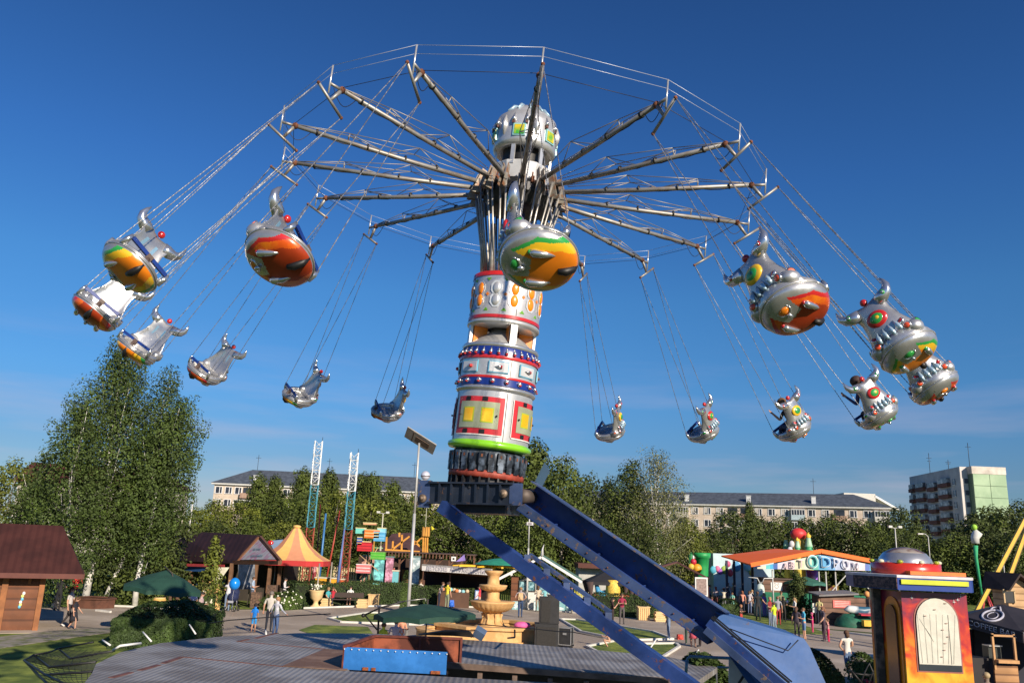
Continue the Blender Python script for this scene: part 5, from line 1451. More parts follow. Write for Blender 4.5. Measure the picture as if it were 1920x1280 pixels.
# ---- small maroon/blue awning behind the stall
p = at(512, 1020, 56); t = thing('small_awning', 'little blue and orange awning between the brown stall and the striped tent', 'awning', (p.x, 56, 0))
mb = MB(); mb.slab([at(504, 1016, 56) - t.location, at(536, 1013, 56) - t.location, at(538, 1026, 55) - t.location, at(512, 1030, 55) - t.location], .1); mb.build('cloth', mat((.22, .32, .46), .8), t)
mb = MB(); mb.ball(at(507, 1017, 55.5) - t.location, (.22, .1, .16), 10, 6); mb.build('red_ball', RED, t)
mb = MB(); mb.tube(V((.3, 0, 0)), V((.3, 0, 3)), .05, None, 6); mb.build('pole', STEEL, t)
# ---- low playground things under and beside the tent
for (px, py, d_, sz, c, nm, lb) in ((528, 1100, 60, (1.7, .9, .35), (.5, .04, .03), 'sand_box', 'red edged low play box left under the striped tent'), (612, 1100, 60, (1.5, .8, .5), (.75, .35, .02), 'play_counter', 'yellow play counter in front of the striped tent'), (636, 1100, 60, (.7, .6, .45), (.6, .12, .03), 'play_cube', 'small orange cube right of the yellow counter'), (742, 1075, 59, (.4, .4, 1.2), (.15, .45, .5), 'round_kiosk', 'tiny turquoise kiosk left of the lamp pole behind the hedge')):
    g = at(px, py, d_); tt_ = thing(nm, lb, nm.replace('_', ' '), (g.x, d_, .95))
    mb = MB(); mb.box((0, 0, sz[2] / 2), sz); mb.build('body', mat(c, .6, 0, .1), tt_)
    mb = MB(); mb.box((0, 0, sz[2] + .04), (sz[0] + .1, sz[1] + .1, .08)); mb.build('rim', mat((.6, .55, .4), .6), tt_)
# ---- picket fences
def picket(label, a, b_, h_, c, step=.16, w=.09, post=None, z0=0):
    a, b_ = V(a), V(b_); L_ = (b_ - a).length; d_ = (b_ - a).normalized()
    t = thing('picket_fence', label, 'fence', a)
    m = mat(c, .8, 0, .15, 4); mb = MB(); n = int(L_ / step); up = V((0, 0, 1)); nn = d_.cross(up)
    T_ = basis(V((0, 0, 0)), d_, nn, up)
    for i in range(n):
        x = (i + .5) * L_ / n
        mb.prism([(x - w / 2, 0), (x + w / 2, 0), (x + w / 2, h_ - .08), (x, h_), (x - w / 2, h_ - .08)], -.012, .012, 0, T_ @ MX(((1, 0, 0, 0), (0, 0, -1, 0), (0, 1, 0, 0), (0, 0, 0, 1))))
    mb.box((L_ / 2, .03, h_ * .3), (L_, .03, .07), 0, T_); mb.box((L_ / 2, .03, h_ * .75), (L_, .03, .07), 0, T_)
    mb.build('palings', m, t)
    for k in range(int(L_ / 2.4) + 1):
        mb = MB(); mb.box((min(L_, k * 2.4), .06, h_ / 2), (.09, .09, h_ + .05), 0, T_); mb.build('post', m, t)
    return t
def gx_(px, d_, z=0): p = at(px, 1000, d_); return V((p.x, d_, z))
picket('cream picket fence under the striped tent', gx_(548, 60.5, .95), gx_(604, 60.5, .95), 1.25, (.60, .50, .28))
picket('pale picket fence right of the striped tent under the second lattice tower', gx_(632, 61.5, .95), gx_(676, 61.5, .95), 1.25, (.50, .42, .24))
picket('yellow green picket fence between the fountain and the white kiosk', gx_(930, 61), gx_(972, 60), 1.25, (.42, .42, .10))
picket('yellow picket fence right of the white kiosk', gx_(1062, 64), gx_(1110, 64), 1.1, (.50, .45, .06))
picket('dark wooden picket fence right of the flame painted booth', gx_(1800, 34), gx_(1872, 36), 1.45, (.10, .055, .03), .17, .10)
# ---- lattice towers
def lattice(label, px, dist, ptop, pmid, pred, w=.52):
    b_ = at(px, 1000, dist); g = V((b_.x, dist, 0)); t = thing('lattice_tower', label, 'tower', g, .3, 'pair of lattice towers')
    zt_, zm, zr = at(px, ptop, dist).z, at(px, pmid, dist).z, at(px, pred, dist).z
    def seg(z0, z1, m, nm):
        mb = MB(); h = w / 2
        for sx_, sy in ((-1, -1), (1, -1), (1, 1), (-1, 1)): mb.box((sx_ * h, sy * h, (z0 + z1) / 2), (.055, .055, z1 - z0))
        n = max(1, int((z1 - z0) / .50)); dz = (z1 - z0) / n
        for i in range(n):
            za, zb_ = z0 + i * dz, z0 + (i + 1) * dz
            for k, (p, q) in enumerate((((-1, -1), (1, -1)), ((1, -1), (1, 1)), ((1, 1), (-1, 1)), ((-1, 1), (-1, -1)))):
                a, b2 = V((p[0] * h, p[1] * h, za)), V((q[0] * h, q[1] * h, zb_))
                if i % 2: a, b2 = V((q[0] * h, q[1] * h, za)), V((p[0] * h, p[1] * h, zb_))
                mb.tube(a, b2, .02, None, 5); mb.tube(V((p[0] * h, p[1] * h, za)), V((q[0] * h, q[1] * h, za)), .02, None, 5)
        mb.build(nm, m, t)
    seg(zm, zt_, mat((.66, .68, .68), .5, .1), 'white_section'); seg(zr, zm - .02, mat((.03, .22, .30), .5, .1), 'teal_section'); seg(0, zr - .02, mat((.28, .04, .02), .6, .1), 'red_section')
    mb = MB(); mb.tube((w / 2, 0, zt_), (w / 2, 0, zt_ + .3), .02, None, 5); mb.build('tip_rod', BLACK, t)
    return t
lattice('taller lattice tower with white top and teal middle, left one of the pair', 581, 60, 826, 908, 988)
lattice('lower lattice tower with white top and teal middle, right one of the pair', 652, 60, 848, 920, 992)
def pole(label, p0, p1, r0, r1, m, nm='pole', cat='pole'):
    mb = MB(); mb.tube(p0, p1, r0, r1, 8); mb.box(V(p0) + V((0, 0, .03)), (r0 * 4, r0 * 4, .06)); return tag(mb.build(nm, m), label, cat)
pole('bright blue steel mast between the two lattice towers', gx_(606, 62), at(611, 962, 62), .10, .07, mat((.05, .18, .42), .4, .1), 'steel_mast', 'mast')
pole('slanted red steel strut leaning right between the lattice towers', gx_(616, 61), at(638, 953, 61), .07, .05, mat((.38, .05, .03), .5), 'steel_strut', 'strut')
pole('thin dark red mast left of the bright blue mast', gx_(600, 64), at(601, 945, 64), .05, .05, mat((.16, .03, .02), .5), 'steel_mast', 'mast')
pole('slim blue mast hugging the left side of the second lattice tower', gx_(640, 58), at(646, 990, 58), .12, .05, mat((.10, .16, .36), .4), 'steel_mast', 'mast')
# catapult ball on blue base
t = thing('catapult_base', 'blue base with purple pedestal at the foot of the second lattice tower', 'ride base', gx_(643, 62, .95))
mb = MB(); mb.lathe([(.55, 0), (.55, .3), (.3, .5), (.2, 1.3), (.0, 1.3)], 12); mb.build('pedestal', mat((.20, .08, .26), .5), t)
mb = MB(); mb.ball((0, 0, .35), (.5, .5, .3), 12, 8); mb.build('blue_base', mat((.02, .06, .30), .4), t)
# ---- small wheel with coloured gondola cabins
t = thing('cabin_wheel', 'childrens wheel with small coloured cabins behind the hedge', 'ride', gx_(695, 60))
o_ = t.location.copy()
mb = MB()
for x in (-.15, .15): mb.tube(V((x, .5, 0)), V((x, .3, 4.2)), .06, None, 8)
mb.tube(V((-.8, .6, 0)), V((0, .4, 2.8)), .05, None, 6); mb.tube(V((.8, .6, 0)), V((0, .4, 2.8)), .05, None, 6)
mb.build('stand', mat((.03, .12, .08), .5), t)
mb = MB()
ce = V((.0, .2, 2.6))
for i in range(6):
    a = pi / 2 - i * pi / 3 + .2
    mb.tube(ce, ce + V((.75 * cos(a), 0, 1.65 * sin(a))), .035, None, 6)
mb.build('spokes', mat((.45, .30, .15), .5), t)
def cabin(px, py, w, h_, c, nm='cabin', d_=60, st=True, sc=(.7, .6, .3)):
    p = at(px, py, d_) - o_
    mb = MB(); mb.box(p, (w, .5, h_)); mb.box(p + V((0, 0, h_ / 2 + .03)), (w * 1.05, .55, .05), 1)
    if st:
        for i in range(2): mb.box(p + V((0, -.26, -.12 + i * .2)), (w * .95, .02, .05), 1)
    mb.build(nm, [mat(c, .5, 0, .06), mat(sc, .5)], t)
cabin(698, 1001, 1.05, .55, (.75, .17, .02)); cabin(684, 1025, 1.0, .55, (.55, .02, .03), sc=(.3, .01, .02)); cabin(709, 1042, 1.0, .45, (.07, .40, .03), sc=(.2, .5, .1)); cabin(682, 1066, 1.0, .55, (.65, .18, .18), sc=(.8, .7, .7)); cabin(712, 1006, .8, .6, (.08, .35, .60), sc=(.3, .6, .8)); cabin(675, 1014, .35, .5, (.03, .10, .35))
cabin(677, 995, .7, .36, (.15, .55, .48), 'side_board', 60.3, False); cabin(716, 995, .6, .36, (.22, .52, .60), 'side_board', 60.3, False)
cabin(694, 982, .9, .10, (.65, .35, .2), 'cross_bar', 60.2, False); cabin(687, 1017, .7, .10, (.7, .35, .22), 'cross_bar', 60.2, False)
# painted backdrop behind it
for (x0, y0, x1, y1, d_, c, lb) in ((680, 1042, 705, 1066, 63, (.52, .26, .20), 'salmon painted play wall behind the coloured cabins'), (703, 1048, 722, 1086, 62, (.14, .45, .52), 'turquoise patterned play wall right of the red and white cabin'), (722, 1044, 737, 1068, 62, (.52, .22, .32), 'pink painted panel beside the turquoise play wall'), (775, 1044, 786, 1080, 60, (.42, .58, .62), 'pale blue dome backed panel just right of the solar lamp pole')):
    a, b_ = at(x0, y0, d_), at(x1, y1, d_); t2 = thing('play_wall', lb, 'play wall', (a.x * .5 + b_.x * .5, d_, 0))
    w, zt2, zb2 = b_.x - a.x, a.z, 0
    mb = MB(); mb.box((0, 0, zt2 / 2), (w, .25, zt2)); mb.build('board', mat(c, .6, 0, .4, 3.2, 0, None, 0, 1, 0, tuple(min(.8, x * 1.8) for x in c), 3), t2)
    mb = MB(); mb.box((0, 0, zt2 + .04), (w + .1, .3, .09)); mb.build('cap', mat((.12, .2, .2), .6), t2)
# ---- orange timber climbing frame on a brown terrace
t = thing('timber_frame', 'orange timber climbing frame with a planked turret above the brown pergola', 'climbing frame', gx_(775, 69))
o_ = t.location.copy()
OT = mat((.60, .27, .04), .7, 0, .15, 3)
def tb(x0, y0, x1, y1, w=.14, d_=69, par=t, m=OT, nm='beam'):
    mb = MB(); mb.beam(at(x0, y0, d_) - o_, at(x1, y1, d_) - o_, w, w); mb.build(nm, m, par)
tb(722, 1031, 803, 1036, .24); tb(725, 1006, 724, 1032); tb(754, 1002, 753, 1032); tb(737, 1014, 736, 1032); tb(735, 1030, 768, 1005); tb(772, 1010, 790, 1026); tb(771, 1024, 795, 1005); tb(749, 998, 749, 1006); tb(701, 1014, 701, 1034, .1)
for x in (794, 798, 802): tb(x, 1007, x - 1, 1036, .12, 68.6)
mb = MB(); a, b_ = at(792, 987, 68.6) - o_, at(805, 1005, 68.6) - o_
mb.box(((a.x + b_.x) / 2, 0, (a.z + b_.z) / 2), (b_.x - a.x, .5, a.z - b_.z)); mb.build('turret', wavemat((.20, .08, .015), (.62, .30, .05), 1.6, 'X', .7, 0, (.1, .25), .3), t)
tb(798, 987, 800, 952, .04, 68.6, t, mat((.5, .5, .4), .6), 'flag_pole')
mb = MB(); a = at(809, 985, 68.5) - o_; mb.slab([a, a + V((.28, 0, -.25)), a + V((.05, 0, -.35))], .02); mb.build('yellow_flag', mat((.7, .6, .03), .7), t)
tb(700, 1035, 700, 1036); tb(702, 1026, 718, 1027, .08, 69, t, mat((.2, .45, .2), .6), 'green_rail')
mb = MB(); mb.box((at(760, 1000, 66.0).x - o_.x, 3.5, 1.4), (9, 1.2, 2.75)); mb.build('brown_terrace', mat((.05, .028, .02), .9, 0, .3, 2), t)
# brown roof slope behind the timber frame
t = thing('brown_roof_hut', 'dark brown hut roof behind the orange timber frame', 'hut', gx_(745, 74))
o_ = t.location.copy()
mb = MB(); mb.slab([at(705, 1035, 72.0) - o_, at(795, 1036, 72.0) - o_, at(770, 998, 75.0) - o_, at(735, 1000, 75.0) - o_], .15); mb.build('roof', mat((.075, .035, .035), .8, 0, .2, 2), t)
mb = MB(); mb.box((0, 1.0, 1.2), (6.0, 3, 2.4)); mb.build('wall', mat((.10, .06, .04), .8), t)
# ---- pergola
t = thing('brown_pergola', 'long brown pergola with scalloped rafters behind the attraction kiosk', 'pergola', gx_(815, 66))
o_ = t.location.copy()
PB = mat((.13, .06, .035), .8, 0, .3, 3)
za = at(815, 1043, 65.0).z
x0, x1 = at(700, 1040, 65.0).x - o_.x, at(892, 1040, 65.0).x - o_.x
mb = MB(); mb.box(((x0 + x1) / 2, 1.0, za + .22), (x1 - x0, 4, .08)); mb.build('roof', mat((.075, .045, .035), .8, 0, .2, 2), t)
mb = MB()
n = 30
for i in range(n):
    x = x0 + (i + .5) * (x1 - x0) / n; mb.box((x, -.9, za - .02), (.08, .5, .22)); mb.box((x, 1.0, za + .12), (.06, 4.2, .12))
mb.build('rafters', PB, t)
for i in range(9):
    x = x0 + (i + .1) * (x1 - x0) / 8.2; mb = MB(); mb.box((x, -.7, za / 2), (.14, .14, za)); mb.beam(V((x, -.7, za - .7)), V((x + .5, -.7, za - .05)), .09, .09); mb.build('post', PB, t)
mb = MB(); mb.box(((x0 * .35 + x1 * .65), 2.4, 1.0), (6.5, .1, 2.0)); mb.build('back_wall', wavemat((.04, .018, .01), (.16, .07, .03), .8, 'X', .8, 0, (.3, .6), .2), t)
mb = MB(); q = at(850.5, 1047, 58.8) - o_; mb.box(q, (.32, .04, .30)); mb.box(q + V((0, -.025, 0)), (.13, .02, .13), 1); mb.build('square_sign', [WHITE, BLACK], t)
# ---- attraction kiosk with a white fascia
g = gx_(855, 59); t = thing('attraction_kiosk', 'dark open kiosk with a long white lettered fascia left of the fountain', 'kiosk', g)
a, b_ = at(791, 1057, 58.2) - g, at(922, 1066, 56.6) - g
c_, d2 = at(791, 1069, 58.2) - g, at(922, 1078, 56.6) - g
mb = MB(); mb.slab([a, c_, d2, b_], .12); fa = mb.build('fascia', mat((.72, .70, .68), .6, 0, .05), t)
fx_ = (b_ - a).normalized(); fz_ = (a - c_).normalized()
text('ДЕТСКИЕ  АТТРАКЦИОНЫ', .36, basis((a + d2) / 2 + V((0, -.10, 0)), fx_, fz_, fx_.cross(fz_)), mat((.42, .40, .46), .6), fa, width=4.3)
mb = MB(); mb.slab([a, b_, b_ + V((.2, 3.2, -.1)), a + V((0, 3.2, -.1))], .10); mb.slab([c_ + V((0, 0, -.0)), c_ + V((.3, 2.8, -.25)), d2 + V((0, 2.8, -.25)), d2], .08, 1); mb.build('roof', [mat((.25, .24, .22), .8), mat((.17, .075, .04), .8)], t)
for s_ in (0, .38, .98):
    p = c_ * (1 - s_) + d2 * s_; mb = MB(); mb.beam(V((p.x + .1, p.y + 1.0, 0)), V((p.x + .1, p.y + 1.0, p.z)), .12, .12); mb.build('post', mat((.10, .045, .03), .8), t)
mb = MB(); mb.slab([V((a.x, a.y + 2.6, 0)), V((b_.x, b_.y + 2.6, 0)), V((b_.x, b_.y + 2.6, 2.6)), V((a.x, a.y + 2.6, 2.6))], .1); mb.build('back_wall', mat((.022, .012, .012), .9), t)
mb = MB(); p = at(825, 1108, 57.0) - g
for i in range(9):
    mb.ball(V((p.x + i * .22 + .05 * sin(i * 5), p.y + .4 + .1 * cos(i * 3), 1.12 + .06 * sin(i * 7))), (.14, .12, .13), 8, 6, i % 4)
mb.build('plush_toys', [mat((.6, .45, .3), .9), mat((.62, .22, .08), .9), mat((.6, .62, .6), .9), mat((.25, .5, .55), .9)], t)
mb = MB(); mb.box((p.x + .9, p.y + .45, .5), (2.1, .5, 1.0)); mb.build('counter', mat((.10, .05, .03), .8), t)
# blue price board by the fountain
t = thing('price_board', 'small blue and white board standing left of the fountain', 'board', G(895, 1139))
mb = MB(); mb.box((0, 0, .85), (.42, .05, .62)); mb.box((0, -.03, .85), (.32, .02, .5), 1); mb.build('board', [mat((.08, .14, .35), .5), mat((.55, .62, .75), .5, 0, .2, 12)], t)
mb = MB(); mb.tube((-.18, 0, 0), (-.18, 0, .6), .015, None, 6); mb.tube((.18, 0, 0), (.18, 0, .6), .015, None, 6); mb.build('legs', STEEL, t)
# ---- umbrella carousel (yellow arms, green cap)
g = gx_(915, 58); t = thing('small_carousel', 'small carousel with a green cap and yellow rim behind the fountain top', 'carousel', g)
zc = at(935, 1052, 58).z
mb = MB(); cx_ = at(937, 1050, 58).x - g.x; mb.lathe([(1.75, zc - .22), (1.2, zc), (.5, zc + .16), (0, zc + .22)], 20, 0, MX.Translation((cx_, 0, 0))); mb.build('green_cap', mat((.03, .26, .16), .6), t)
mb = MB()
for i in range(10):
    a = i * pi / 5; mb.beam(V((cx_ - .6, 0, zc - .32)), V((cx_ - .6 + 2.6 * cos(a), 2.2 * sin(a), zc - .36)), .14, .10)
mb.ball((cx_ - .6, -.2, zc - .34), (.4, .4, .25), 10, 7)
mb.build('yellow_arms', mat((.80, .46, .02), .5), t)
mb = MB(); mb.tube((cx_ - .6, 0, 0), (cx_ - .6, 0, zc), .12, None, 10); mb.build('mast', mat((.4, .3, .1), .5), t)
mb = MB(); q = at(862, 1047, 57.5) - g; mb.slab([q + V((-.25, 0, -.2)), q + V((.3, 0, .3)), q + V((.4, 0, -.1))], .1); mb.build('violet_wing', mat((.25, .18, .5), .6), t)
# ---- white kiosk with gable roof
g = G(1000, 1143); t = thing('white_kiosk', 'white ticket kiosk under a wide green gable roof with white edge boards', 'kiosk', g)
dk = g.y
z0 = at(1015, 1044, dk - 1.2).z
L_ = at(933, 1086, dk - 1.2) - g; A_ = at(1015, 1044, dk - 1.2) - g; Rr = at(1091, 1091, dk - 1.2) - g
GR = mat((.10, .20, .15), .7, 0, .1)
sh = V((.4, 4.2, .1))
mb = MB(); mb.slab([L_, A_, A_ + sh, L_ + sh], .08); mb.slab([A_, Rr, Rr + sh, A_ + sh], .08); rf = mb.build('roof', GR, t)
mb = MB(); mb.beam(L_, A_ + V((0, 0, .0)), .10, .16); mb.beam(A_, Rr, .10, .16); mb.build('edge_board', WHITE, rf)
mb = MB(); q = A_ + V((.05, .1, .1)); mb.path([q, q + V((.02, 0, .45)), q + V((.12, 0, .75))], [.12, .06, .01], 6); mb.build('finial', mat((.5, .5, .5), .5), rf)
xl, xr = at(973, 1100, dk).x - g.x, at(1047, 1100, dk).x - g.x
mb = MB(); mb.prism([(xl, 0), (xr, 0), (xr, 1.75), ((A_.x), 2.55), (xl, 1.75)], -3, 0, 0, MX(((1, 0, 0, 0), (0, 0, -1, 0), (0, 1, 0, 0), (0, 0, 0, 1)))); mb.build('wall', mat((.62, .60, .56), .7, 0, .06, 3), t)
mb = MB(); mb.box((xl - .28, 1.2, 1.05), (.5, 2.4, 2.1)); mb.build('plank_side', WOOD, t)
for (x0, x1) in ((974, 1003), (1008, 1036)):
    a, b_ = at(x0, 1088, dk) - g, at(x1, 1107, dk) - g
    mb = MB(); mb.box(((a.x + b_.x) / 2, -.03, (a.z + b_.z) / 2), (b_.x - a.x, .06, a.z - b_.z)); w_ = mb.build('window', mat((.10, .30, .36), .2, 0, .5, 5, 0, None, 0, 1, 0, (.35, .55, .6)), t)
    mb = MB()
    for x in (a.x, (a.x + b_.x) / 2, b_.x): mb.box((x, -.08, (a.z + b_.z) / 2), (.06, .05, a.z - b_.z + .06))
    mb.box(((a.x + b_.x) / 2, -.08, a.z), (b_.x - a.x, .05, .06)); mb.box(((a.x + b_.x) / 2, -.1, b_.z), (b_.x - a.x + .1, .1, .05)); mb.build('window_frame', mat((.04, .05, .05), .5), w_)
for (x0, x1, c) in ((960, 972, (.25, .55, .58)), (1001, 1012, (.30, .58, .60)), (1044, 1060, (.25, .55, .60)), (1062, 1076, (.30, .55, .58))):
    a, b_ = at(x0, 1126, dk - .4) - g, at(x1, 1142, dk - .4) - g
    mb = MB(); mb.box(((a.x + b_.x) / 2, -.4, a.z / 2), (b_.x - a.x, .3, a.z)); mb.build('ice_cream_chest', mat(c, .5, 0, .3, 6, 0, None, 0, 1, 0, (.7, .75, .75), 2), t)
for x in (958, 1064):
    q = at(x, 1076, dk - 1.0) - g; mb = MB(); mb.ball(q, (.12, .12, .12), 10, 8); mb.build('globe_lamp', WHITE, t)
# brown roofs behind
for (x0, x1, yt, d_, h_, c, wc, lb) in ((1082, 1140, 1059, 68, .22, (.10, .035, .025), (.45, .45, .42), 'low maroon flat roofed pavilion behind the black gazebo'), ):
    a, b_ = at(x0, yt, d_), at(x1, yt, d_); t2 = thing('low_pavilion', lb, 'pavilion', ((a.x + b_.x) / 2, d_, 0))
    mb = MB(); mb.box((0, 1, a.z), (b_.x - a.x, 4, .35)); mb.build('roof', mat(c, .8), t2)
    mb = MB(); mb.box((0, 1.5, a.z / 2), (b_.x - a.x - .3, 3, a.z)); mb.build('wall', mat(wc, .8), t2)
t = thing('brown_pavilion', 'dark brown gabled pavilion half hidden behind the upper blue lever', 'pavilion', gx_(1280, 62)); g = t.location.copy()
a, b_, c_ = at(1240, 1058, 62) - g, at(1270, 1052, 62) - g, at(1330, 1083, 61) - g
mb = MB(); mb.slab([a + V((-3, 0, -1)), b_, b_ + V((.5, 3, 0)), a + V((-2.5, 3, -1))], .12); mb.slab([b_, c_, c_ + V((.5, 3, 0)), b_ + V((.5, 3, 0))], .12); mb.build('roof', mat((.10, .04, .035), .8, 0, .15, 2), t)
mb = MB(); mb.box((-.8, 1.2, .95), (5.4, 2.2, 1.9)); mb.build('wall', mat((.06, .03, .025), .9), t)
mb = MB(); q = at(1320, 1092, 60) - g; mb.box((q.x, -1.2, q.z - .3), (.9, .06, 1.3)); mb.box((q.x, -1.24, q.z - .3), (.72, .02, 1.1), 1); mb.build('price_list', [WHITE, mat((.30, .22, .2), .8, 0, .3, 8)], t)
# ---- black gazebo with golden barrel
g = gx_(1142, 58.5); t = thing('black_gazebo', 'black pyramid gazebo with a golden brick barrel and blue slide inside', 'gazebo', g)
ap = at(1152, 1066, 58.5) - g; zl = at(1150, 1090, 58.5).z; w = 1.55
vs = [V((-w, -w, zl)), V((w, -w, zl)), V((w, w, zl)), V((-w, w, zl)), V((0.1, 0, ap.z))]
mb = MB(); mb.add(vs, [(0, 1, 4), (1, 2, 4), (2, 3, 4), (3, 0, 4), (3, 2, 1, 0)]); mb.box((0, -w, zl - .1), (2 * w, .04, .2)); mb.build('canopy', mat((.018, .018, .022), .8), t)
for sx_, sy in ((-1, -1), (1, -1), (1, 1), (-1, 1)):
    mb = MB(); mb.path([V((sx_ * (w - .12), sy * (w - .12), zl)), V((sx_ * (w - .2), sy * (w - .2), 1.2)), V((sx_ * (w - .1), sy * (w - .1), 0))], [.28, .10, .16], 8); mb.build('drape', mat((.07, .045, .04), .9), t)
mb = MB(); mb.lathe([(.42, .95), (.50, 1.45), (.46, 1.95), (.38, 2.2), (0, 2.2)], 14, 0, MX.Translation((.15, -1.2, 0))); mb.build('golden_barrel', mat((.75, .50, .08), .6, 0, .35, 12), t)
mb = MB(); mb.path([V((-1.0, -1.2, 2.0)), V((-.85, -1.25, 1.4)), V((-.35, -1.3, 1.15))], [.12, .2, .22], 8); mb.build('slide', mat((.05, .28, .50), .4), t)
mb = MB(); mb.box((0, -1.35, 1.0), (2.9, .06, .6)); mb.build('red_rail', mat((.42, .07, .03), .7, 0, .4, 9), t)
# ---- autodrome: orange roof hall with painted fascia
t = thing('orange_roof_hall', 'bumper car hall with bright orange roof and painted rainbow fascia', 'hall', gx_(1530, 73)); g = t.location.copy()
OR_ = mat((.95, .16, .010), .6, 0, .03)
d0, d1 = 57, 52
P_ = dict(a=at(1352, 1041, 71.0) - g, r0=at(1454, 1028, 79.0) - g, fl=at(1409, 1058, 63.0) - g, pk=at(1538, 1032, 63.0) - g, r=at(1668, 1058, 63.0) - g)
mb = MB()
mb.slab([P_['a'], P_['fl'], P_['pk'], P_['r0']], .10)
rb = P_['r'] + V((1.0, 12, .6))
mb.slab([P_['pk'], P_['r'], rb, P_['r0']], .10)
mb.build('roof', OR_, t)
mb = MB(); mb.beam(P_['fl'] + V((-.1, -.12, -.02)), P_['pk'] + V((0, -.12, -.02)), .14, .30); mb.beam(P_['pk'] + V((0, -.12, -.02)), P_['r'] + V((.2, -.12, -.02)), .14, .30); mb.build('edge_flashing', OR_, t)
# fascia: gradient of solid painted panels under the gable
zb_ = at(1500, 1067, 63.0).z
fxs = [1420, 1436, 1444, 1450, 1458, 1470, 1490, 1508, 1522, 1535, 1552, 1566, 1580, 1600, 1622, 1631, 1640, 1657]
fcs = [(.70, .62, .50), (.10, .48, .50), (.05, .35, .60), (.04, .12, .42), (.62, .60, .70), (.66, .52, .56), (.62, .60, .42), (.55, .62, .48), (.12, .45, .40), (.10, .38, .62), (.15, .35, .62), (.40, .48, .66), (.55, .55, .66), (.68, .58, .62), (.10, .18, .50), (.08, .42, .62), (.40, .58, .30)]
fcs2 = [(.70, .58, .40)]
for i in range(len(fxs) - 1):
    def yt(x): return (1058 + (1032 - 1058) * (x - 1409) / (1538 - 1409) + 6 if x < 1538 else 1032 + (1058 - 1032) * (x - 1538) / (1668 - 1538) + 6)
    x0, x1 = fxs[i], fxs[i + 1]
    yb0, yb1 = 1066 + (x0 - 1440) * .018, 1066 + (x1 - 1440) * .018
    mb = MB(); mb.slab([at(x0, yt(x0) + 1, 62.9) - g, at(x0, yb0, 62.9) - g, at(x1, yb1, 62.9) - g, at(x1, yt(x1) + 1, 62.9) - g], .06)
    mb.build('fascia_panel', mat(fcs[i], .5, 0, .12, 2.5), t)
# big white edged letters on the fascia
LW = mat((.72, .74, .74), .5)
letters = (('А', 1473, 1060.5, .42), ('В', 1486, 1059, .50), ('Т', 1502, 1057, .60), ('О', 1524, 1054, .95), ("'", 1538, 1050, .7), ('D', 1549, 1054, .85), ('Р', 1568, 1056.5, .72), ('О', 1586, 1058.5, .66), ('М', 1605, 1061, .50))
for ch_, x, y, s_ in letters:
    c = at(x, y, 62.75) - g
    cm_ = mat({0: (.62, .48, .50), 1: (.10, .42, .42), 2: (.08, .34, .62), 3: (.55, .56, .66)}[0 if x < 1510 else 1 if x < 1535 else 2 if x < 1560 else 3], .5)
    text(ch_, s_ * 1.34, basis(c, V((1, 0, 0)), V((0, 0, 1)), V((0, -1, 0))), LW, t, 'letter_edge', .02)
    text(ch_, s_ * 1.17, basis(c + V((0, -.05, 0)), V((1, 0, 0)), V((0, 0, 1)), V((0, -1, 0))), cm_, t, 'letter', .02)
# frame posts and braces
for x, y in ((1535, 1070), (1548, 1071), (1566, 1071), (1592, 1071), (1448, 1068)):
    a = at(x, y, 63.2) - g; mb = MB(); mb.tube(V((a.x, a.y, 0)), a, .06, None, 6); mb.build('post', mat((.45, .45, .43), .6), t)
for x in (1362, 1376, 1391, 1410):
    a = at(x, 1050, 67.0) - g; mb = MB(); mb.box((a.x, a.y, a.z / 2), (.16, .16, a.z)); mb.build('dark_post', mat((.015, .02, .05), .6), t)
a = at(1592, 1071, 63.2) - g; b_ = at(1553, 1115, 63.2) - g; c_ = at(1635, 1108, 63.2) - g
for q in (b_, c_):
    mb = MB(); mb.beam(a, q, .08, .08); mb.build('brace', mat((.42, .42, .40), .6), t)
mb = MB(); mb.box(((P_['fl'].x + P_['r'].x) / 2 + .3, -9, 1.0), (9.8, .10, .02 + 1.1)); mb.build('green_netting', mat((.02, .16, .09), .9, 0, .2, 2), t)
mb = MB(); mb.box((-3.0, -4.5, 1.1), (5.8, .1, 2.0)); mb.build('side_wall', mat((.30, .06, .05), .8, 0, .6, 1.4, 0, None, 0, 1, 0, (.35, .30, .03), 2), t)
mb = MB(); mb.box((-.5, -2, .25), (16, 16, .5)); mb.build('floor', mat((.05, .05, .05), .8), t)
# colourful inflatable hall left of it
t = thing('mural_hall', 'pale blue painted hall with a green pipe front left of the orange roof', 'hall', gx_(1350, 81)); g = t.location.copy()
a, b_ = at(1300, 1035, 81.0) - g, at(1450, 1035, 81.0) - g
mb = MB(); mb.box(((at(1337, 1035, 81.0) - g).x / 2 + b_.x / 2, 1.5, a.z / 2), (b_.x - (at(1337, 1035, 81.0) - g).x, 3, a.z)); mb.build('mural_wall', mat((.50, .64, .68), .6, 0, .1, 1.5), t)
c_ = at(1320, 1037, 80.0) - g
mb = MB(); mb.lathe([(.55, 0), (.62, a.z - 1.4), (.72, a.z - .5), (.84, a.z - .45), (.86, a.z), (0, a.z)], 20, 0, MX.Translation((c_.x, 0, 0))); mb.build('green_pipe', mat((.02, .30, .08), .5), t)
mb = MB(); mb.lathe([(.3, a.z - 1.6), (.3, a.z - .3), (.05, a.z)], 10, 0, MX.Translation((c_.x - 1.0, 0, 0))); mb.build('green_corner', mat((.02, .22, .07), .5), t)
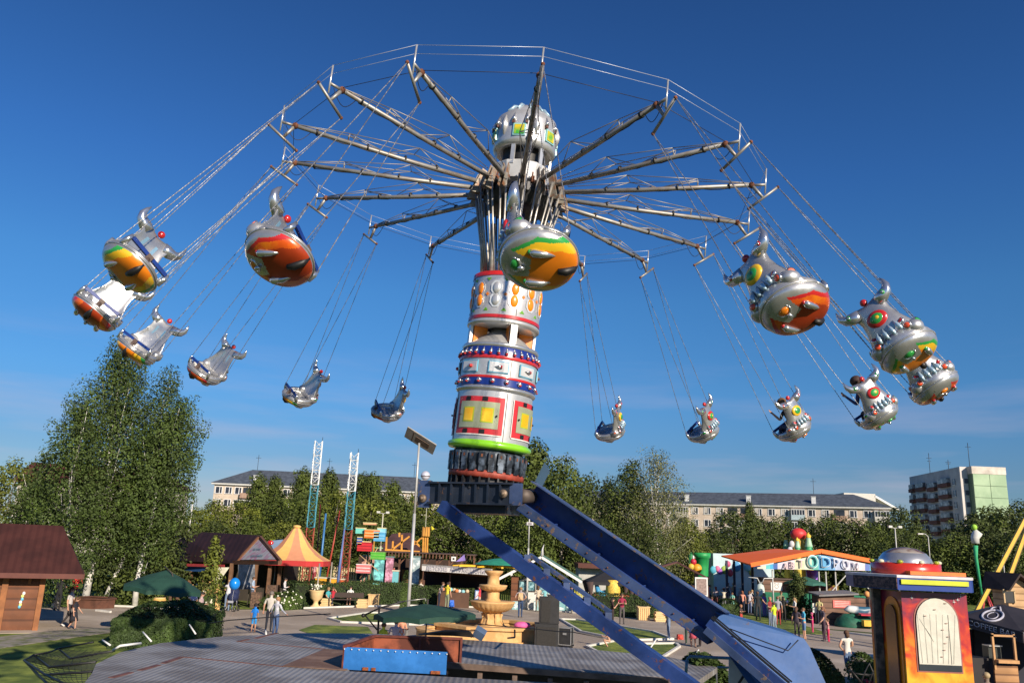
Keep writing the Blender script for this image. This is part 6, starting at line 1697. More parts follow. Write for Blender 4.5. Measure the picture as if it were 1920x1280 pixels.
blobs = [(1340, 1068, (.08, .40, .55), 1.0), (1348, 1066, (.62, .15, .30), .8), (1353, 1071, (.30, .08, .45), .8), (1362, 1068, (.35, .50, .10), 1.1), (1372, 1074, (.55, .05, .08), .9), (1384, 1062, (.05, .25, .50), 1.3), (1405, 1062, (.25, .55, .65), 1.2), (1368, 1057, (.55, .10, .20), .8), (1412, 1073, (.60, .50, .15), .8)]
for x, y, c, r_ in blobs:
    q = at(x, y, 80.4) - g; mb = MB(); mb.ball((q.x, -.05, q.z), (.32 * r_, .16, .36 * r_), 12, 8); mb.build('painted_shape', mat(c, .6), t)
t = thing('inflatable_bird', 'yellow round inflatable with a red bulb top beside the green pipe', 'inflatable', gx_(1303, 75)); g = t.location.copy()
q = at(1305, 1062, 75.0) - g
for dx, rr, c, z_ in ((.1, .42, (.72, .35, .02), -.15), (-.42, .30, (.65, .45, .06), -.02), (-.22, .27, (.55, .02, .05), .42)):
    mb = MB(); mb.ball((q.x + dx, 0, q.z + z_), (rr, rr * .8, rr * 1.0), 14, 10); mb.build('round_body', mat(c, .5), t)
mb = MB(); mb.ball((q.x - .22, 0, q.z + .78), (.09, .09, .2), 10, 7); mb.build('white_tip', WHITE, t)
mb = MB(); mb.tube((q.x, 0, 0), (q.x, 0, q.z), .18, .18, 8); mb.build('support', mat((.2, .1, .04), .7), t)
# castle ornaments beyond the orange roof
def turret(px, ytop, d_, s_, label):
    p = at(px, ytop, d_); t = thing('toy_turret', label, 'turret', (p.x, d_, 0)); z = p.z
    H_ = z
    mb = MB(); mb.lathe([(.55 * s_, 0), (.55 * s_, H_ - 2.9 * s_), (.62 * s_, H_ - 2.8 * s_), (.62 * s_, H_ - 2.5 * s_), (.4 * s_, H_ - 2.4 * s_), (.58 * s_, H_ - 2.1 * s_), (.45 * s_, H_ - 1.6 * s_), (.32 * s_, H_ - .9 * s_), (.34 * s_, H_ - .8 * s_)], 14, [0, 1, 1, 1, 1, 2, 2, 2]); mb.build('tower_body', [mat((.65, .50, .08), .5), mat((.05, .32, .14), .5), mat((.35, .55, .38), .5)], t)
    mb = MB(); mb.lathe([(.34 * s_, H_ - .8 * s_), (.42 * s_, H_ - .55 * s_), (.12 * s_, H_ - .2 * s_), (.0, H_)], 12); mb.build('onion_top', mat((.80, .50, .05), .5), t)
turret(1515, 997, 84, .68, 'tall toy turret with yellow tip, right of the red cap'); turret(1473, 1004, 86, .5, 'small toy turret with yellow tip, left of the red cap'); turret(1494.5, 1006, 83, .5, 'pale toy turret in front, right below the red cap')
p = at(1497, 1001, 85); t = thing('red_cap_ornament', 'big red dome cap on a yellow base between the toy turrets', 'ornament', (p.x, 85, 0))
mb = MB(); mb.ball((0, 0, p.z), (.82, .7, .62), 16, 10, 0, MX.Rotation(0, 4, 'Y')); mb.build('red_cap', mat((.62, .04, .04), .5), t)
mb = MB(); mb.lathe([(.6, 0), (.6, p.z - 1.5), (.5, p.z - .9), (.45, p.z - .3)], 12); mb.build('yellow_base', mat((.62, .38, .04), .6, 0, .2, 3), t)
for dx, z_ in ((-.75, -1.0), (-.95, -1.6)):
    mb = MB(); mb.ball((dx, -.1, p.z + z_), (.28, .2, .35), 10, 7); mb.build('white_shape', mat((.6, .58, .62), .6), t)
# ---- right side: brown kiosk with red sign, plane ride
g = G(1583, 1172); t = thing('brown_kiosk', 'small brown plank kiosk with grey roof and a red notice', 'kiosk', g)
LWOOD = wavemat((.10, .05, .03), (.19, .10, .065), .9, 'Z', .7, 0, (.08, .2), .3)
mb = MB(); mb.box((-.35, .8, .95), (2.2, 1.6, 1.9)); mb.build('wall', LWOOD, t)
mb = MB(); mb.slab([V((-1.65, -.3, 1.85)), V((.95, -.3, 2.05)), V((1.0, 1.9, 2.15)), V((-1.6, 1.9, 1.95))], .10); mb.build('roof', mat((.20, .19, .19), .7, 0, .15, 2), t)
mb = MB(); mb.box((-.1, -.03, 1.32), (1.15, .04, .48)); nb = mb.build('notice', mat((.60, .14, .12), .6), t)
mb = MB()
for i in range(4): mb.box((-.1, -.055, 1.18 + i * .1), (.95, .01, .035))
mb.build('notice_lines', mat((.7, .5, .45), .6), nb)
mb = MB(); mb.box((1.45, 1.2, .85), (1.2, 1.4, 1.7)); mb.build('side_shed', LWOOD, t)
g = G(1620, 1176); t = thing('plane_ride', 'white blue and red toy plane on a green cloth covered ride', 'kiddie ride', g)
mb = MB(); mb.path([V((-1.2, 0, 1.05)), V((-.9, 0, 1.1)), V((0, 0, 1.0)), V((.9, 0, 1.15)), V((1.1, 0, 1.25))], [.06, .24, .28, .14, .04], 10, 0); fu = mb.build('fuselage', mat((.10, .36, .60), .4, 0, .7, 1.2, 0, None, 0, 1, 0, (.7, .72, .72), 1), t)
mb = MB(); mb.slab([V((.75, 0, 1.2)), V((1.3, 0, 1.2)), V((1.35, 0, 1.75))], .05); mb.build('tail_fin', mat((.6, .15, .25), .4), fu)
mb = MB(); mb.slab([V((-.5, -.9, .85)), V((.6, -.9, .85)), V((.3, .9, .95)), V((-.2, .9, .95))], .07); mb.build('wing', mat((.55, .03, .06), .4), fu)
mb = MB()
for (x, y, r_, h_) in ((-.9, .1, .9, .8), (0, .2, 1.0, .72), (.9, .2, .85, .70)):
    mb.lathe([(r_ * .95, 0), (r_, .15), (r_ * .8, .5), (r_ * .35, h_), (0, h_)], 16, 0, MX.Translation((x, y, 0)))
mb.build('green_cloth', mat((.01, .10, .06), .7, 0, .35, 3), t)
mb = MB(); mb.box((-.1, -1.0, .35), (.75, .4, .35)); mb.build('yellow_box', mat((.72, .45, .04), .6), t)
g = G(1640, 1172); t = thing('spotted_figure', 'upright orange figure with dark spots beside the toy plane', 'figure', g + V((.0, .6, 0)))
mb = MB(); mb.path([V((.0, 0, 0)), V((.05, 0, .6)), V((-.05, 0, 1.2)), V((.0, 0, 1.7)), V((-.2, 0, 2.0))], [.30, .26, .20, .18, .1], 10); mb.build('body', mat((.05, .03, .02), .7, 0, 0, 5, 0, None, 0, 1, 0, (.70, .24, .03), 1), t)
mb = MB(); mb.ball((-.15, -.05, 1.95), (.2, .2, .2), 10, 8); mb.build('head', mat((.66, .3, .1), .7), t)
# ---- flame painted booth
g = V((at(1740, 1200, 20).x, 20.0, 0)); t = thing('flame_booth', 'ticket booth painted with orange flames under a blue rim and silver dome', 'booth', g, 0)
def bx_(px, py, d_): return at(px, py, d_) - g
FL = bpy.data.materials.new('mat'); FL.use_nodes = True
nt_ = FL.node_tree; pr = nt_.nodes['Principled BSDF']; pr.inputs['Roughness'].default_value = .35; pr.inputs['Coat Weight'].default_value = .4
c = nt_.nodes.new('ShaderNodeTexCoord'); w_ = nt_.nodes.new('ShaderNodeTexNoise'); w_.inputs['Scale'].default_value = 2.2; w_.inputs['Detail'].default_value = 3; w_.inputs['Distortion'].default_value = 1.2
sp = nt_.nodes.new('ShaderNodeSeparateXYZ'); ma = nt_.nodes.new('ShaderNodeMath'); ma.operation = 'MULTIPLY_ADD'; ma.inputs[1].default_value = -.34; ma.inputs[2].default_value = .92
m2_ = nt_.nodes.new('ShaderNodeMath'); m2_.operation = 'MULTIPLY_ADD'; m2_.inputs[1].default_value = .9
rp_ = nt_.nodes.new('ShaderNodeValToRGB'); el = rp_.color_ramp.elements
el[0].position = .22; el[0].color = (.16, .01, .05, 1); el[1].position = .88; el[1].color = (.85, .45, .03, 1)
for p_, c_ in ((.40, (.42, .015, .02, 1)), (.52, (.60, .05, .01, 1)), (.66, (.80, .20, .01, 1))):
    e_ = el.new(p_); e_.color = c_
nt_.links.new(c.outputs['Object'], w_.inputs['Vector']); nt_.links.new(c.outputs['Object'], sp.inputs[0]); nt_.links.new(sp.outputs['Z'], ma.inputs[0])
nt_.links.new(w_.outputs['Fac'], m2_.inputs[0]); nt_.links.new(ma.outputs[0], m2_.inputs[2]); nt_.links.new(m2_.outputs[0], rp_.inputs[0]); nt_.links.new(rp_.outputs[0], pr.inputs['Base Color'])
zt_ = bx_(1690, 1108, 19.2).z
x0, x1 = bx_(1692, 1200, 19.1).x, bx_(1815, 1200, 19.1).x
fw = x1 - x0; fy_ = -1.0; cxm = (x0 + x1) / 2
# octagonal body: front, front-left, front-right faces and the back
xl_ = bx_(1660, 1200, 19.9).x
body = [(x0, fy_), (x1, fy_), (x1 + .05, fy_ + .2), (x1 + .05, .6), (xl_, .6), (xl_, fy_ + .95)]
mb = MB(); mb.prism(body, 0, zt_); mb.build('wall', FL, t)
# arched window on the front
def arch(cx_, w, zb2, zt2, y, th, n=14, M=None):
    r_ = w / 2; pts = [(cx_ - r_, zb2), (cx_ + r_, zb2)] + [(cx_ + r_ * cos(a), zt2 - r_ * 1.05 + r_ * 1.05 * sin(a)) for a in [pi * i / n for i in range(n + 1)]]
    mb = MB(); mb.prism(pts, -th, 0, 0, (M or MX.Identity(4)) @ MX.Translation((0, y, 0)) @ MX(((1, 0, 0, 0), (0, 0, -1, 0), (0, 1, 0, 0), (0, 0, 0, 1)))); return mb
wz0, wz1 = bx_(1760, 1257, 19).z, bx_(1755, 1120, 19).z
wcx = bx_(1757.5, 1190, 19).x; ww = bx_(1798, 1190, 19).x - bx_(1719, 1190, 19).x
arch(wcx, ww + .07, wz0 - .035, wz1 + .035, fy_ - .012, .03).build('window_border', mat((.30, .10, .08), .5), t)
wf_ = arch(wcx, ww, wz0, wz1, fy_ - .030, .02).build('window', mat((.04, .05, .06), .15), t)
arch(wcx, ww * .985, wz0 + .13, wz1 - .01, fy_ - .042, .01).build('white_blind', mat((.60, .58, .50), .7, 0, .08, 4, .25, 6), wf_)
mb = MB()
for i in range(7):
    mb.path([V((wcx - ww * .42 + i * .10 * ww + (0.02 * i), fy_ - .053, wz0 + .16)), V((wcx - ww * .46 + i * .15 * ww, fy_ - .053, wz1 - .35))], .003, 5)
mb.path([V((wcx - ww * .42, fy_ - .053, wz1 - .45)), V((wcx - ww * .2, fy_ - .053, wz0 + .75)), V((wcx - ww * .12, fy_ - .053, wz0 + .6))], [.002, .006, .002], 6)
mb.box((wcx + ww * .27, fy_ - .05, (wz0 + wz1) / 2 - .1), (.012, .01, wz1 - wz0 - .5))
mb.build('blind_folds', mat((.57, .55, .47), .8), wf_)
mb = MB(); rr_ = random.Random(5)
for i in range(9): mb.ball((wcx + rr_.uniform(-.3, .25) * ww, fy_ - .058, wz0 + .3 + i * .14), (.035, .004, .012), 8, 4)
mb.build('printed_ornament', mat((.38, .26, .22), .8), wf_)
for (x, y) in ((1709, 1120), (1795, 1124), (1800, 1117), (1788, 1128)):
    q = bx_(x, y, 19); mb = MB()
    mb.path([V((q.x - .05, fy_ - .01, q.z)), V((q.x, fy_ - .012, q.z)), V((q.x + .05, fy_ - .01, q.z))], [.001, .009, .001], 5); mb.path([V((q.x, fy_ - .01, q.z - .06)), V((q.x, fy_ - .012, q.z)), V((q.x, fy_ - .01, q.z + .06))], [.001, .009, .001], 5); mb.build('painted_star', WHITE, t)
# left slanted face: arched orange door
A2, B2 = V((xl_, fy_ + .95, 0)), V((x0, fy_, 0))
dM = basis(A2, (B2 - A2).normalized(), V((0, 0, 0)) + V(((B2 - A2).normalized().y * -1, (B2 - A2).normalized().x, 0)), V((0, 0, 1)))
Ld = (B2 - A2).length
arch(Ld * .52, Ld * .80, 0.1, zt_ - .12, -.02, .04, 14, dM).build('door_frame', mat((.80, .25, .01), .35, 0, .1, 3, 0, None, 0, 1, .4), t)
arch(Ld * .52, Ld * .50, .9, zt_ - .30, -.065, .03, 14, dM).build('door_glass', mat((.12, .05, .04), .15), t)
mb = MB(); mb.prism([(xl_ - .17, fy_ + 1.0), (xl_ - .02, fy_ + .95), (xl_ - .02, .1), (xl_ - .17, .1)], 0, zt_ + .1); mb.build('dark_side_wall', mat((.045, .035, .035), .5, 0, .5, 4, 0, None, 0, 1, 0, (.16, .12, .10)), t)
# rim
rz0, rz1 = bx_(1760, 1108, 18.7).z, bx_(1760, 1080, 18.7).z
rx0, rx1 = bx_(1681, 1095, 18.7).x, bx_(1838, 1095, 18.7).x
rimp = [(rx0, fy_ - .35), (rx1 - .22, fy_ - .35), (rx1 - .05, fy_ - .1), (rx1 - .05, .7), (rx0 - .3, .7), (rx0 - .58, fy_ + .55)]
mb = MB(); mb.prism(rimp, rz0, rz1 - .06); mb.build('blue_rim', mat((.01, .045, .26), .35, 0, .08), t)
mb = MB(); mb.prism([(p[0] * 1.01 - cxm * .01, p[1] * 1.01) for p in rimp], rz1 - .055, rz1); mb.build('white_edge', mat((.66, .60, .62), .4), t)
mb = MB(); mb.box(((rx0 + rx1) / 2 - .12, fy_ - .37, (rz0 + rz1) / 2 + .02), ((rx1 - rx0) * .80, .05, .10)); mb.build('yellow_bar', mat((.55, .60, .02), .4), t)
q0, q1 = V((rx0 - .58, fy_ + .55, 0)), V((rx0, fy_ - .35, 0)); nrm = V((-(q1 - q0).y, (q1 - q0).x, 0)).normalized() * -.03
mb = MB(); mb.slab([q0 + nrm + V((0, 0, rz0 + .02)), q1 + nrm + V((0, 0, rz0 + .02)), q1 + nrm + V((0, 0, rz1 - .05)), q0 + nrm + V((0, 0, rz1 - .05))], .02); mb.build('painted_side_rim', mat((.035, .02, .03), .5, 0, 0, 14, 0, None, 0, 1, 0, (.22, .12, .10)), t)
# red drum and silver dome
cd = bx_(1738, 1070, 19.6); R2 = (bx_(1778, 1070, 19.4).x - bx_(1657, 1070, 19.4).x) / 2; cdx = (bx_(1778, 1070, 19.4).x + bx_(1657, 1070, 19.4).x) / 2
zr0, zr1 = rz1, bx_(1720, 1057, 19.4 - R2).z
DM = MX.Translation((cdx, -.1, 0))
mb = MB(); mb.lathe([(R2, zr0), (R2 * 1.02, zr0 + .03), (R2 * 1.02, zr1), (R2 * .9, zr1 + .02), (0, zr1 + .02)], 40, 0, DM); mb.build('red_drum', mat((.52, .03, .015), .3, 0, .1, 2, 0, None, 0, 1, .5), t)
mb = MB(); mb.box((cdx + .30, -.75, rz1 + .05), (1.25, .5, .08)); mb.build('orange_step', mat((.75, .16, .02), .4), t)
Rd = R2 * .80
mb = MB(); mb.lathe([(Rd, zr1), (Rd, zr1 + .03), (Rd * .95, zr1 + .12), (Rd * .78, zr1 + .24), (Rd * .45, zr1 + .34), (0, zr1 + .38)], 40, [0, 0, 0, 1, 1], DM); mb.build('silver_dome', [SILVER, mat((.22, .08, .03), .25, .3, .3, 2.2, 0, None, 0, 1, 0, (.50, .44, .38))], t)
for i in range(10):
    a = i * pi / 5 + .35; mb = MB(); mb.ball((cdx + R2 * .97 * cos(a), -.1 + R2 * .97 * sin(a), zr1 + .04), (.07, .07, .045), 10, 6); mb.build('rim_lamp', mat((.62, .62, .45), .3) if i % 2 else mat((.3, .35, .03), .3), t)
# ---- dark tent at right edge
g = V((at(1880, 1200, 25).x, 25, 0)); t = thing('black_coffee_tent', 'black pop up tent with a pale ring logo at the right picture edge', 'tent', g)
zE = at(1850, 1180, 23.6).z; zP = at(1888, 1133, 25).z
xL = at(1815, 1165, 24.6).x - g.x
vs = [V((xL, -.1, zE + .26)), V((xL + .75, -1.7, zE)), V((3.2, -1.7, zE)), V((3.2, 1.8, zE)), V((xL, 1.8, zE)), V((.14, .1, zP))]
mb = MB(); mb.add(vs, [(0, 1, 5), (1, 2, 5), (2, 3, 5), (3, 4, 5), (4, 0, 5), (4, 3, 2, 1, 0)]); cn_ = mb.build('canopy', mat((.030, .026, .030), .6, 0, .2, 2), t)
mb = MB(); mb.slab([vs[0] + V((0, 0, .01)), vs[1] + V((0, 0, .01)), vs[1] + V((0, 0, -.28)), vs[0] + V((0, 0, -.28))], .02); mb.slab([vs[1], vs[2], vs[2] + V((0, 0, -.28)), vs[1] + V((0, 0, -.28))], .02, 1); va = mb.build('valance', [mat((.02, .022, .03), .7), mat((.09, .06, .07), .4)], t)
vx = (vs[1] - vs[0]).normalized(); text('COFFEE BAR', .20, basis((vs[0] + vs[1]) / 2 + V((-.03, -.03, -.13)), vx, V((0, 0, 1)), vx.cross(V((0, 0, 1)))), mat((.3, .34, .4), .6), va, width=(vs[1] - vs[0]).length * .8)
mb = MB(); mb.path([vs[1] + V((0, -.03, -.02)) + (vs[2] - vs[1]) * (i / 16) + V((0, 0, .012 * sin(i * 2.3))) for i in range(17)], .012, 5); mb.build('piping', WHITE, cn_)
# ring logo on the left slope
n_ = (vs[0] - vs[5]).cross(vs[1] - vs[5]).normalized()
if n_.z < 0: n_ = -n_
c0_ = (vs[0] * .36 + vs[1] * .28 + vs[5] * .36) + n_ * .012
ux = ((vs[5] * 1 - (vs[0] + vs[1]) / 2)).normalized(); uy = n_.cross(ux)
mb = MB(); mb.path([c0_ + ux * .40 * cos(2 * pi * i / 24) + uy * .26 * sin(2 * pi * i / 24) for i in range(25)], .032, 6); mb.path([c0_ + ux * .23 * cos(2 * pi * i / 24) + uy * .13 * sin(2 * pi * i / 24) for i in range(25)], .014, 6)
mb.path([c0_ + ux * .40 + uy * .13, c0_ + ux * .60 + uy * .11, c0_ + ux * .66 - uy * .07, c0_ + ux * .40 - uy * .13], .027, 6); mb.build('ring_logo', mat((.42, .42, .50), .6), cn_)
for (x, y) in ((xL + .06, -.1), (xL + .80, -1.65), (.1, 1.7), (3.1, -1.6)):
    mb = MB(); mb.tube((x, y, 0), (x, y, zE + .05), .03, None, 6); mb.build('leg', mat((.03, .02, .02), .5, .3), t)
wx0, wx1 = at(1861, 1200, 22.9).x - g.x, at(1901, 1200, 22.9).x - g.x; wzt, wzb = at(1880, 1191, 22.9).z, at(1880, 1236, 22.9).z
FW = mat((.50, .27, .11), .6, 0, .15, 5)
mb = MB(); yq = -2.1
mb.box((wx0, yq, (wzt + wzb) / 2 - .1), (.05, .06, wzt - wzb + .3)); mb.box((wx1, yq, (wzt + wzb) / 2), (.05, .06, wzt - wzb + .1)); mb.box(((wx0 + wx1) / 2, yq, wzt), (wx1 - wx0 + .05, .06, .05)); mb.box(((wx0 + wx1) / 2, yq - .05, wzb - .03), (wx1 - wx0 - .02, .25, .08)); mb.build('serving_hatch', FW, t)
mb = MB(); mb.box(((wx0 + wx1) / 2 + .0, yq + .02, wzb / 2 - .07), (wx1 - wx0 + .05, .06, wzb - .16)); mb.build('plank_front', wavemat((.20, .09, .035), (.46, .24, .10), 1.6, 'Z', .7, 0, (.08, .2), .3), t)
for (cx_, cy_, cz_, sx_, sy_, sz_) in ((wx0 - .45, -1.6, wzb / 2, .82, .6, wzb), (1.75, -2.0, 1.1, 1.7, .1, 2.2)):
    mb = MB(); mb.box((cx_, cy_, cz_), (sx_, sy_, sz_)); mb.build('dark_side', mat((.018, .014, .016), .7), t)
mb = MB(); mb.box((1.2, 1.75, 1.1), (4.0, .08, 2.2)); mb.build('back_sheet', mat((.01, .012, .03), .7), t)
mb = MB(); mb.box(((wx0 + wx1) / 2 - .05, yq + .5, wzb + .14), (.34, .3, .3)); mb.box(((wx0 + wx1) / 2 - .05, yq + .45, wzb + .31), (.36, .34, .03), 1); mb.build('coffee_machine', [mat((.06, .065, .06), .3, .4), SILVER], t)
# ---- wooden playhouse
g = V((at(1895, 1140, 33).x, 33, 0)); t = thing('wooden_playhouse', 'raised wooden playhouse with dark roof and a small black window', 'playhouse', g)
PW = wavemat((.34, .19, .08), (.58, .36, .18), 1.3, 'Z', .7, 0, (.06, .16), .3)
hx0, hx1 = at(1888, 1100, 32.5).x - g.x, at(1945, 1100, 32.5).x - g.x; zB, zT = at(1900, 1146, 32.5).z, at(1900, 1100, 32.5).z; zA = at(1906, 1074, 32.5).z
mb = MB(); mb.prism([(hx0, 0), (hx1, 0), (hx1, zT), ((hx0 + hx1) / 2 - .2, zA - .1), (hx0, zT)], -1.0, 0, 0, MX.Translation((0, -.5, 0)) @ MX(((1, 0, 0, 0), (0, 0, -1, 0), (0, 1, 0, 0), (0, 0, 0, 1)))); mb.build('wall', PW, t)
xa = (hx0 + hx1) / 2 - .2
mb = MB(); mb.slab([V((xa, -.8, zA)), V((hx0 - .12, -.8, zT - .12)), V((hx0 - .30, .7, zT - .1)), V((xa - .5, .7, zA + .02))][::-1], .07); mb.slab([V((xa, -.8, zA)), V((hx1 + .1, -.8, zT - .1)), V((hx1, .7, zT - .1)), V((xa - .5, .7, zA))], .07); mb.build('roof', mat((.045, .03, .028), .9, 0, .2), t)
q = at(1906, 1122, 32) - g; mb = MB(); mb.box((q.x, -.54, q.z + .05), (.34, .06, .42)); w_ = mb.build('window', BLACK, t)
mb = MB(); mb.box((q.x, -.56, q.z + .29), (.46, .06, .06)); mb.box((q.x - .2, -.56, q.z + .05), (.05, .06, .46)); mb.box((q.x + .2, -.56, q.z + .05), (.05, .06, .46)); mb.build('frame', mat((.55, .38, .2), .7), w_)
# swing frame beams
for (x0, y0, x1, y1, d_, lb) in ((1852, 1104, 1912, 990, 38, 'yellow steel beam slanting up, left one of the pair at the right edge'), (1895, 1072, 1925, 990, 38.5, 'yellow steel beam slanting up, right one of the pair at the right edge')):
    a, b_ = at(x0, y0, d_), at(x1, y1, d_); dq = (b_ - a); k_ = a.z / dq.z; a = a - dq * k_; dq = dq * (1.15 + k_) / 1.35
    t2 = thing('yellow_beam', lb, 'beam', a); mb = MB(); mb.beam(V((0, 0, 0)), dq * 1.35, .14, .14); mb.build('beam', mat((.72, .42, .03), .5, 0, .1), t2)
    mb = MB(); mb.beam(V((.18, .1, 0)), dq * 1.35 + V((.18, .1, 0)), .05, .05); mb.build('cable_channel', mat((.15, .10, .03), .6), t2)
# red swing frame with the air dancer
t = thing('red_a_frame', 'small red A shaped frame at the foot of the bouncing figure', 'frame', gx_(1838, 50)); g = t.location.copy()
mb = MB()
for dx in (-.9, .9):
    mb.tube(V((dx * .9, -.3, 0)), V((dx * .1, 0, 2.4)), .05, None, 6); mb.tube(V((dx, .5, 0)), V((dx * .1, 0.1, 2.4)), .05, None, 6)
mb.tube(V((-.5, 0, 1.2)), V((.5, 0, 1.2)), .04, None, 6); mb.build('red_legs', mat((.45, .05, .06), .5), t)
a = at(1832, 1052, 50); t = thing('air_dancer', 'white figure with a green head on a green leg above the red frame', 'air dancer', (a.x, 50, 2.35)); g = t.location.copy()
mb = MB(); mb.path([V((.1, 0, 0)), at(1830, 1045, 50) - g, at(1829, 1022, 50) - g], [.06, .10, .14], 8); mb.build('green_leg', mat((.03, .35, .15), .7), t)
mb = MB(); mb.path([at(1829, 1018, 50) - g, at(1828, 1008, 50) - g, at(1832, 1000, 50) - g, at(1828, 993, 50) - g], [.22, .24, .30, .10], 8); mb.path([at(1831, 1000, 50) - g, at(1838, 1004, 50) - g, at(1834, 1009, 50) - g], [.12, .10, .07], 7); mb.build('white_body', mat((.62, .62, .60), .8), t)
mb = MB(); mb.ball(at(1826.5, 988, 50) - g, (.17, .17, .18), 10, 8); mb.build('green_head', mat((.30, .55, .05), .7), t)
# purple inflatable column
t = thing('purple_column', 'shiny purple inflatable column under the painted fascia', 'inflatable', gx_(1519, 74)); g = t.location.copy()
zq = at(1519, 1068, 74).z
mb = MB(); mb.path([V((0, 0, 0)), V((.05, 0, zq * .3)), V((-.05, 0, zq * .6)), V((0, 0, zq))], [.5, .55, .45, .5], 12); mb.build('column', mat((.30, .14, .55), .3, 0, .3, 2), t)
mb = MB(); mb.ball((-.1, -.5, zq * .8), (.22, .1, .22), 10, 6); mb.build('face_patch', mat((.5, .3, .6), .5), t)
# striped inflatable behind the crowd
t = thing('striped_slide', 'red yellow and green striped inflatable slide under the orange roof', 'inflatable', gx_(1475, 73)); g = t.location.copy()
for i, c in enumerate(((.40, .03, .03), (.45, .32, .03), (.03, .20, .05), (.40, .03, .03), (.45, .32, .03))):
    mb = MB(); mb.path([V((-2.2 + i * .8, 0, 1.9)), V((-1.4 + i * .8, 0, 1.4)), V((-.4 + i * .8, 0, .2))], .38, 10); mb.build('tube', mat(c, .5), t)

# ================================================================== HEDGES, BUSHES, FLOWERS
def hedge(label, A, B, depth, h, n=9000, ls=.10, lm=None, name='hedge', rounded=.0, seed=1, flowers=None):
    rnd = random.Random(seed); A, B = V(A), V(B); d = (B - A).normalized(); nn = V((-d.y, d.x, 0)); L_ = (B - A).length
    t = thing(name, label, name, A)
    vs, fs, ms = [], [], []
    for j in range(n):
        f = rnd.random()
        x, y, z = rnd.uniform(0, L_), rnd.uniform(0, depth), rnd.uniform(0, h)
        hh = h * (1 + .05 * sin(x * 1.3) + .04 * sin(x * 3.1 + 1))
        if f < .45: y = rnd.uniform(-.06, .08); nn_ = -nn
        elif f < .85: z = hh - rnd.uniform(-.05, .10); nn_ = V((0, 0, 1))
        elif f < .93: x = rnd.uniform(-.05, .1); nn_ = -d
        else: x = L_ - rnd.uniform(-.05, .1); nn_ = d
        if rounded:
            u_ = abs(x / L_ * 2 - 1); v_ = abs(y / depth * 2 - 1)
            lim = hh * (1 - rounded * max(u_, v_) ** 3)
            z = min(z, lim + rnd.uniform(-.06, .03))
        b_ = .05 * (sin(x * 4 + z * 5) + sin(x * 2.3 - y * 3))
        p = d * x + nn * (y + b_) + V((0, 0, max(.03, z)))
        q_ = (nn_ + V((rnd.gauss(0, .45), rnd.gauss(0, .45), rnd.gauss(.2, .4)))).normalized()
        x1, y1, _ = frame(q_); a = rnd.uniform(0, 6.28); x2 = x1 * cos(a) + y1 * sin(a); y2 = q_.cross(x2); s1 = ls * rnd.uniform(.6, 1.3)
        o = len(vs); vs += [p - x2 * s1 * .5, p + y2 * s1 * .3, p + x2 * s1 * .5, p - y2 * s1 * .3]; fs.append((o, o + 1, o + 2, o + 3))
        ms.append(min(2, max(0, int(rnd.gauss(1.0, .8)))))
    mb = MB(); mb.add(vs, fs, ms); mb.build('foliage', lm, t)
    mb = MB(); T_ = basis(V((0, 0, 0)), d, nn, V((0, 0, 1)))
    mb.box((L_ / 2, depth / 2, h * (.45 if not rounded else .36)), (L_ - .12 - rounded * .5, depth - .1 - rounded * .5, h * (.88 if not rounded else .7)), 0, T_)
    mb.build('inner_dark_box', mat((.012, .018, .006), .95, 0, .3, 4), t)  # solid dark box filling the inside of the foliage
    if flowers:
        mb = MB()
        for k in range(flowers[1]):
            x, y, z = rnd.uniform(0, L_), rnd.uniform(-.05, depth * .8), rnd.uniform(h * .3, h * 1.05)
            p = d * x + nn * (y if z > h * .9 else -.04) + V((0, 0, z)); mb.ball(p, flowers[2], 6, 4)
        mb.build('blossoms', mat(flowers[0], .8), t)
    return t
HL = leafmats((.040, .075, .012)); HL2 = leafmats((.060, .105, .014))
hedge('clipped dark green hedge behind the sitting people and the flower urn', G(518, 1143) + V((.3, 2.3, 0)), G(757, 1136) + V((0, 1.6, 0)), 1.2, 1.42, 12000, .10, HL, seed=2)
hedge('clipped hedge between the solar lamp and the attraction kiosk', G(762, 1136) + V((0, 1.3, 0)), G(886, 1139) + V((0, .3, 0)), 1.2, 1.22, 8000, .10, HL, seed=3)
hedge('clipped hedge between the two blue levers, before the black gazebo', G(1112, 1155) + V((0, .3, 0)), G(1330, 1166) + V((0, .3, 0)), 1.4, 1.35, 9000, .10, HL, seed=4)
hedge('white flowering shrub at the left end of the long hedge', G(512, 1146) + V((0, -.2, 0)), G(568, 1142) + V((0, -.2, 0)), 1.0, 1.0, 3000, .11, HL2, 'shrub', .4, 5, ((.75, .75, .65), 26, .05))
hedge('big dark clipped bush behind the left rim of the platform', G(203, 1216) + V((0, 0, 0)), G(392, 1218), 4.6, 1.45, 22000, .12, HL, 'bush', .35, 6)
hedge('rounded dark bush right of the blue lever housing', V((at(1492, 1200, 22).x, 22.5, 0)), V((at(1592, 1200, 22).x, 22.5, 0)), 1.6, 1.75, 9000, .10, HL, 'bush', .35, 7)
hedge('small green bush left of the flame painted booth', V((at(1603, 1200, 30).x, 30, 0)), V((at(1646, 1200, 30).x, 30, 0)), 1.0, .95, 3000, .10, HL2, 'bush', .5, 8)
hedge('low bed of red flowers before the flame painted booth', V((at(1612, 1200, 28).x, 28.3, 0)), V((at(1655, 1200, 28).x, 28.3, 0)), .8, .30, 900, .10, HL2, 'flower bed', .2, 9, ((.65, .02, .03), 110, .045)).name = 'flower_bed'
hedge('leafy bush under the upper blue lever beside the white panel', V((at(1290, 1260, 17).x, 17, 0)), V((at(1385, 1260, 17).x, 17, 0)), 1.6, 2.05, 9000, .11, HL2, 'bush', .3, 10)
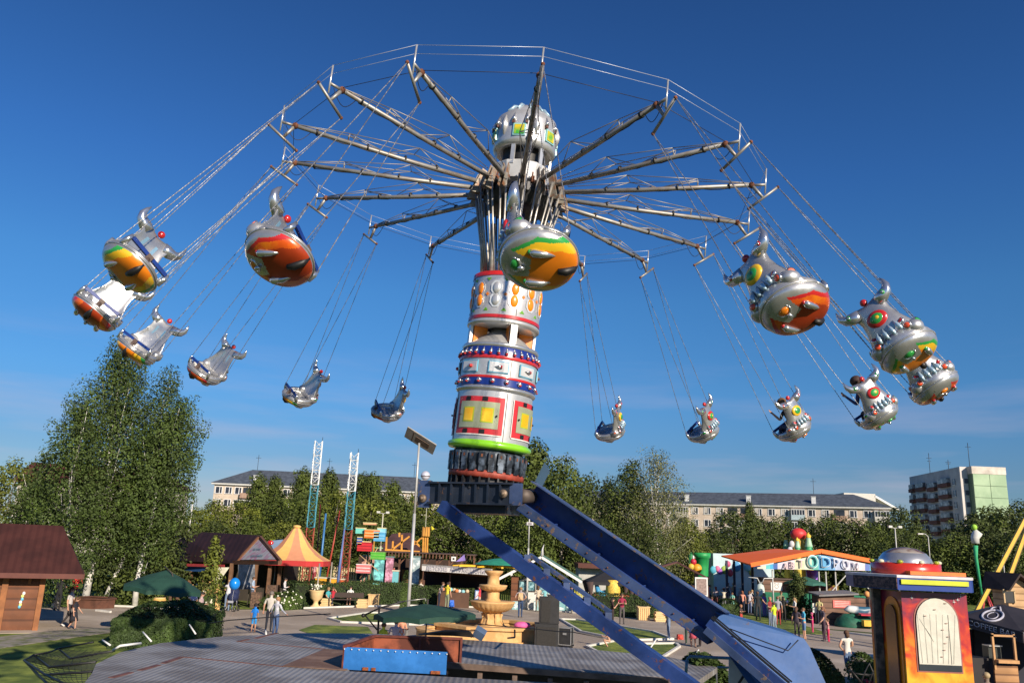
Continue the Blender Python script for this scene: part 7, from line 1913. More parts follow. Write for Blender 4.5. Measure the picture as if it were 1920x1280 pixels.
hedge('dark bush right behind the lower end of the upper blue lever', V((at(1352, 1150, 58).x, 58, 0)), V((at(1392, 1150, 58).x, 58, 0)), 1.5, 1.2, 3000, .12, HL, 'bush', .4, 11)
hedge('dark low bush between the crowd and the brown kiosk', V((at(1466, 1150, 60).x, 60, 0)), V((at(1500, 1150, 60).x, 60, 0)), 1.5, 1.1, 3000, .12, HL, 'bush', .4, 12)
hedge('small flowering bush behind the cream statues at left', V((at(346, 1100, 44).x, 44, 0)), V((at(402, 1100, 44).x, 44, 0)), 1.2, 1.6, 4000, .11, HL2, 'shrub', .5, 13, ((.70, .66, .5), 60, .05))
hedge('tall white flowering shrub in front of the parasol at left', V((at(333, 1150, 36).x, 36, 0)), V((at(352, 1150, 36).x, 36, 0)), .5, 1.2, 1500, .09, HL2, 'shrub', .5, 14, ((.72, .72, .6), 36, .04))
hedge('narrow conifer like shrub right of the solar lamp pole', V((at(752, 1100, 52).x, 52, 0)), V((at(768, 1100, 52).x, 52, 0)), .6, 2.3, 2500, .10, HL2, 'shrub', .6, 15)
tree('young_tree', 'slender young rowan growing between the stall roof and the statues', V((at(392, 1120, 41).x, 41, 0)), at(392, 1004, 41).z, .75, 71, 1500, .17, L2, .35, 'cone', (.2, .15, .1), 0, 12, .05, sparse=.8)
p = at(1497, 1150, 58)
tree('young_fir', 'dark young fir standing before the orange hall', V((p.x, 58, 0)), at(1500, 1074, 58).z, 1.15, 72, 6000, .14, L3, .08, 'cone', (.12, .08, .05), 0, 26, .07)

# ================================================================== LAMPS
def lamp_solar(label, g, ztop):
    t = thing('solar_street_lamp', label, 'street lamp', g); GV = mat((.50, .50, .49), .5, .35, .12, 2)
    mb = MB(); mb.tube((0, 0, 0), (0, 0, ztop * .62), .085, .07, 12); mb.tube((0, 0, ztop * .62), (0, 0, ztop), .055, .05, 12); mb.build('pole', GV, t)
    mb = MB(); c = V((.05, 0, ztop + .12)); T_ = TR(c.x, c.y, c.z, 0, -.55, .52)
    mb.box((0, 0, 0), (1.65, .85, .05), 0, T_); pn = mb.build('solar_panel', mat((.35, .33, .30), .4, .2, .2, 2), t)
    mb = MB(); mb.box((0, 0, .03), (1.58, .78, .012), 0, T_); mb.build('cells', mat((.02, .03, .07), .15), pn)
    mb = MB(); mb.box((-.42, -.0, -.04), (.04, .80, .04), 0, T_); mb.box((.12, 0, -.05), (.75, .40, .05), 0, T_); mb.build('rear_box', mat((.13, .085, .06), .7), pn)
    mb = MB(); a = V((0, 0, ztop - 2.9)); b_ = V((.36, -.1, ztop - 1.85)); mb.tube(a, b_, .045, .03, 8); mb.build('side_arm', GV, t)
    c = b_ + V((.06, -.05, .30))
    mb = MB(); mb.ball(c, (.22, .22, .22), 14, 10); mb.build('lamp_globe', mat((.60, .62, .72), .35, .2), t)
    mb = MB(); mb.lathe([(.225, -.02), (.228, .02)], 16, 0, MX.Translation(c + V((0, 0, -.03)))); mb.build('globe_seam', mat((.1, .08, .08), .5), t)
    mb = MB(); mb.box(c + V((-.05, 0, -.26)), (.26, .14, .10)); mb.build('lamp_bracket', mat((.45, .42, .38), .5, .3), t)
    return t
g = G(762, 1191); lamp_solar('tall grey street lamp with a tilted solar panel on top left of the tower', g, at(780, 830, g.y).z)
def lamp(label, px, py_top, dist=None, base=None, kind='plain', r=.06, col=(.50, .50, .48)):
    g = G(px, base) if base else V((at(px, 1100, dist).x, dist, 0)); d_ = g.y
    zt = at(px, py_top, d_).z; t = thing('lamp_post', label, 'lamp post', g); m = mat(col, .6, .2, .12, 2)
    mb = MB(); mb.tube((0, 0, 0), (0, 0, zt * .6), r * 1.3, r * 1.1, 10); mb.tube((0, 0, zt * .6), (0, 0, zt), r * .8, r * .7, 10); mb.build('pole', m, t)
    if kind == 'two':
        for s_ in (-1, 1):
            mb = MB(); mb.tube((0, 0, zt), (s_ * .28, 0, zt + .05), .025, None, 6); mb.box((s_ * .36, -.02, zt + .1), (.26, .2, .16)); mb.build('lamp_head', mat((.55, .55, .52), .4), t)
    elif kind == 'single':
        mb = MB(); mb.path([V((0, 0, zt)), V((-.2, 0, zt + .2)), V((-.5, 0, zt + .22))], .03, 6); mb.box((-.6, 0, zt + .2), (.4, .16, .1)); mb.build('lamp_head', mat((.55, .55, .52), .4), t)
    elif kind == 'curl':
        mb = MB(); mb.path([V((0, 0, zt - .6)), V((-.1, 0, zt - .2)), V((-.35, 0, zt + .3)), V((-.5, 0, zt + .5))], .035, 6); mb.path([V((0, 0, zt - .5)), V((.10, 0, zt - .1)), V((-.05, 0, zt + .15)), V((-.3, 0, zt + .1))], .03, 6); mb.build('curled_arm', m, t)
        mb = MB(); mb.box((.05, -.1, zt - 1.05), (.46, .08, .22)); mb.box((.05, -.15, zt - 1.05), (.26, .02, .08), 1); mb.build('sign_box', [mat((.5, .5, .5), .5), mat((.2, .15, .2), .5)], t)
    return t
lamp('white lamp pole standing before the right half of the brown stall', 338, 938, base=1119, kind='plain', r=.075, col=(.58, .57, .55))
lamp('thin white pole far left of the brown stall, seen against the trees', 325, 955, dist=66, kind='plain', r=.05, col=(.55, .5, .4))
lamp('grey lamp pole with curled arms between the two blue levers', 987, 952, base=1143, kind='curl')
lamp('twin headed lamp post behind the coloured cabins', 708, 962, dist=66, kind='two', r=.07, col=(.55, .53, .42))
lamp('twin headed lamp post above the right end of the orange roof', 1686, 990, dist=62, kind='two', r=.06)
lamp('curved single lamp post above the silver dome of the booth', 1748, 1006, dist=66, kind='single', r=.05)
lamp('short white post standing before the dark trees beyond the upper lever', 1187, 982, dist=80, kind='plain', r=.08, col=(.6, .57, .4))
lamp('thin pale post far right between trees and playhouse', 1886, 1040, dist=60, kind='plain', r=.05, col=(.5, .5, .48))
# double armed lamp near the crowd
t = thing('lamp_post', 'low lamp post with two flat white arms above the crowd', 'lamp post', V((at(1427, 1100, 62).x, 62, 0))); g = t.location.copy()
z = at(1427, 1090, 62).z; mb = MB(); mb.tube((0, 0, 0), (0, 0, z), .06, .05, 8); mb.build('pole', mat((.3, .3, .28), .6), t)
for s_ in (-1, 1):
    mb = MB(); mb.path([V((s_ * .08, 0, z - .1)), V((s_ * .25, 0, z + .25)), V((s_ * .9, 0, z + .28))], .03, 6); mb.build('arm', WHITE, t)

# ================================================================== FOUNTAIN
g = V((at(921, 1190, 39.3).x, 39.3, 0)); t = thing('stone_fountain', 'three tiered yellow sandstone fountain in an octagonal basin', 'fountain', g)
SST = mat((.62, .36, .14), .85, 0, .10, 2.5, .25, 12, 0, 1, 0, (.70, .44, .19))
def fz(y, d_=39.3): return at(921, y, d_).z
def fr_(px, d_=39.3): return px / F * d_
def lam(*pr, n=32): return [(fr_(r_), fz(y)) for r_, y in pr]
mb = MB(); mb.lathe([(fr_(17), fz(1096)), (fr_(11), fz(1094)), (fr_(10), fz(1080)), (fr_(12), fz(1077)), (fr_(16), fz(1073)), (fr_(17), fz(1069)), (0, fz(1068.5))], 24); mb.build('top_bowl', SST, t)
def fluted(R_t, yt, R_b, yb, nm, nf=22):
    mb = MB(); n = nf * 4; prof = [(R_t, yt), (R_t * 1.02, yt + 1.0), (R_t * .98, yt + 3)] + [(R_t * .96 + (R_b - R_t * .96) * (k / 5) ** 1.3, yt + 4 + (yb - yt - 4) * sin(pi / 2 * k / 5)) for k in range(1, 6)]
    vs = []
    for i, (r_, y) in enumerate(prof):
        for k in range(n):
            a = 2 * pi * k / n; q = 1 + (.045 * abs(sin(nf * a / 2)) if i > 2 and i < len(prof) - 1 else 0)
            vs.append(V((fr_(r_) * q * cos(a), fr_(r_) * q * sin(a), fz(y))))
    fs = [(i * n + k, (i + 1) * n + k, (i + 1) * n + (k + 1) % n, i * n + (k + 1) % n) for i in range(len(prof) - 1) for k in range(n)]
    fs.append(tuple(range(n)))
    mb.add(vs, fs, 0, True); mb.build(nm, SST, t)
fluted(25, 1095.5, 12, 1107, 'middle_bowl', 18); fluted(40, 1126, 17, 1146, 'large_bowl', 26)
mb = MB(); mb.lathe([(fr_(15), fz(1128)), (fr_(14), fz(1124)), (fr_(11.5), fz(1120)), (fr_(12), fz(1106))], 8); mb.build('middle_shaft', SST, t)
mb = MB(); mb.lathe([(fr_(26), fz(1177)), (fr_(24), fz(1171)), (fr_(19), fz(1164)), (fr_(16.5), fz(1152)), (fr_(17), fz(1148)), (fr_(19), fz(1145))], 8)
for k in range(8):
    a = k * pi / 4 + pi / 8; mb.path([V((fr_(20) * cos(a), fr_(20) * sin(a), fz(1168))), V((fr_(16.5) * cos(a), fr_(16.5) * sin(a), fz(1158))), V((fr_(18.5) * cos(a), fr_(18.5) * sin(a), fz(1149)))], [.07, .05, .07], 6)
mb.build('pedestal', SST, t)
mb = MB(); n = 8; Ro, Ri = 2.35, 1.95
def ringwall(mb, R0, R1, z0, z1, n=8, a0=pi / 8, sx_=1.0):
    vs = []
    for z in (z0, z1):
        for r_ in (R0, R1):
            for k in range(n): a = a0 + 2 * pi * k / n; vs.append(V((r_ * cos(a) * sx_, r_ * sin(a), z)))
    fs = []
    for k in range(n):
        k2 = (k + 1) % n
        fs += [(k, k2, 2 * n + k2, 2 * n + k), (n + k2, n + k, 3 * n + k, 3 * n + k2), (2 * n + k, 2 * n + k2, 3 * n + k2, 3 * n + k)]
    mb.add(vs, fs)
ringwall(mb, Ro, Ri, 0, .62, 8, pi / 8, 1.12); ringwall(mb, Ro * 1.05, Ri * .97, .60, .72, 8, pi / 8, 1.12); ringwall(mb, Ro * 1.06, Ri, 0, .14, 8, pi / 8, 1.12); mb.build('basin_wall', SST, t)
mb = MB(); mb.lathe([(1.0, .0), (1.0, .5), (.7, .62), (0, .62)], 8); mb.build('centre_block', SST, t)
mb = MB(); mb.lathe([(0, .22), (1.75, .22)], 16); mb.build('basin_floor', mat((.35, .30, .22), .8), t)
o_ = MB(); o_.ball((0, 0, .1), (.34, .2, .16), 12, 8); o_.ball((.22, 0, .12), (.18, .18, .12), 10, 6)
tag(o_.build('pink_bag', mat((.70, .12, .35), .7), None, at(978, 1168, 37.6) * V((1, 1, 0)) + V((0, 0, .72))), 'bright pink bag lying on the fountain rim beside the loudspeakers', 'bag')
t = thing('round_pool', 'low round sandstone basin left of the fountain under the second parasol', 'basin', V((at(845, 1190, 37.6).x, 37.6, 0)))
mb = MB(); ringwall(mb, 1.5, 1.15, 0, .5, 14, 0); mb.build('wall', SST, t)
mb = MB(); ringwall(mb, 1.55, 1.1, .5, .58, 14, 0); mb.build('rim', SST, t)

# loudspeakers and flight case
g = V((at(1028, 1200, 37.0).x, 37.0, 0))
BK = mat((.018, .018, .020), .7, 0, .3, 5)
t = thing('lower_loudspeaker', 'large black subwoofer box at the bottom of the stack by the fountain', 'loudspeaker', g + V((-.1, 0, 0)))
mb = MB(); mb.box((0, 0, .50), (1.0, .8, 1.0)); mb.build('cabinet', BK, t); mb = MB(); mb.box((-.02, -.41, .48), (.82, .03, .80)); mb.build('grille', mat((.03, .028, .026), .95, 0, .3, 30), t)
t = thing('upper_loudspeaker', 'tall black loudspeaker standing on the subwoofer by the fountain', 'loudspeaker', g + V((0, 0, 1.01)))
mb = MB(); mb.box((0, 0, .54), (.84, .6, 1.08)); mb.box((.16, 0, 1.1), (.46, .5, .14)); mb.build('cabinet', BK, t); mb = MB(); mb.box((-.16, -.31, .5), (.40, .03, .9)); mb.build('grille', mat((.03, .028, .026), .95, 0, .3, 30), t)
t = thing('flight_case', 'black amplifier case with steel corners right of the loudspeakers', 'flight case', V((at(1061, 1200, 37.0).x, 37.0, 0)), -.3)
mb = MB(); mb.box((0, 0, .52), (.52, .5, .62)); mb.build('case', BK, t)
mb = MB()
for x in (-.27, .27):
    for y in (-.26, .26): mb.box((x, y, .5), (.035, .035, .78))
for z in (.18, .86):
    for y in (-.26, .26): mb.box((0, y, z), (.56, .035, .035))
mb.box((0, -.27, .62), (.16, .02, .08)); mb.build('steel_edges', SILVER, t)
mb = MB()
for x in (-.22, .22):
    for y in (-.2, .2): mb.tube((x - .03, y, .06), (x + .03, y, .06), .06, None, 10)
mb.box((0, 0, .14), (.6, .56, .05)); mb.build('wheel_base', BLACK, t)

# ================================================================== PARASOLS
def parasol(label, g, R_, zr, za, col, mast, n=8, tilt=0):
    t = thing('parasol', label, 'parasol', g); zr_ = zr
    mb = MB(); vs = []; prof = [(0.0, za), (.5, za - (za - zr) * .42), (1.0, zr)]
    sub = 4
    T_ = MX.Rotation(tilt, 4, 'Y')
    for (k, z) in prof[1:]:
        for i in range(n * sub):
            a = 2 * pi * i / (n * sub); ph = (i % sub) / sub
            sc = 1 - .07 * sin(pi * ph); sag = -.0 - .05 * sin(pi * ph) * k * -1
            vs.append(T_ @ V((R_ * k * sc * cos(a), R_ * k * sc * sin(a), z + sag)))
    m = n * sub; vs.append(T_ @ V((0, 0, za)))
    fs = [(len(vs) - 1, (i + 1) % m, i) for i in range(m)] + [(i, (i + 1) % m, m + (i + 1) % m, m + i) for i in range(m)]
    fs = [f[::-1] for f in fs]
    mb.add(vs, fs, 0, False)
    for i in range(m):
        a, b_ = vs[m + i], vs[m + (i + 1) % m]; mb.add([a, b_, b_ - V((0, 0, .16)), a - V((0, 0, .16))], [(0, 1, 2, 3)], 0)
    c = mb.build('canopy', mat(col, .8, 0, .12, 2), t)
    mb = MB()
    for i in range(n):
        a = 2 * pi * i / n; mb.tube(T_ @ V((0, 0, za - .04)), T_ @ V((R_ * cos(a), R_ * sin(a), zr - .01)), .012, None, 5)
    mb.build('ribs', BLACK, c)
    mb = MB(); mb.path([V(p) for p in mast], .024, 8); mb.build('mast', mat((.10, .08, .07), .5, .3), t)
    mb = MB(); mb.lathe([(.35, 0), (.35, .06), (.08, .1), (.06, .3)], 12, 0, MX.Translation((mast[0][0], mast[0][1], 0))); mb.build('foot', mat((.12, .12, .12), .8), t)
    return t
g = V((at(296, 1120, 36).x, 36, 0))
parasol('dark green cantilever parasol behind the big dark bush at left', g, 1.62, at(296, 1102, 36).z, at(300, 1067, 36).z, (.012, .055, .038), [(.72, -.3, 0), (.72, -.3, 2.15), (.55, -.25, 2.5), (0.1, 0, 2.75)], 8, .08)
g = V((at(800, 1160, 29).x, 29, 0))
parasol('dark green cantilever parasol in front of the fountain basin', g, 1.72, at(800, 1152, 29).z, at(793, 1131, 29).z, (.012, .055, .038), [(0, 0, 0), (0, 0, 2.3)], 8, -.04)
t = thing('cantilever_arm', 'black bent support arm of the parasol beside the solar lamp', 'support arm', V((at(708, 1180, 29).x, 29, 0))); o_ = t.location
mb = MB(); mb.tube(at(709, 1188, 29) - o_ - V((0, 0, .4)), at(711, 1141, 29) - o_, .035, None, 8); mb.path([at(682, 1153, 29) - o_, at(712, 1139, 29) - o_, at(760, 1126, 29) - o_], .03, 7); mb.tube(at(684, 1152, 29) - o_, at(707, 1180, 29) - o_, .025, None, 7); mb.ball(at(681, 1153, 29) - o_, .07, 8, 6); mb.build('arm', BLACK, t)
mb = MB(); mb.tube(at(745, 1128, 29) - o_, at(798, 1121.5, 29) - o_, .018, None, 6); mb.tube(at(798, 1121.5, 29) - o_, at(798, 1128, 29) - o_, .014, None, 6); mb.build('grey_bar', STEEL, t)
g = V((at(1510, 1100, 64).x, 64, 0))
parasol('faded green parasol behind the young fir and the crowd', g, 1.6, at(1510, 1092, 64).z, at(1510, 1080, 64).z, (.03, .13, .10), [(0, 0, 0), (0, 0, 2.4)], 8)

# ================================================================== STATUES, URN, BENCHES, BINS
CRM = mat((.80, .50, .20), .7, 0, .08, 4, .2, 16)
def statue(label, px, base_y, dist, ytop, kind):
    g = G(px, base_y); dist = g.y; t = thing('statue', label, 'statue', g); Z = at(px, ytop, dist).z
    ph = Z * .36
    mb = MB(); mb.lathe([(.30, 0), (.30, .10), (.24, .14), (.22, ph - .14), (.28, ph - .08), (.28, ph), (0, ph)], 20)
    for k in range(16):
        a = k * pi / 8; mb.tube((.23 * cos(a), .23 * sin(a), .16), (.23 * cos(a), .23 * sin(a), ph - .16), .022, None, 5)
    mb.build('fluted_pedestal', CRM, t)
    s = (Z - ph)
    mb = MB()
    if kind == 'pair':
        for (ox, lean) in ((-.10, .04), (.12, -.05)):
            for q in (-1, 1):
                mb.path([V((ox + q * .06, .02, ph)), V((ox + q * .07, 0, ph + s * .22)), V((ox + q * .06, 0, ph + s * .46))], [.055, .07, .095], 9)
            mb.path([V((ox, 0, ph + s * .44)), V((ox + lean * .5, 0, ph + s * .58)), V((ox + lean, 0, ph + s * .78)), V((ox + lean, 0, ph + s * .85))], [.15, .12, .15, .05], 10)
            mb.ball((ox + lean * 1.2, 0, ph + s * .93), (.10, .11, .12), 12, 8)
            mb.path([V((ox + lean - .14, 0, ph + s * .78)), V((ox - .18, -.1, ph + s * .66)), V((.0, -.16, ph + s * .68))], [.055, .045, .035], 7)
            mb.path([V((ox + lean + .14, 0, ph + s * .78)), V((ox + .2, -.1, ph + s * .64)), V((.02, -.17, ph + s * .6))], [.055, .045, .035], 7)
    else:
        mb.path([V((0, 0, ph)), V((.02, 0, ph + s * .3)), V((-.02, 0, ph + s * .55)), V((0, 0, ph + s * .78)), V((0, 0, ph + s * .84))], [.16, .12, .10, .13, .05], 10); mb.ball((0, 0, ph + s * .92), (.09, .10, .11), 12, 8)
        mb.path([V((.1, 0, ph + s * .75)), V((.2, -.1, ph + s * .6)), V((.02, -.15, ph + s * .55))], [.045, .04, .03], 7)
    mb.build('figure', CRM, t); return t
statue('tall cream statue of two embracing figures on a fluted pedestal', 382, 1155, 39.5, 1072, 'pair')
statue('cream column with a small figure, right of the embracing statue', 401, 1150, 41, 1092, 'one')
statue('small cream figure column left of the embracing statue', 355, 1148, 40, 1096, 'one')
t = thing('urn_planter', 'cream stone urn filled with white flowers before the hedge', 'planter', G(591, 1139))
mb = MB(); mb.lathe([(.32, 0), (.32, .12), (.20, .16), (.13, .30), (.17, .42), (.36, .58), (.42, .90), (.46, 1.0), (.48, 1.04), (.42, 1.05), (0, 1.0)], 22); mb.build('urn', mat((.70, .50, .25), .8, 0, .08, 4), t)
mb = MB(); rr_ = random.Random(3)
for i in range(60): mb.ball((rr_.gauss(0, .18), rr_.gauss(0, .16), 1.08 + rr_.uniform(0, .3)), .045, 6, 4, 0 if rr_.random() < .65 else 1)
mb.build('flowers', [mat((.75, .73, .62), .8), mat((.05, .11, .02), .8)], t)
CB = mat((.72, .50, .24), .8, 0, .08, 4)
def bench(label, a, b_):
    a, b_ = V(a), V(b_); t = thing('bench', label, 'bench', (a + b_) / 2); h_ = (b_ - a) / 2; dx = h_.normalized()
    for s_ in (-1, 1):
        mb = MB(); c = h_ * s_
        for i, (w, z) in enumerate(((.62, .05), (.70, .16), (.56, .27), (.66, .38), (.54, .49))): mb.box((c.x, c.y, z), (w, .55, .10))
        mb.build('stone_end', CB, t)
    mb = MB(); mb.beam(-h_ + V((0, -.1, .50)), h_ + V((0, -.1, .50)), .18, .05); mb.beam(-h_ + V((0, .1, .50)), h_ + V((0, .1, .50)), .18, .05); mb.build('seat', mat((.035, .02, .015), .7), t)
    mb = MB(); mb.beam(-h_ + V((0, .28, .75)), h_ + V((0, .28, .75)), .05, .30); mb.build('backrest', mat((.035, .02, .015), .7), t)
    return t
bench('dark bench with layered yellow stone ends before the hedge', G(612, 1138), G(679, 1139.3))
def bin_(label, g, w=.62, h_=.72):
    t = thing('litter_bin', label, 'litter bin', g)
    mb = MB(); mb.box((0, 0, h_ / 2), (w, w, h_)); mb.build('bin_body', CB, t)
    mb = MB()
    for i in range(6): mb.box((-w / 2 + (i + .5) * w / 6, -w / 2 - .02, h_ / 2), (.06, .04, h_ * .9))
    mb.box((0, 0, h_ + .02), (w + .08, w + .08, .05)); mb.box((0, 0, h_ + .05), (w * .6, w * .6, .02), 1); mb.build('ribbing', [CB, BLACK], t)
bin_('square cream litter bin right of the bench before the hedge', G(699.5, 1136))
bin_('square cream litter bin before the hedge between the blue levers', G(1206, 1162), .7, .78)
t = thing('layered_planter', 'stepped cream stone bench end beside the standing girl near the upper lever', 'bench', G(1237, 1165))
mb = MB()
for w, z in ((.60, .06), (.68, .18), (.56, .30), (.66, .42), (.54, .54)): mb.box((0, 0, z), (w, .6, .11))
mb.build('stone_end', CB, t)
mb = MB(); mb.box((1.3, 0, .52), (2.4, .5, .06)); mb.build('seat', mat((.035, .02, .015), .7), t)
t = thing('planter_box', 'small yellow stone planter behind the green parasol at left', 'planter', V((at(300, 1120, 49).x, 49, 0)))
mb = MB(); mb.lathe([(.28, 0), (.36, .1), (.36, .42), (.30, .5), (0, .5)], 10); mb.build('planter', mat((.60, .36, .10), .8, 0, .1, 4), t)
mb = MB(); mb.lathe([(.31, .49), (.33, .53), (0, .53)], 10); mb.build('rim', CB, t)
# wooden edging boxes by the shed and by the birch
t = thing('tree_box', 'low dark wooden bench box around the foot of the birches', 'tree box', V((at(172, 1140, 47).x, 47, 0)))
mb = MB(); ringwall(mb, 1.1, .95, 0, .5, 6, 0, 1.1); mb.build('boards', mat((.09, .035, .02), .8, 0, .3, 3), t)
mb = MB(); ringwall(mb, 1.18, .85, .5, .55, 6, 0, 1.1); mb.build('seat_rim', mat((.10, .04, .025), .8), t)
# sign boards at the stall
def a_board(label, px, by, w, h_, c1, c2, d_=None):
    g = G(px, by); t = thing('ice_cream_board', label, 'sign board', g)
    pts = [(-w / 2, 0), (w / 2, 0)] + [(w / 2 * cos(a), h_ - w / 2 + w / 2 * sin(a)) for a in [pi * i / 10 for i in range(11)]]
    T_ = MX.Translation((0, 0, .05)) @ MX(((1, 0, 0, 0), (0, 0, -1, 0), (0, 1, 0, 0), (0, 0, 0, 1)))
    mb = MB(); mb.prism(pts, -.04, 0, 0, T_); mb.build('board', mat(c1, .5, 0, .1, 3), t)
    mb = MB(); mb.ball((0, -.02, h_ * .42), (w * .32, .035, h_ * .24), 12, 8, 0); mb.ball((w * .1, -.03, h_ * .66), (w * .14, .03, h_ * .08), 10, 6, 1); mb.box((0, -.015, .14), (w * .8, .02, .16), 2); mb.build('picture', [mat(c2, .6), mat((.55, .12, .06), .6), mat((.6, .25, .3), .6)], t)
    mb = MB(); mb.box((0, 0, .03), (w * 1.15, .4, .06)); mb.build('foot', mat((.4, .05, .05), .6), t)
a_board('turquoise rounded ice cream board with a yellow picture before the stall', 459, 1121.5, .56, 1.12, (.08, .42, .38), (.72, .48, .12))
a_board('narrow turquoise ice cream board between the two stone piers', 484, 1121, .34, 1.1, (.12, .45, .50), (.70, .50, .15))
t = thing('blue_tub', 'bright blue barrel at the counter of the brown stall', 'barrel', G(494, 1117)); mb = MB(); mb.lathe([(.26, 0), (.30, .3), (.28, .62), (0, .62)], 14); mb.build('tub', mat((.02, .25, .55), .4), t)
mb = MB(); mb.box((0, .1, .82), (.6, .3, .4)); mb.build('orange_box', mat((.70, .35, .06), .7), t)
t = thing('welcome_board', 'white board with a painted pattern left of the ice cream boards', 'sign board', G(415, 1119)); mb = MB(); mb.box((0, 0, .45), (1.0, .05, .75)); mb.build('board', mat((.62, .60, .52), .7, 0, 0, 5, 0, None, 0, 1, 0, (.5, .25, .12), 3), t)
mb = MB(); mb.box((-.4, .05, .25), (.05, .05, .5)); mb.box((.4, .05, .25), (.05, .05, .5)); mb.build('legs', BLACK, t)
# wall lamp on the stall corner post and small white kiosk front board in the crowd
t = thing('white_figure_stand', 'white rounded ghost shaped stand board in the middle of the crowd', 'stand', V((at(1427, 1150, 61).x, 61, 0))); Zt = at(1427, 1093, 61).z
mb = MB(); mb.path([V((0, 0, 0)), V((0, 0, Zt * .35)), V((0, 0, Zt * .62)), V((0, 0, Zt * .85)), V((0, 0, Zt * .95)), V((0, 0, Zt))], [.50, .48, .30, .30, .24, .05], 16); mb.build('shape', mat((.52, .60, .55), .6, 0, .1, 2), t)
mb = MB(); mb.ball((.02, -.4, Zt * .55), (.2, .05, .25), 10, 6); mb.build('green_patch', mat((.25, .45, .12), .6), t)
t = thing('menu_kiosk', 'small dark brown hut with a white square poster behind the crowd', 'hut', V((at(1462, 1120, 64).x, 64, 0))); Zt = at(1462, 1086, 64).z
mb = MB(); mb.box((.0, .8, Zt / 2), (2.4, 1.5, Zt)); mb.build('wall', LWOOD, t)
mb = MB(); mb.box((-.2, .03, Zt - .50), (.85, .03, .58)); p_ = mb.build('poster', WHITE, t)
mb = MB(); mb.lathe([(.12, 0), (.15, 0)], 14, 0, MX.Translation((-.2, .01, Zt - .50)) @ MX.Rotation(pi / 2, 4, 'X')); mb.box((-.32, .005, Zt - .3), (.1, .005, .05)); mb.box((-.06, .005, Zt - .3), (.1, .005, .05)); mb.build('poster_drawing', mat((.12, .1, .1), .7), p_)
mb = MB(); mb.box((.0, .8, Zt + .05), (2.6, 1.7, .1)); mb.build('roof', mat((.10, .07, .06), .8), t)
t = thing('white_notice', 'small white notice board right of the young fir', 'notice board', V((at(1530, 1150, 56).x, 56, 0)))
mb = MB(); mb.box((0, 0, at(1530, 1139, 56).z), (.42, .05, .58)); mb.build('board', mat((.66, .68, .62), .6, 0, .1, 8), t)
mb = MB(); mb.tube((0, .04, 0), (0, .04, 1.0), .03, None, 6); mb.build('post', STEEL, t)
# bicycle like black rack in the lower right
t = thing('black_rack', 'black tubular rack frame at the lower right beside the booth', 'rack', V((at(1625, 1270, 24).x, 24, 0))); o_ = t.location
mb = MB()
for dx in (0, .22):
    mb.path([at(1610, 1290, 24) - o_ + V((dx, 0, 0)), at(1622, 1258, 24) - o_ + V((dx, 0, 0)), at(1630, 1243, 24) - o_ + V((dx, 0, 0)), at(1638, 1262, 24) - o_ + V((dx, 0, 0)), at(1640, 1290, 24) - o_ + V((dx, 0, 0))], .022, 7)
mb.tube(at(1596, 1260, 24) - o_, at(1630, 1266, 24) - o_, .02, None, 6); mb.tube(at(1596, 1256, 24) - o_, at(1618, 1282, 24) - o_, .025, None, 6); mb.build('tube_frame', BLACK, t)
mb = MB(); mb.tube(at(1612, 1262, 24) - o_, at(1634, 1264, 24) - o_, .016, None, 6); mb.build('cross_tube', BLACK, t)
# baby carriage and balloon
g = G(434, 1146); t = thing('baby_carriage', 'dark blue baby carriage pushed on the plaza', 'stroller', g, 0)
mb = MB(); mb.ball((0, 0, .78), (.30, .42, .30), 14, 10); mb.ball((0, .12, 1.02), (.29, .30, .25), 14, 8); mb.build('hood', mat((.012, .02, .07), .8, 0, .2, 6), t)
mb = MB(); mb.path([V((-.26, .3, .12)), V((-.24, -.1, .5)), V((-.2, .5, 1.05)), V((.2, .5, 1.05)), V((.24, -.1, .5)), V((.26, .3, .12))], .018, 6); mb.path([V((-.24, -.35, .12)), V((-.22, .2, .55))], .018, 6); mb.path([V((.24, -.35, .12)), V((.22, .2, .55))], .018, 6); mb.build('chassis', mat((.3, .3, .32), .4, .6), t)
for x in (-.27, .27):
    for y in (-.35, .32):
        mb = MB(); mb.lathe([(.11, -.02), (.14, -.02), (.14, .02), (.11, .02), (.11, -.02)], 16, 0, MX.Translation((x, y, .14)) @ MX.Rotation(pi / 2, 4, 'Y')); mb.tube((x - .02, y, .14), (x + .02, y, .14), .03, None, 6); mb.build('wheel', BLACK, t)
mb = MB(); mb.box((0, -.36, .55), (.3, .06, .12)); mb.build('basket', mat((.3, .32, .36), .7), t)
t = thing('blue_balloon', 'round bright blue balloon floating over the baby carriage', 'balloon', V((at(440, 1094, 38.5).x, 38.5, at(440, 1094, 38.5).z)))
mb = MB(); mb.ball((0, 0, 0), (.24, .24, .27), 18, 12); mb.build('balloon', mat((.01, .22, .70), .25, 0, .03), t)
mb = MB(); mb.path([V((0, 0, -.26)), V((-.03, 0, -.6)), V((0.02, 0, -1.0))], .004, 4); mb.build('string', WHITE, t)

# ================================================================== PEOPLE ON THE GROUND
RZ = {'away': 0, 'toward': pi, 'left': pi / 2, 'right': -pi / 2, 'aleft': .6, 'aright': -.6, 'tleft': pi - .7, 'tright': pi + .7}
def pp(label, px, feet, face='away', h=1.72, shirt=(.5, .5, .5), pants=(.02, .03, .06), d=None, z=0, **kw):
    g = G(px, feet) if d is None else V((at(px, feet, d).x, d, 0))
    return person(label, g + V((0, 0, z)), RZ[face] if isinstance(face, str) else face, h, shirt, pants, **kw)
BR = (.10, .05, .025); BD = (.35, .22, .10); DK = (.02, .015, .012); JE = (.06, .10, .20); NV = (.015, .02, .045); WH_ = (.66, .64, .62)
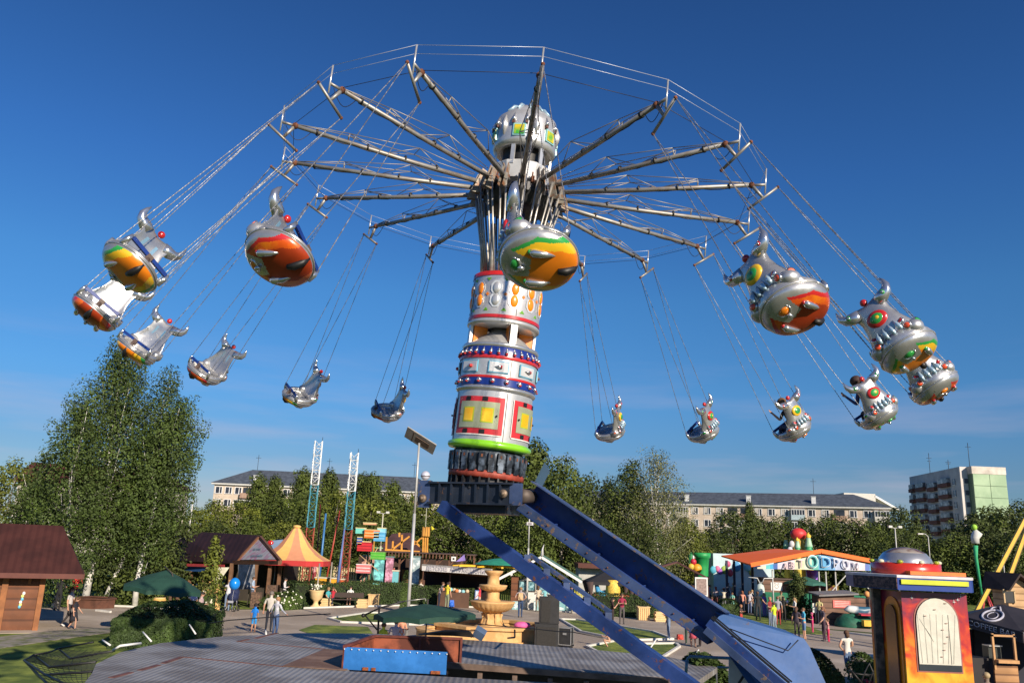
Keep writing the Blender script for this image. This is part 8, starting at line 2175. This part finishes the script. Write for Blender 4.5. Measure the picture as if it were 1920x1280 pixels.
# left, by the shed
pp('man in a bright red shirt by the roof corner of the left shed', 137, 1140, 'tright', 1.82, (.62, .02, .03), NV, hair=DK, arms=('fold', 'front'))
pp('woman in black holding a dark round fan behind the man in red', 106, 1145, 'away', 1.70, (.015, .015, .015), (.012, .012, .015), hair=DK, arms=('front', 'front'), sleeves='long')
pp('woman in a pale grey top walking in front of the man in red', 124, 1176, 'right', 1.68, (.48, .44, .42), (.04, .035, .035), hair=BR, arms=('front', 'down'), pose='walk', shoe=WSHOE, longhair=.3)
pp('girl in a black dress with bare legs walking beside the woman at left', 135, 1180, 'right', 1.30, (.02, .02, .03), (.5, .3, .2), hair=BR, arms=('swing', 'down'), pose='walk', legs='short', skirt=(.02, .02, .03), kid=True, longhair=.5)
pp('child in a light blue top in the shade of the birches', 205, 1127, 'toward', 1.35, (.15, .30, .50), (.03, .03, .04), hair=DK, kid=True)
# by the big bush
pp('child with a headband resting on the dark bush', 313, 1166, 'away', 1.15, (.55, .45, .35), (.2, .15, .12), hair=BR, arms=('front', 'front'), kid=True, longhair=.3)
pp('small girl in a navy top right of the headband child', 326, 1170, 'away', 1.20, (.03, .04, .14), (.25, .25, .3), hair=BR, arms=('front', 'front'), kid=True)
pp('child in a pale blue shirt and red shorts before the statues', 358, 1162, 'away', 1.42, (.34, .40, .62), (.60, .06, .04), hair=BR, arms=('front', 'down'), legs='short', kid=True, longhair=.3)
pp('dark haired woman in a dusty pink top standing behind the big bush', 370, 1183, 'right', 1.66, (.46, .34, .34), (.1, .1, .12), hair=DK, arms=('down', 'front'), girth=1.15)
# centre left
pp('woman in white and jeans standing left of the baby carriage', 424, 1146, 'away', 1.72, (.60, .60, .62), (.16, .22, .32), hair=BD, arms=('front', 'front'))
pp('person in a mint green shirt behind the baby carriage', 431, 1143, 'away', 1.68, (.10, .55, .38), (.14, .2, .3), hair=BR, arms=('down', 'front'), longhair=.4)
pp('boy in a bright blue football shirt and shorts on the plaza', 474, 1186, 'away', 1.22, (.01, .20, .68), (.02, .25, .62), hair=DK, legs='short', kid=True, arms=('down', 'down'), skin=(.42, .22, .13))
pp('grey haired man in a cream shirt holding the hand of a woman', 502, 1185, 'away', 1.76, (.52, .48, .42), (.015, .018, .03), hair=(.18, .15, .13), arms=('down', 'down'), girth=1.12)
pp('woman in a white blouse and jeans beside the man in cream', 515, 1184, 'aright', 1.68, (.62, .62, .66), (.07, .12, .25), hair=(.40, .22, .10), arms=('out', 'out'), sleeves='long', d=36.5)
pp('woman in a white shirt standing in the shade under the striped tent', 532, 1115, 'right', 1.70, (.62, .58, .60), (.03, .03, .03), hair=DK, arms=('down', 'front'), sleeves='long', d=53)
pp('boy in a teal shirt sitting at the left end of the bench', 613, 1138, 'tright', 1.40, (.05, .32, .36), (.02, .02, .025), hair=(.3, .18, .08), pose='sit', arms=('front', 'lap'), z=.44, kid=True)
pp('boy in red with a raised arm sitting beside the teal boy', 622, 1137.5, 'toward', 1.40, (.45, .02, .04), NV, hair=BR, pose='sit', arms=('head', 'lap'), z=.44, kid=True, shoe=WSHOE)
pp('dark haired girl in white with crossed bare legs on the bench', 655, 1137, 'toward', 1.60, (.66, .66, .64), (.5, .3, .2), hair=DK, pose='sit', arms=('lap', 'fold'), z=.44, legs='short', longhair=.8)
pp('person in a grey t shirt bending beside the one in yellow', 822, 1141, 'right', 1.70, (.26, .22, .22), NV, hair=BR, arms=('front', 'front'), lean=.16)
pp('person in a bright yellow shirt carrying a blue bag', 837, 1143, 'aright', 1.72, (.70, .58, .05), (.22, .25, .16), hair=DK, arms=('front', 'down'))
tag(MB().box((0, 0, 0), (.34, .20, .40), 0, None, .3, .75).ball((0, -.08, -.08), (.17, .12, .16), 10, 8).build('blue_bag', mat((.02, .12, .55), .6), None, G(846, 1143) + V((0, 0, .42))), 'bright blue bag hanging from the hand of the person in yellow', 'bag')
pp('man with a cream backpack and jeans walking away past the fountain', 975, 1158, 'away', 1.78, (.32, .27, .27), (.03, .06, .14), hair=(.30, .17, .08), arms=('hip', 'hip'), pose='walk', bag=(.58, .40, .22))
pp('woman in turquoise standing at the window of the white kiosk', 1021, 1143, 'away', 1.68, (.20, .48, .52), (.1, .12, .16), hair=BR, arms=('front', 'front'), d=56)
# behind the platform, below parasol
pp('child in a yellow green vest standing left of the solar lamp foot', 718, 1196, 'away', 1.28, (.55, .62, .05), (.3, .3, .2), hair=BR, kid=True, d=31)
pp('woman in a lilac shirt standing beside the yellow green child', 741, 1196, 'away', 1.42, (.50, .46, .56), (.5, .5, .1), hair=BR, girth=1.2, d=31)
pp('person in orange and white squeezed against the solar lamp foot', 752, 1196, 'tright', 1.45, (.68, .30, .18), (.6, .6, .6), hair=BD, d=32.4, arms=('front', 'fold'))
pp('woman in a white vest crouching behind the small counter by the lamp', 788, 1110, 'toward', 1.60, (.66, .60, .52), (.3, .2, .1), hair=BR, d=59, longhair=.5)
pp('child in pink and navy standing on the play lawn', 719, 1085, 'away', 1.42, (.60, .08, .22), (.04, .05, .10), hair=DK, d=62, z=.95)
pp('child in bright red in the shade of the brown pergola', 737, 1090, 'toward', 1.42, (.60, .03, .04), (.05, .05, .06), hair=DK, d=62, z=.95)
pp('mother in pink with a raised arm inside the striped tent', 586, 1105, 'aright', 1.55, (.62, .30, .32), (.3, .05, .06), hair=DK, d=60, z=.95)
# centre right
pp('child with bare feet sitting on the right lawn edge', 1140, 1196, 'left', 1.15, (.5, .3, .2), (.5, .3, .2), hair=BR, pose='squat', legs='short', kid=True, arms=('front', 'front'), d=38)
pp('woman in dark brown taking a photo between the levers', 1148, 1168, 'right', 1.62, (.05, .02, .02), (.03, .02, .02), hair=DK, arms=('phone', 'phone'), longhair=.4, d=47)
pp('man in a dark red shirt standing with folded arms between the levers', 1166, 1170, 'toward', 1.72, (.30, .02, .06), (.09, .08, .08), hair=BR, arms=('front', 'fold'))
pp('girl in a grey blue top and jeans standing before the stepped bench', 1254, 1200, 'left', 1.68, (.12, .15, .20), (.16, .22, .34), hair=BR, arms=('fold', 'down'), shoe=WSHOE, skin=(.60, .26, .18), longhair=.4)
pp('person in dark green trousers half hidden by the upper lever', 1291, 1208, 'away', 1.80, (.03, .05, .03), (.02, .05, .035), hair=DK, shoe=WSHOE)
pp('child in a red top with bare legs under the upper lever', 1300, 1213, 'away', 1.42, (.50, .05, .10), (.5, .3, .2), hair=BD, legs='short', kid=True, skirt=(.5, .08, .12))
# crowd beyond the upper lever
crowd = [('woman with red hair in a white top with her back turned', 1343, 1140, 'away', 1.66, (.62, .48, .52), (.10, .03, .03), (.30, .04, .02), ('down', 'front'), .6),
 ('woman in cream holding both arms at her head', 1358, 1142, 'away', 1.62, (.66, .58, .46), (.30, .30, .36), (.10, .05, .03), ('head', 'head'), .3),
 ('woman with a coral rucksack in a pink top', 1393, 1150, 'away', 1.62, (.66, .28, .20), NV, (.22, .08, .04), ('down', 'down'), .3),
 ('young woman in a white and blue patterned top', 1406, 1150, 'aright', 1.62, (.56, .54, .60), (.10, .14, .26), BR, ('front', 'down'), .4),
 ('blond person leaning forward in a cream coat in the crowd shade', 1376, 1128, 'aleft', 1.68, (.60, .50, .30), DK, BD, ('down', 'down'), .6),
 ('child in a white hat and shirt far back in the crowd', 1389, 1130, 'away', 1.30, (.64, .62, .58), NV, (.6, .58, .5), ('down', 'down'), 0),
 ('tall man in a black t shirt with his back turned', 1422, 1163, 'away', 1.86, (.018, .018, .022), (.03, .028, .03), (.10, .05, .03), ('out', 'out'), 0),
 ('pale blond woman in a long white dress beside the ghost stand', 1411, 1148, 'tright', 1.66, (.68, .60, .54), (.64, .6, .54), BD, ('front', 'front'), .5),
 ('man in red and black stripes holding a small child', 1445, 1176, 'tright', 1.78, (.28, .03, .03), (.16, .20, .30), BD, ('out', 'front'), 0),
 ('boy in a lime green shirt and light jeans', 1453, 1184, 'aleft', 1.62, (.52, .68, .03), (.22, .28, .32), BR, ('front', 'front'), 0),
 ('man in grey carrying a red bag right of the lime boy', 1460, 1172, 'away', 1.74, (.30, .30, .34), (.3, .03, .03), (.22, .12, .07), ('down', 'down'), 0),
 ('long blond haired woman in white standing before the fir', 1492, 1172, 'left', 1.68, (.66, .66, .64), (.02, .02, .02), BD, ('front', 'front'), .9),
 ('dark haired girl in black and white under the fir', 1495, 1196, 'aright', 1.60, (.05, .04, .06), (.05, .04, .05), (.10, .05, .03), ('down', 'front'), .8),
 ('boy in a sky blue t shirt and denim shorts', 1509, 1200, 'left', 1.62, (.08, .40, .58), (.10, .18, .34), (.20, .10, .05), ('front', 'down'), 0),
 ('small child in hot pink beside the dark bush', 1524, 1186, 'left', 1.10, (.66, .04, .20), (.60, .05, .16), (.5, .1, .2), ('front', 'front'), 0),
 ('woman in black with a pink grey sleeve walking left', 1546, 1202, 'left', 1.72, (.08, .06, .08), (.06, .03, .05), (.22, .10, .05), ('swing', 'down'), .3),
 ('toddler in red shoes holding the hand of the walking woman', 1554, 1204, 'left', 1.12, (.60, .26, .26), (.60, .03, .10), BR, ('up', 'down'), 0),
 ('child in orange and black kneeling among the crowd', 1390 + 0, 1172, 'tright', 1.20, (.05, .03, .03), (.5, .06, .04), (.35, .16, .08), ('front', 'front'), 0),
 ('woman in black with a red strap right of the grey man', 1470, 1166, 'aright', 1.64, (.02, .02, .02), (.02, .02, .02), DK, ('out', 'front'), .4),
 ('dark blue dressed person in the shade at the hall entrance', 1402, 1124, 'away', 1.72, (.03, .035, .07), (.02, .02, .03), DK, ('down', 'down'), 0),
 ('person in pale pink at the right side of the ghost stand', 1445, 1140, 'away', 1.64, (.64, .46, .46), (.30, .10, .08), BR, ('down', 'front'), .3),
 ('brown haired woman in a grey vest far left in the crowd', 1366, 1126, 'toward', 1.62, (.22, .20, .20), (.04, .04, .05), BR, ('down', 'down'), .3),
 ('man in a blue vest seen beside the brown pavilion price list', 1331, 1138, 'right', 1.74, (.06, .14, .32), NV, DK, ('down', 'front'), 0),
 ('girl in a mint dress between the cream woman and the coral rucksack', 1374, 1146, 'tleft', 1.40, (.25, .58, .48), (.25, .58, .48), BR, ('front', 'down'), .5),
 ('man in a khaki cap and shirt behind the boy in lime', 1466, 1156, 'toward', 1.76, (.24, .24, .14), (.05, .05, .06), BR, ('down', 'front'), 0),
 ('woman in a violet dress standing right of the black shirted man', 1434, 1156, 'aleft', 1.64, (.26, .12, .40), (.26, .12, .40), BD, ('down', 'down'), .6),
 ('boy in white shorts and a navy top near the dark far bush', 1478, 1158, 'away', 1.38, (.03, .05, .16), (.6, .6, .58), DK, ('down', 'down'), 0),
 ('man in an orange t shirt far back beside the hut poster', 1452, 1140, 'toward', 1.74, (.66, .20, .03), (.04, .06, .12), DK, ('hip', 'down'), 0),
 ('woman in a light yellow coat right of the white notice board', 1538, 1170, 'tleft', 1.66, (.62, .56, .26), (.03, .03, .05), BR, ('front', 'front'), .4),
 ('person in a bright white shirt at the painted wall', 1434, 1124, 'away', 1.66, (.66, .66, .66), (.05, .06, .09), DK, ('down', 'down'), 0)]
for (lb, px, fy2, fc, h_, sh, pa, ha, ar, lh) in crowd:
    pp(lb, px, fy2, fc, h_, sh, pa, hair=ha, arms=ar, longhair=lh, kid=h_ < 1.35, legs='short' if 'shorts' in lb else 'long')
pp('woman in a white top and denim shorts walking away in front of the booth', 1592, 1272, 'away', 1.66, (.66, .64, .58), (.10, .16, .28), hair=BR, arms=('hip', 'fold'), legs='short', sleeves='none', longhair=.3, pose='walk', skin=(.58, .32, .20))
tag(MB().box((0, 0, 0), (.30, .22, .26), 0, None, .2, .85).ball((0, -.08, 0), (.13, .1, .12), 10, 6).build('red_bag', mat((.55, .06, .04), .7), None, G(1275, 1199) + V((0, 0, .13))), 'red bag lying on the path beside the girl in jeans', 'bag')
pp('person sitting in brown at the bench right of the girl in jeans', 1330, 1216, 'left', 1.6, (.05, .02, .015), (.03, .02, .02), hair=(.10, .04, .02), pose='sit', arms=('lap', 'lap'), z=.42, longhair=.6)
pp('two coloured dressed child near the hall entrance', 1335, 1130, 'away', 1.3, (.5, .1, .1), NV, hair=BR, kid=True, d=58)
pp('head of a blond visitor peeking at the bottom edge before the black tent', 1852, 1290, 'away', 1.55, (.2, .15, .12), NV, hair=(.36, .28, .16), d=21.8)

for (lb, px, fy2, fc, h_, sh, pa, ha, ar, lh) in [
 ('woman in a beige dress at the counter of the white kiosk', 1008, 1146, 'away', 1.66, (.58, .48, .36), (.4, .3, .2), BR, ('front', 'front'), .5),
 ('man in a white cap and navy shirt right of the white kiosk', 1072, 1150, 'left', 1.76, (.03, .05, .14), (.30, .28, .22), DK, ('down', 'front'), 0),
 ('child in a yellow top beside the black gazebo post', 1104, 1148, 'tleft', 1.25, (.66, .52, .06), (.05, .08, .2), BR, ('down', 'down'), 0),
 ('woman in a red dress walking past the end of the middle hedge', 898, 1148, 'left', 1.66, (.56, .04, .05), (.5, .3, .2), DK, ('swing', 'down'), .5),
 ('man in a pale blue shirt walking past the ice cream boards', 470, 1138, 'right', 1.76, (.34, .44, .58), (.08, .09, .12), BR, ('down', 'front'), 0),
 ('woman in a dark green jacket in the shade of the brown stall', 415, 1134, 'right', 1.66, (.04, .12, .07), (.03, .03, .04), BR, ('front', 'front'), .4),
 ('child in a purple jacket beside the brown stall post', 444, 1134, 'left', 1.15, (.28, .08, .36), (.05, .05, .08), DK, ('down', 'front'), .3)]:
    pp(lb, px, fy2, fc, h_, sh, pa, hair=ha, arms=ar, longhair=lh, kid=h_ < 1.35)
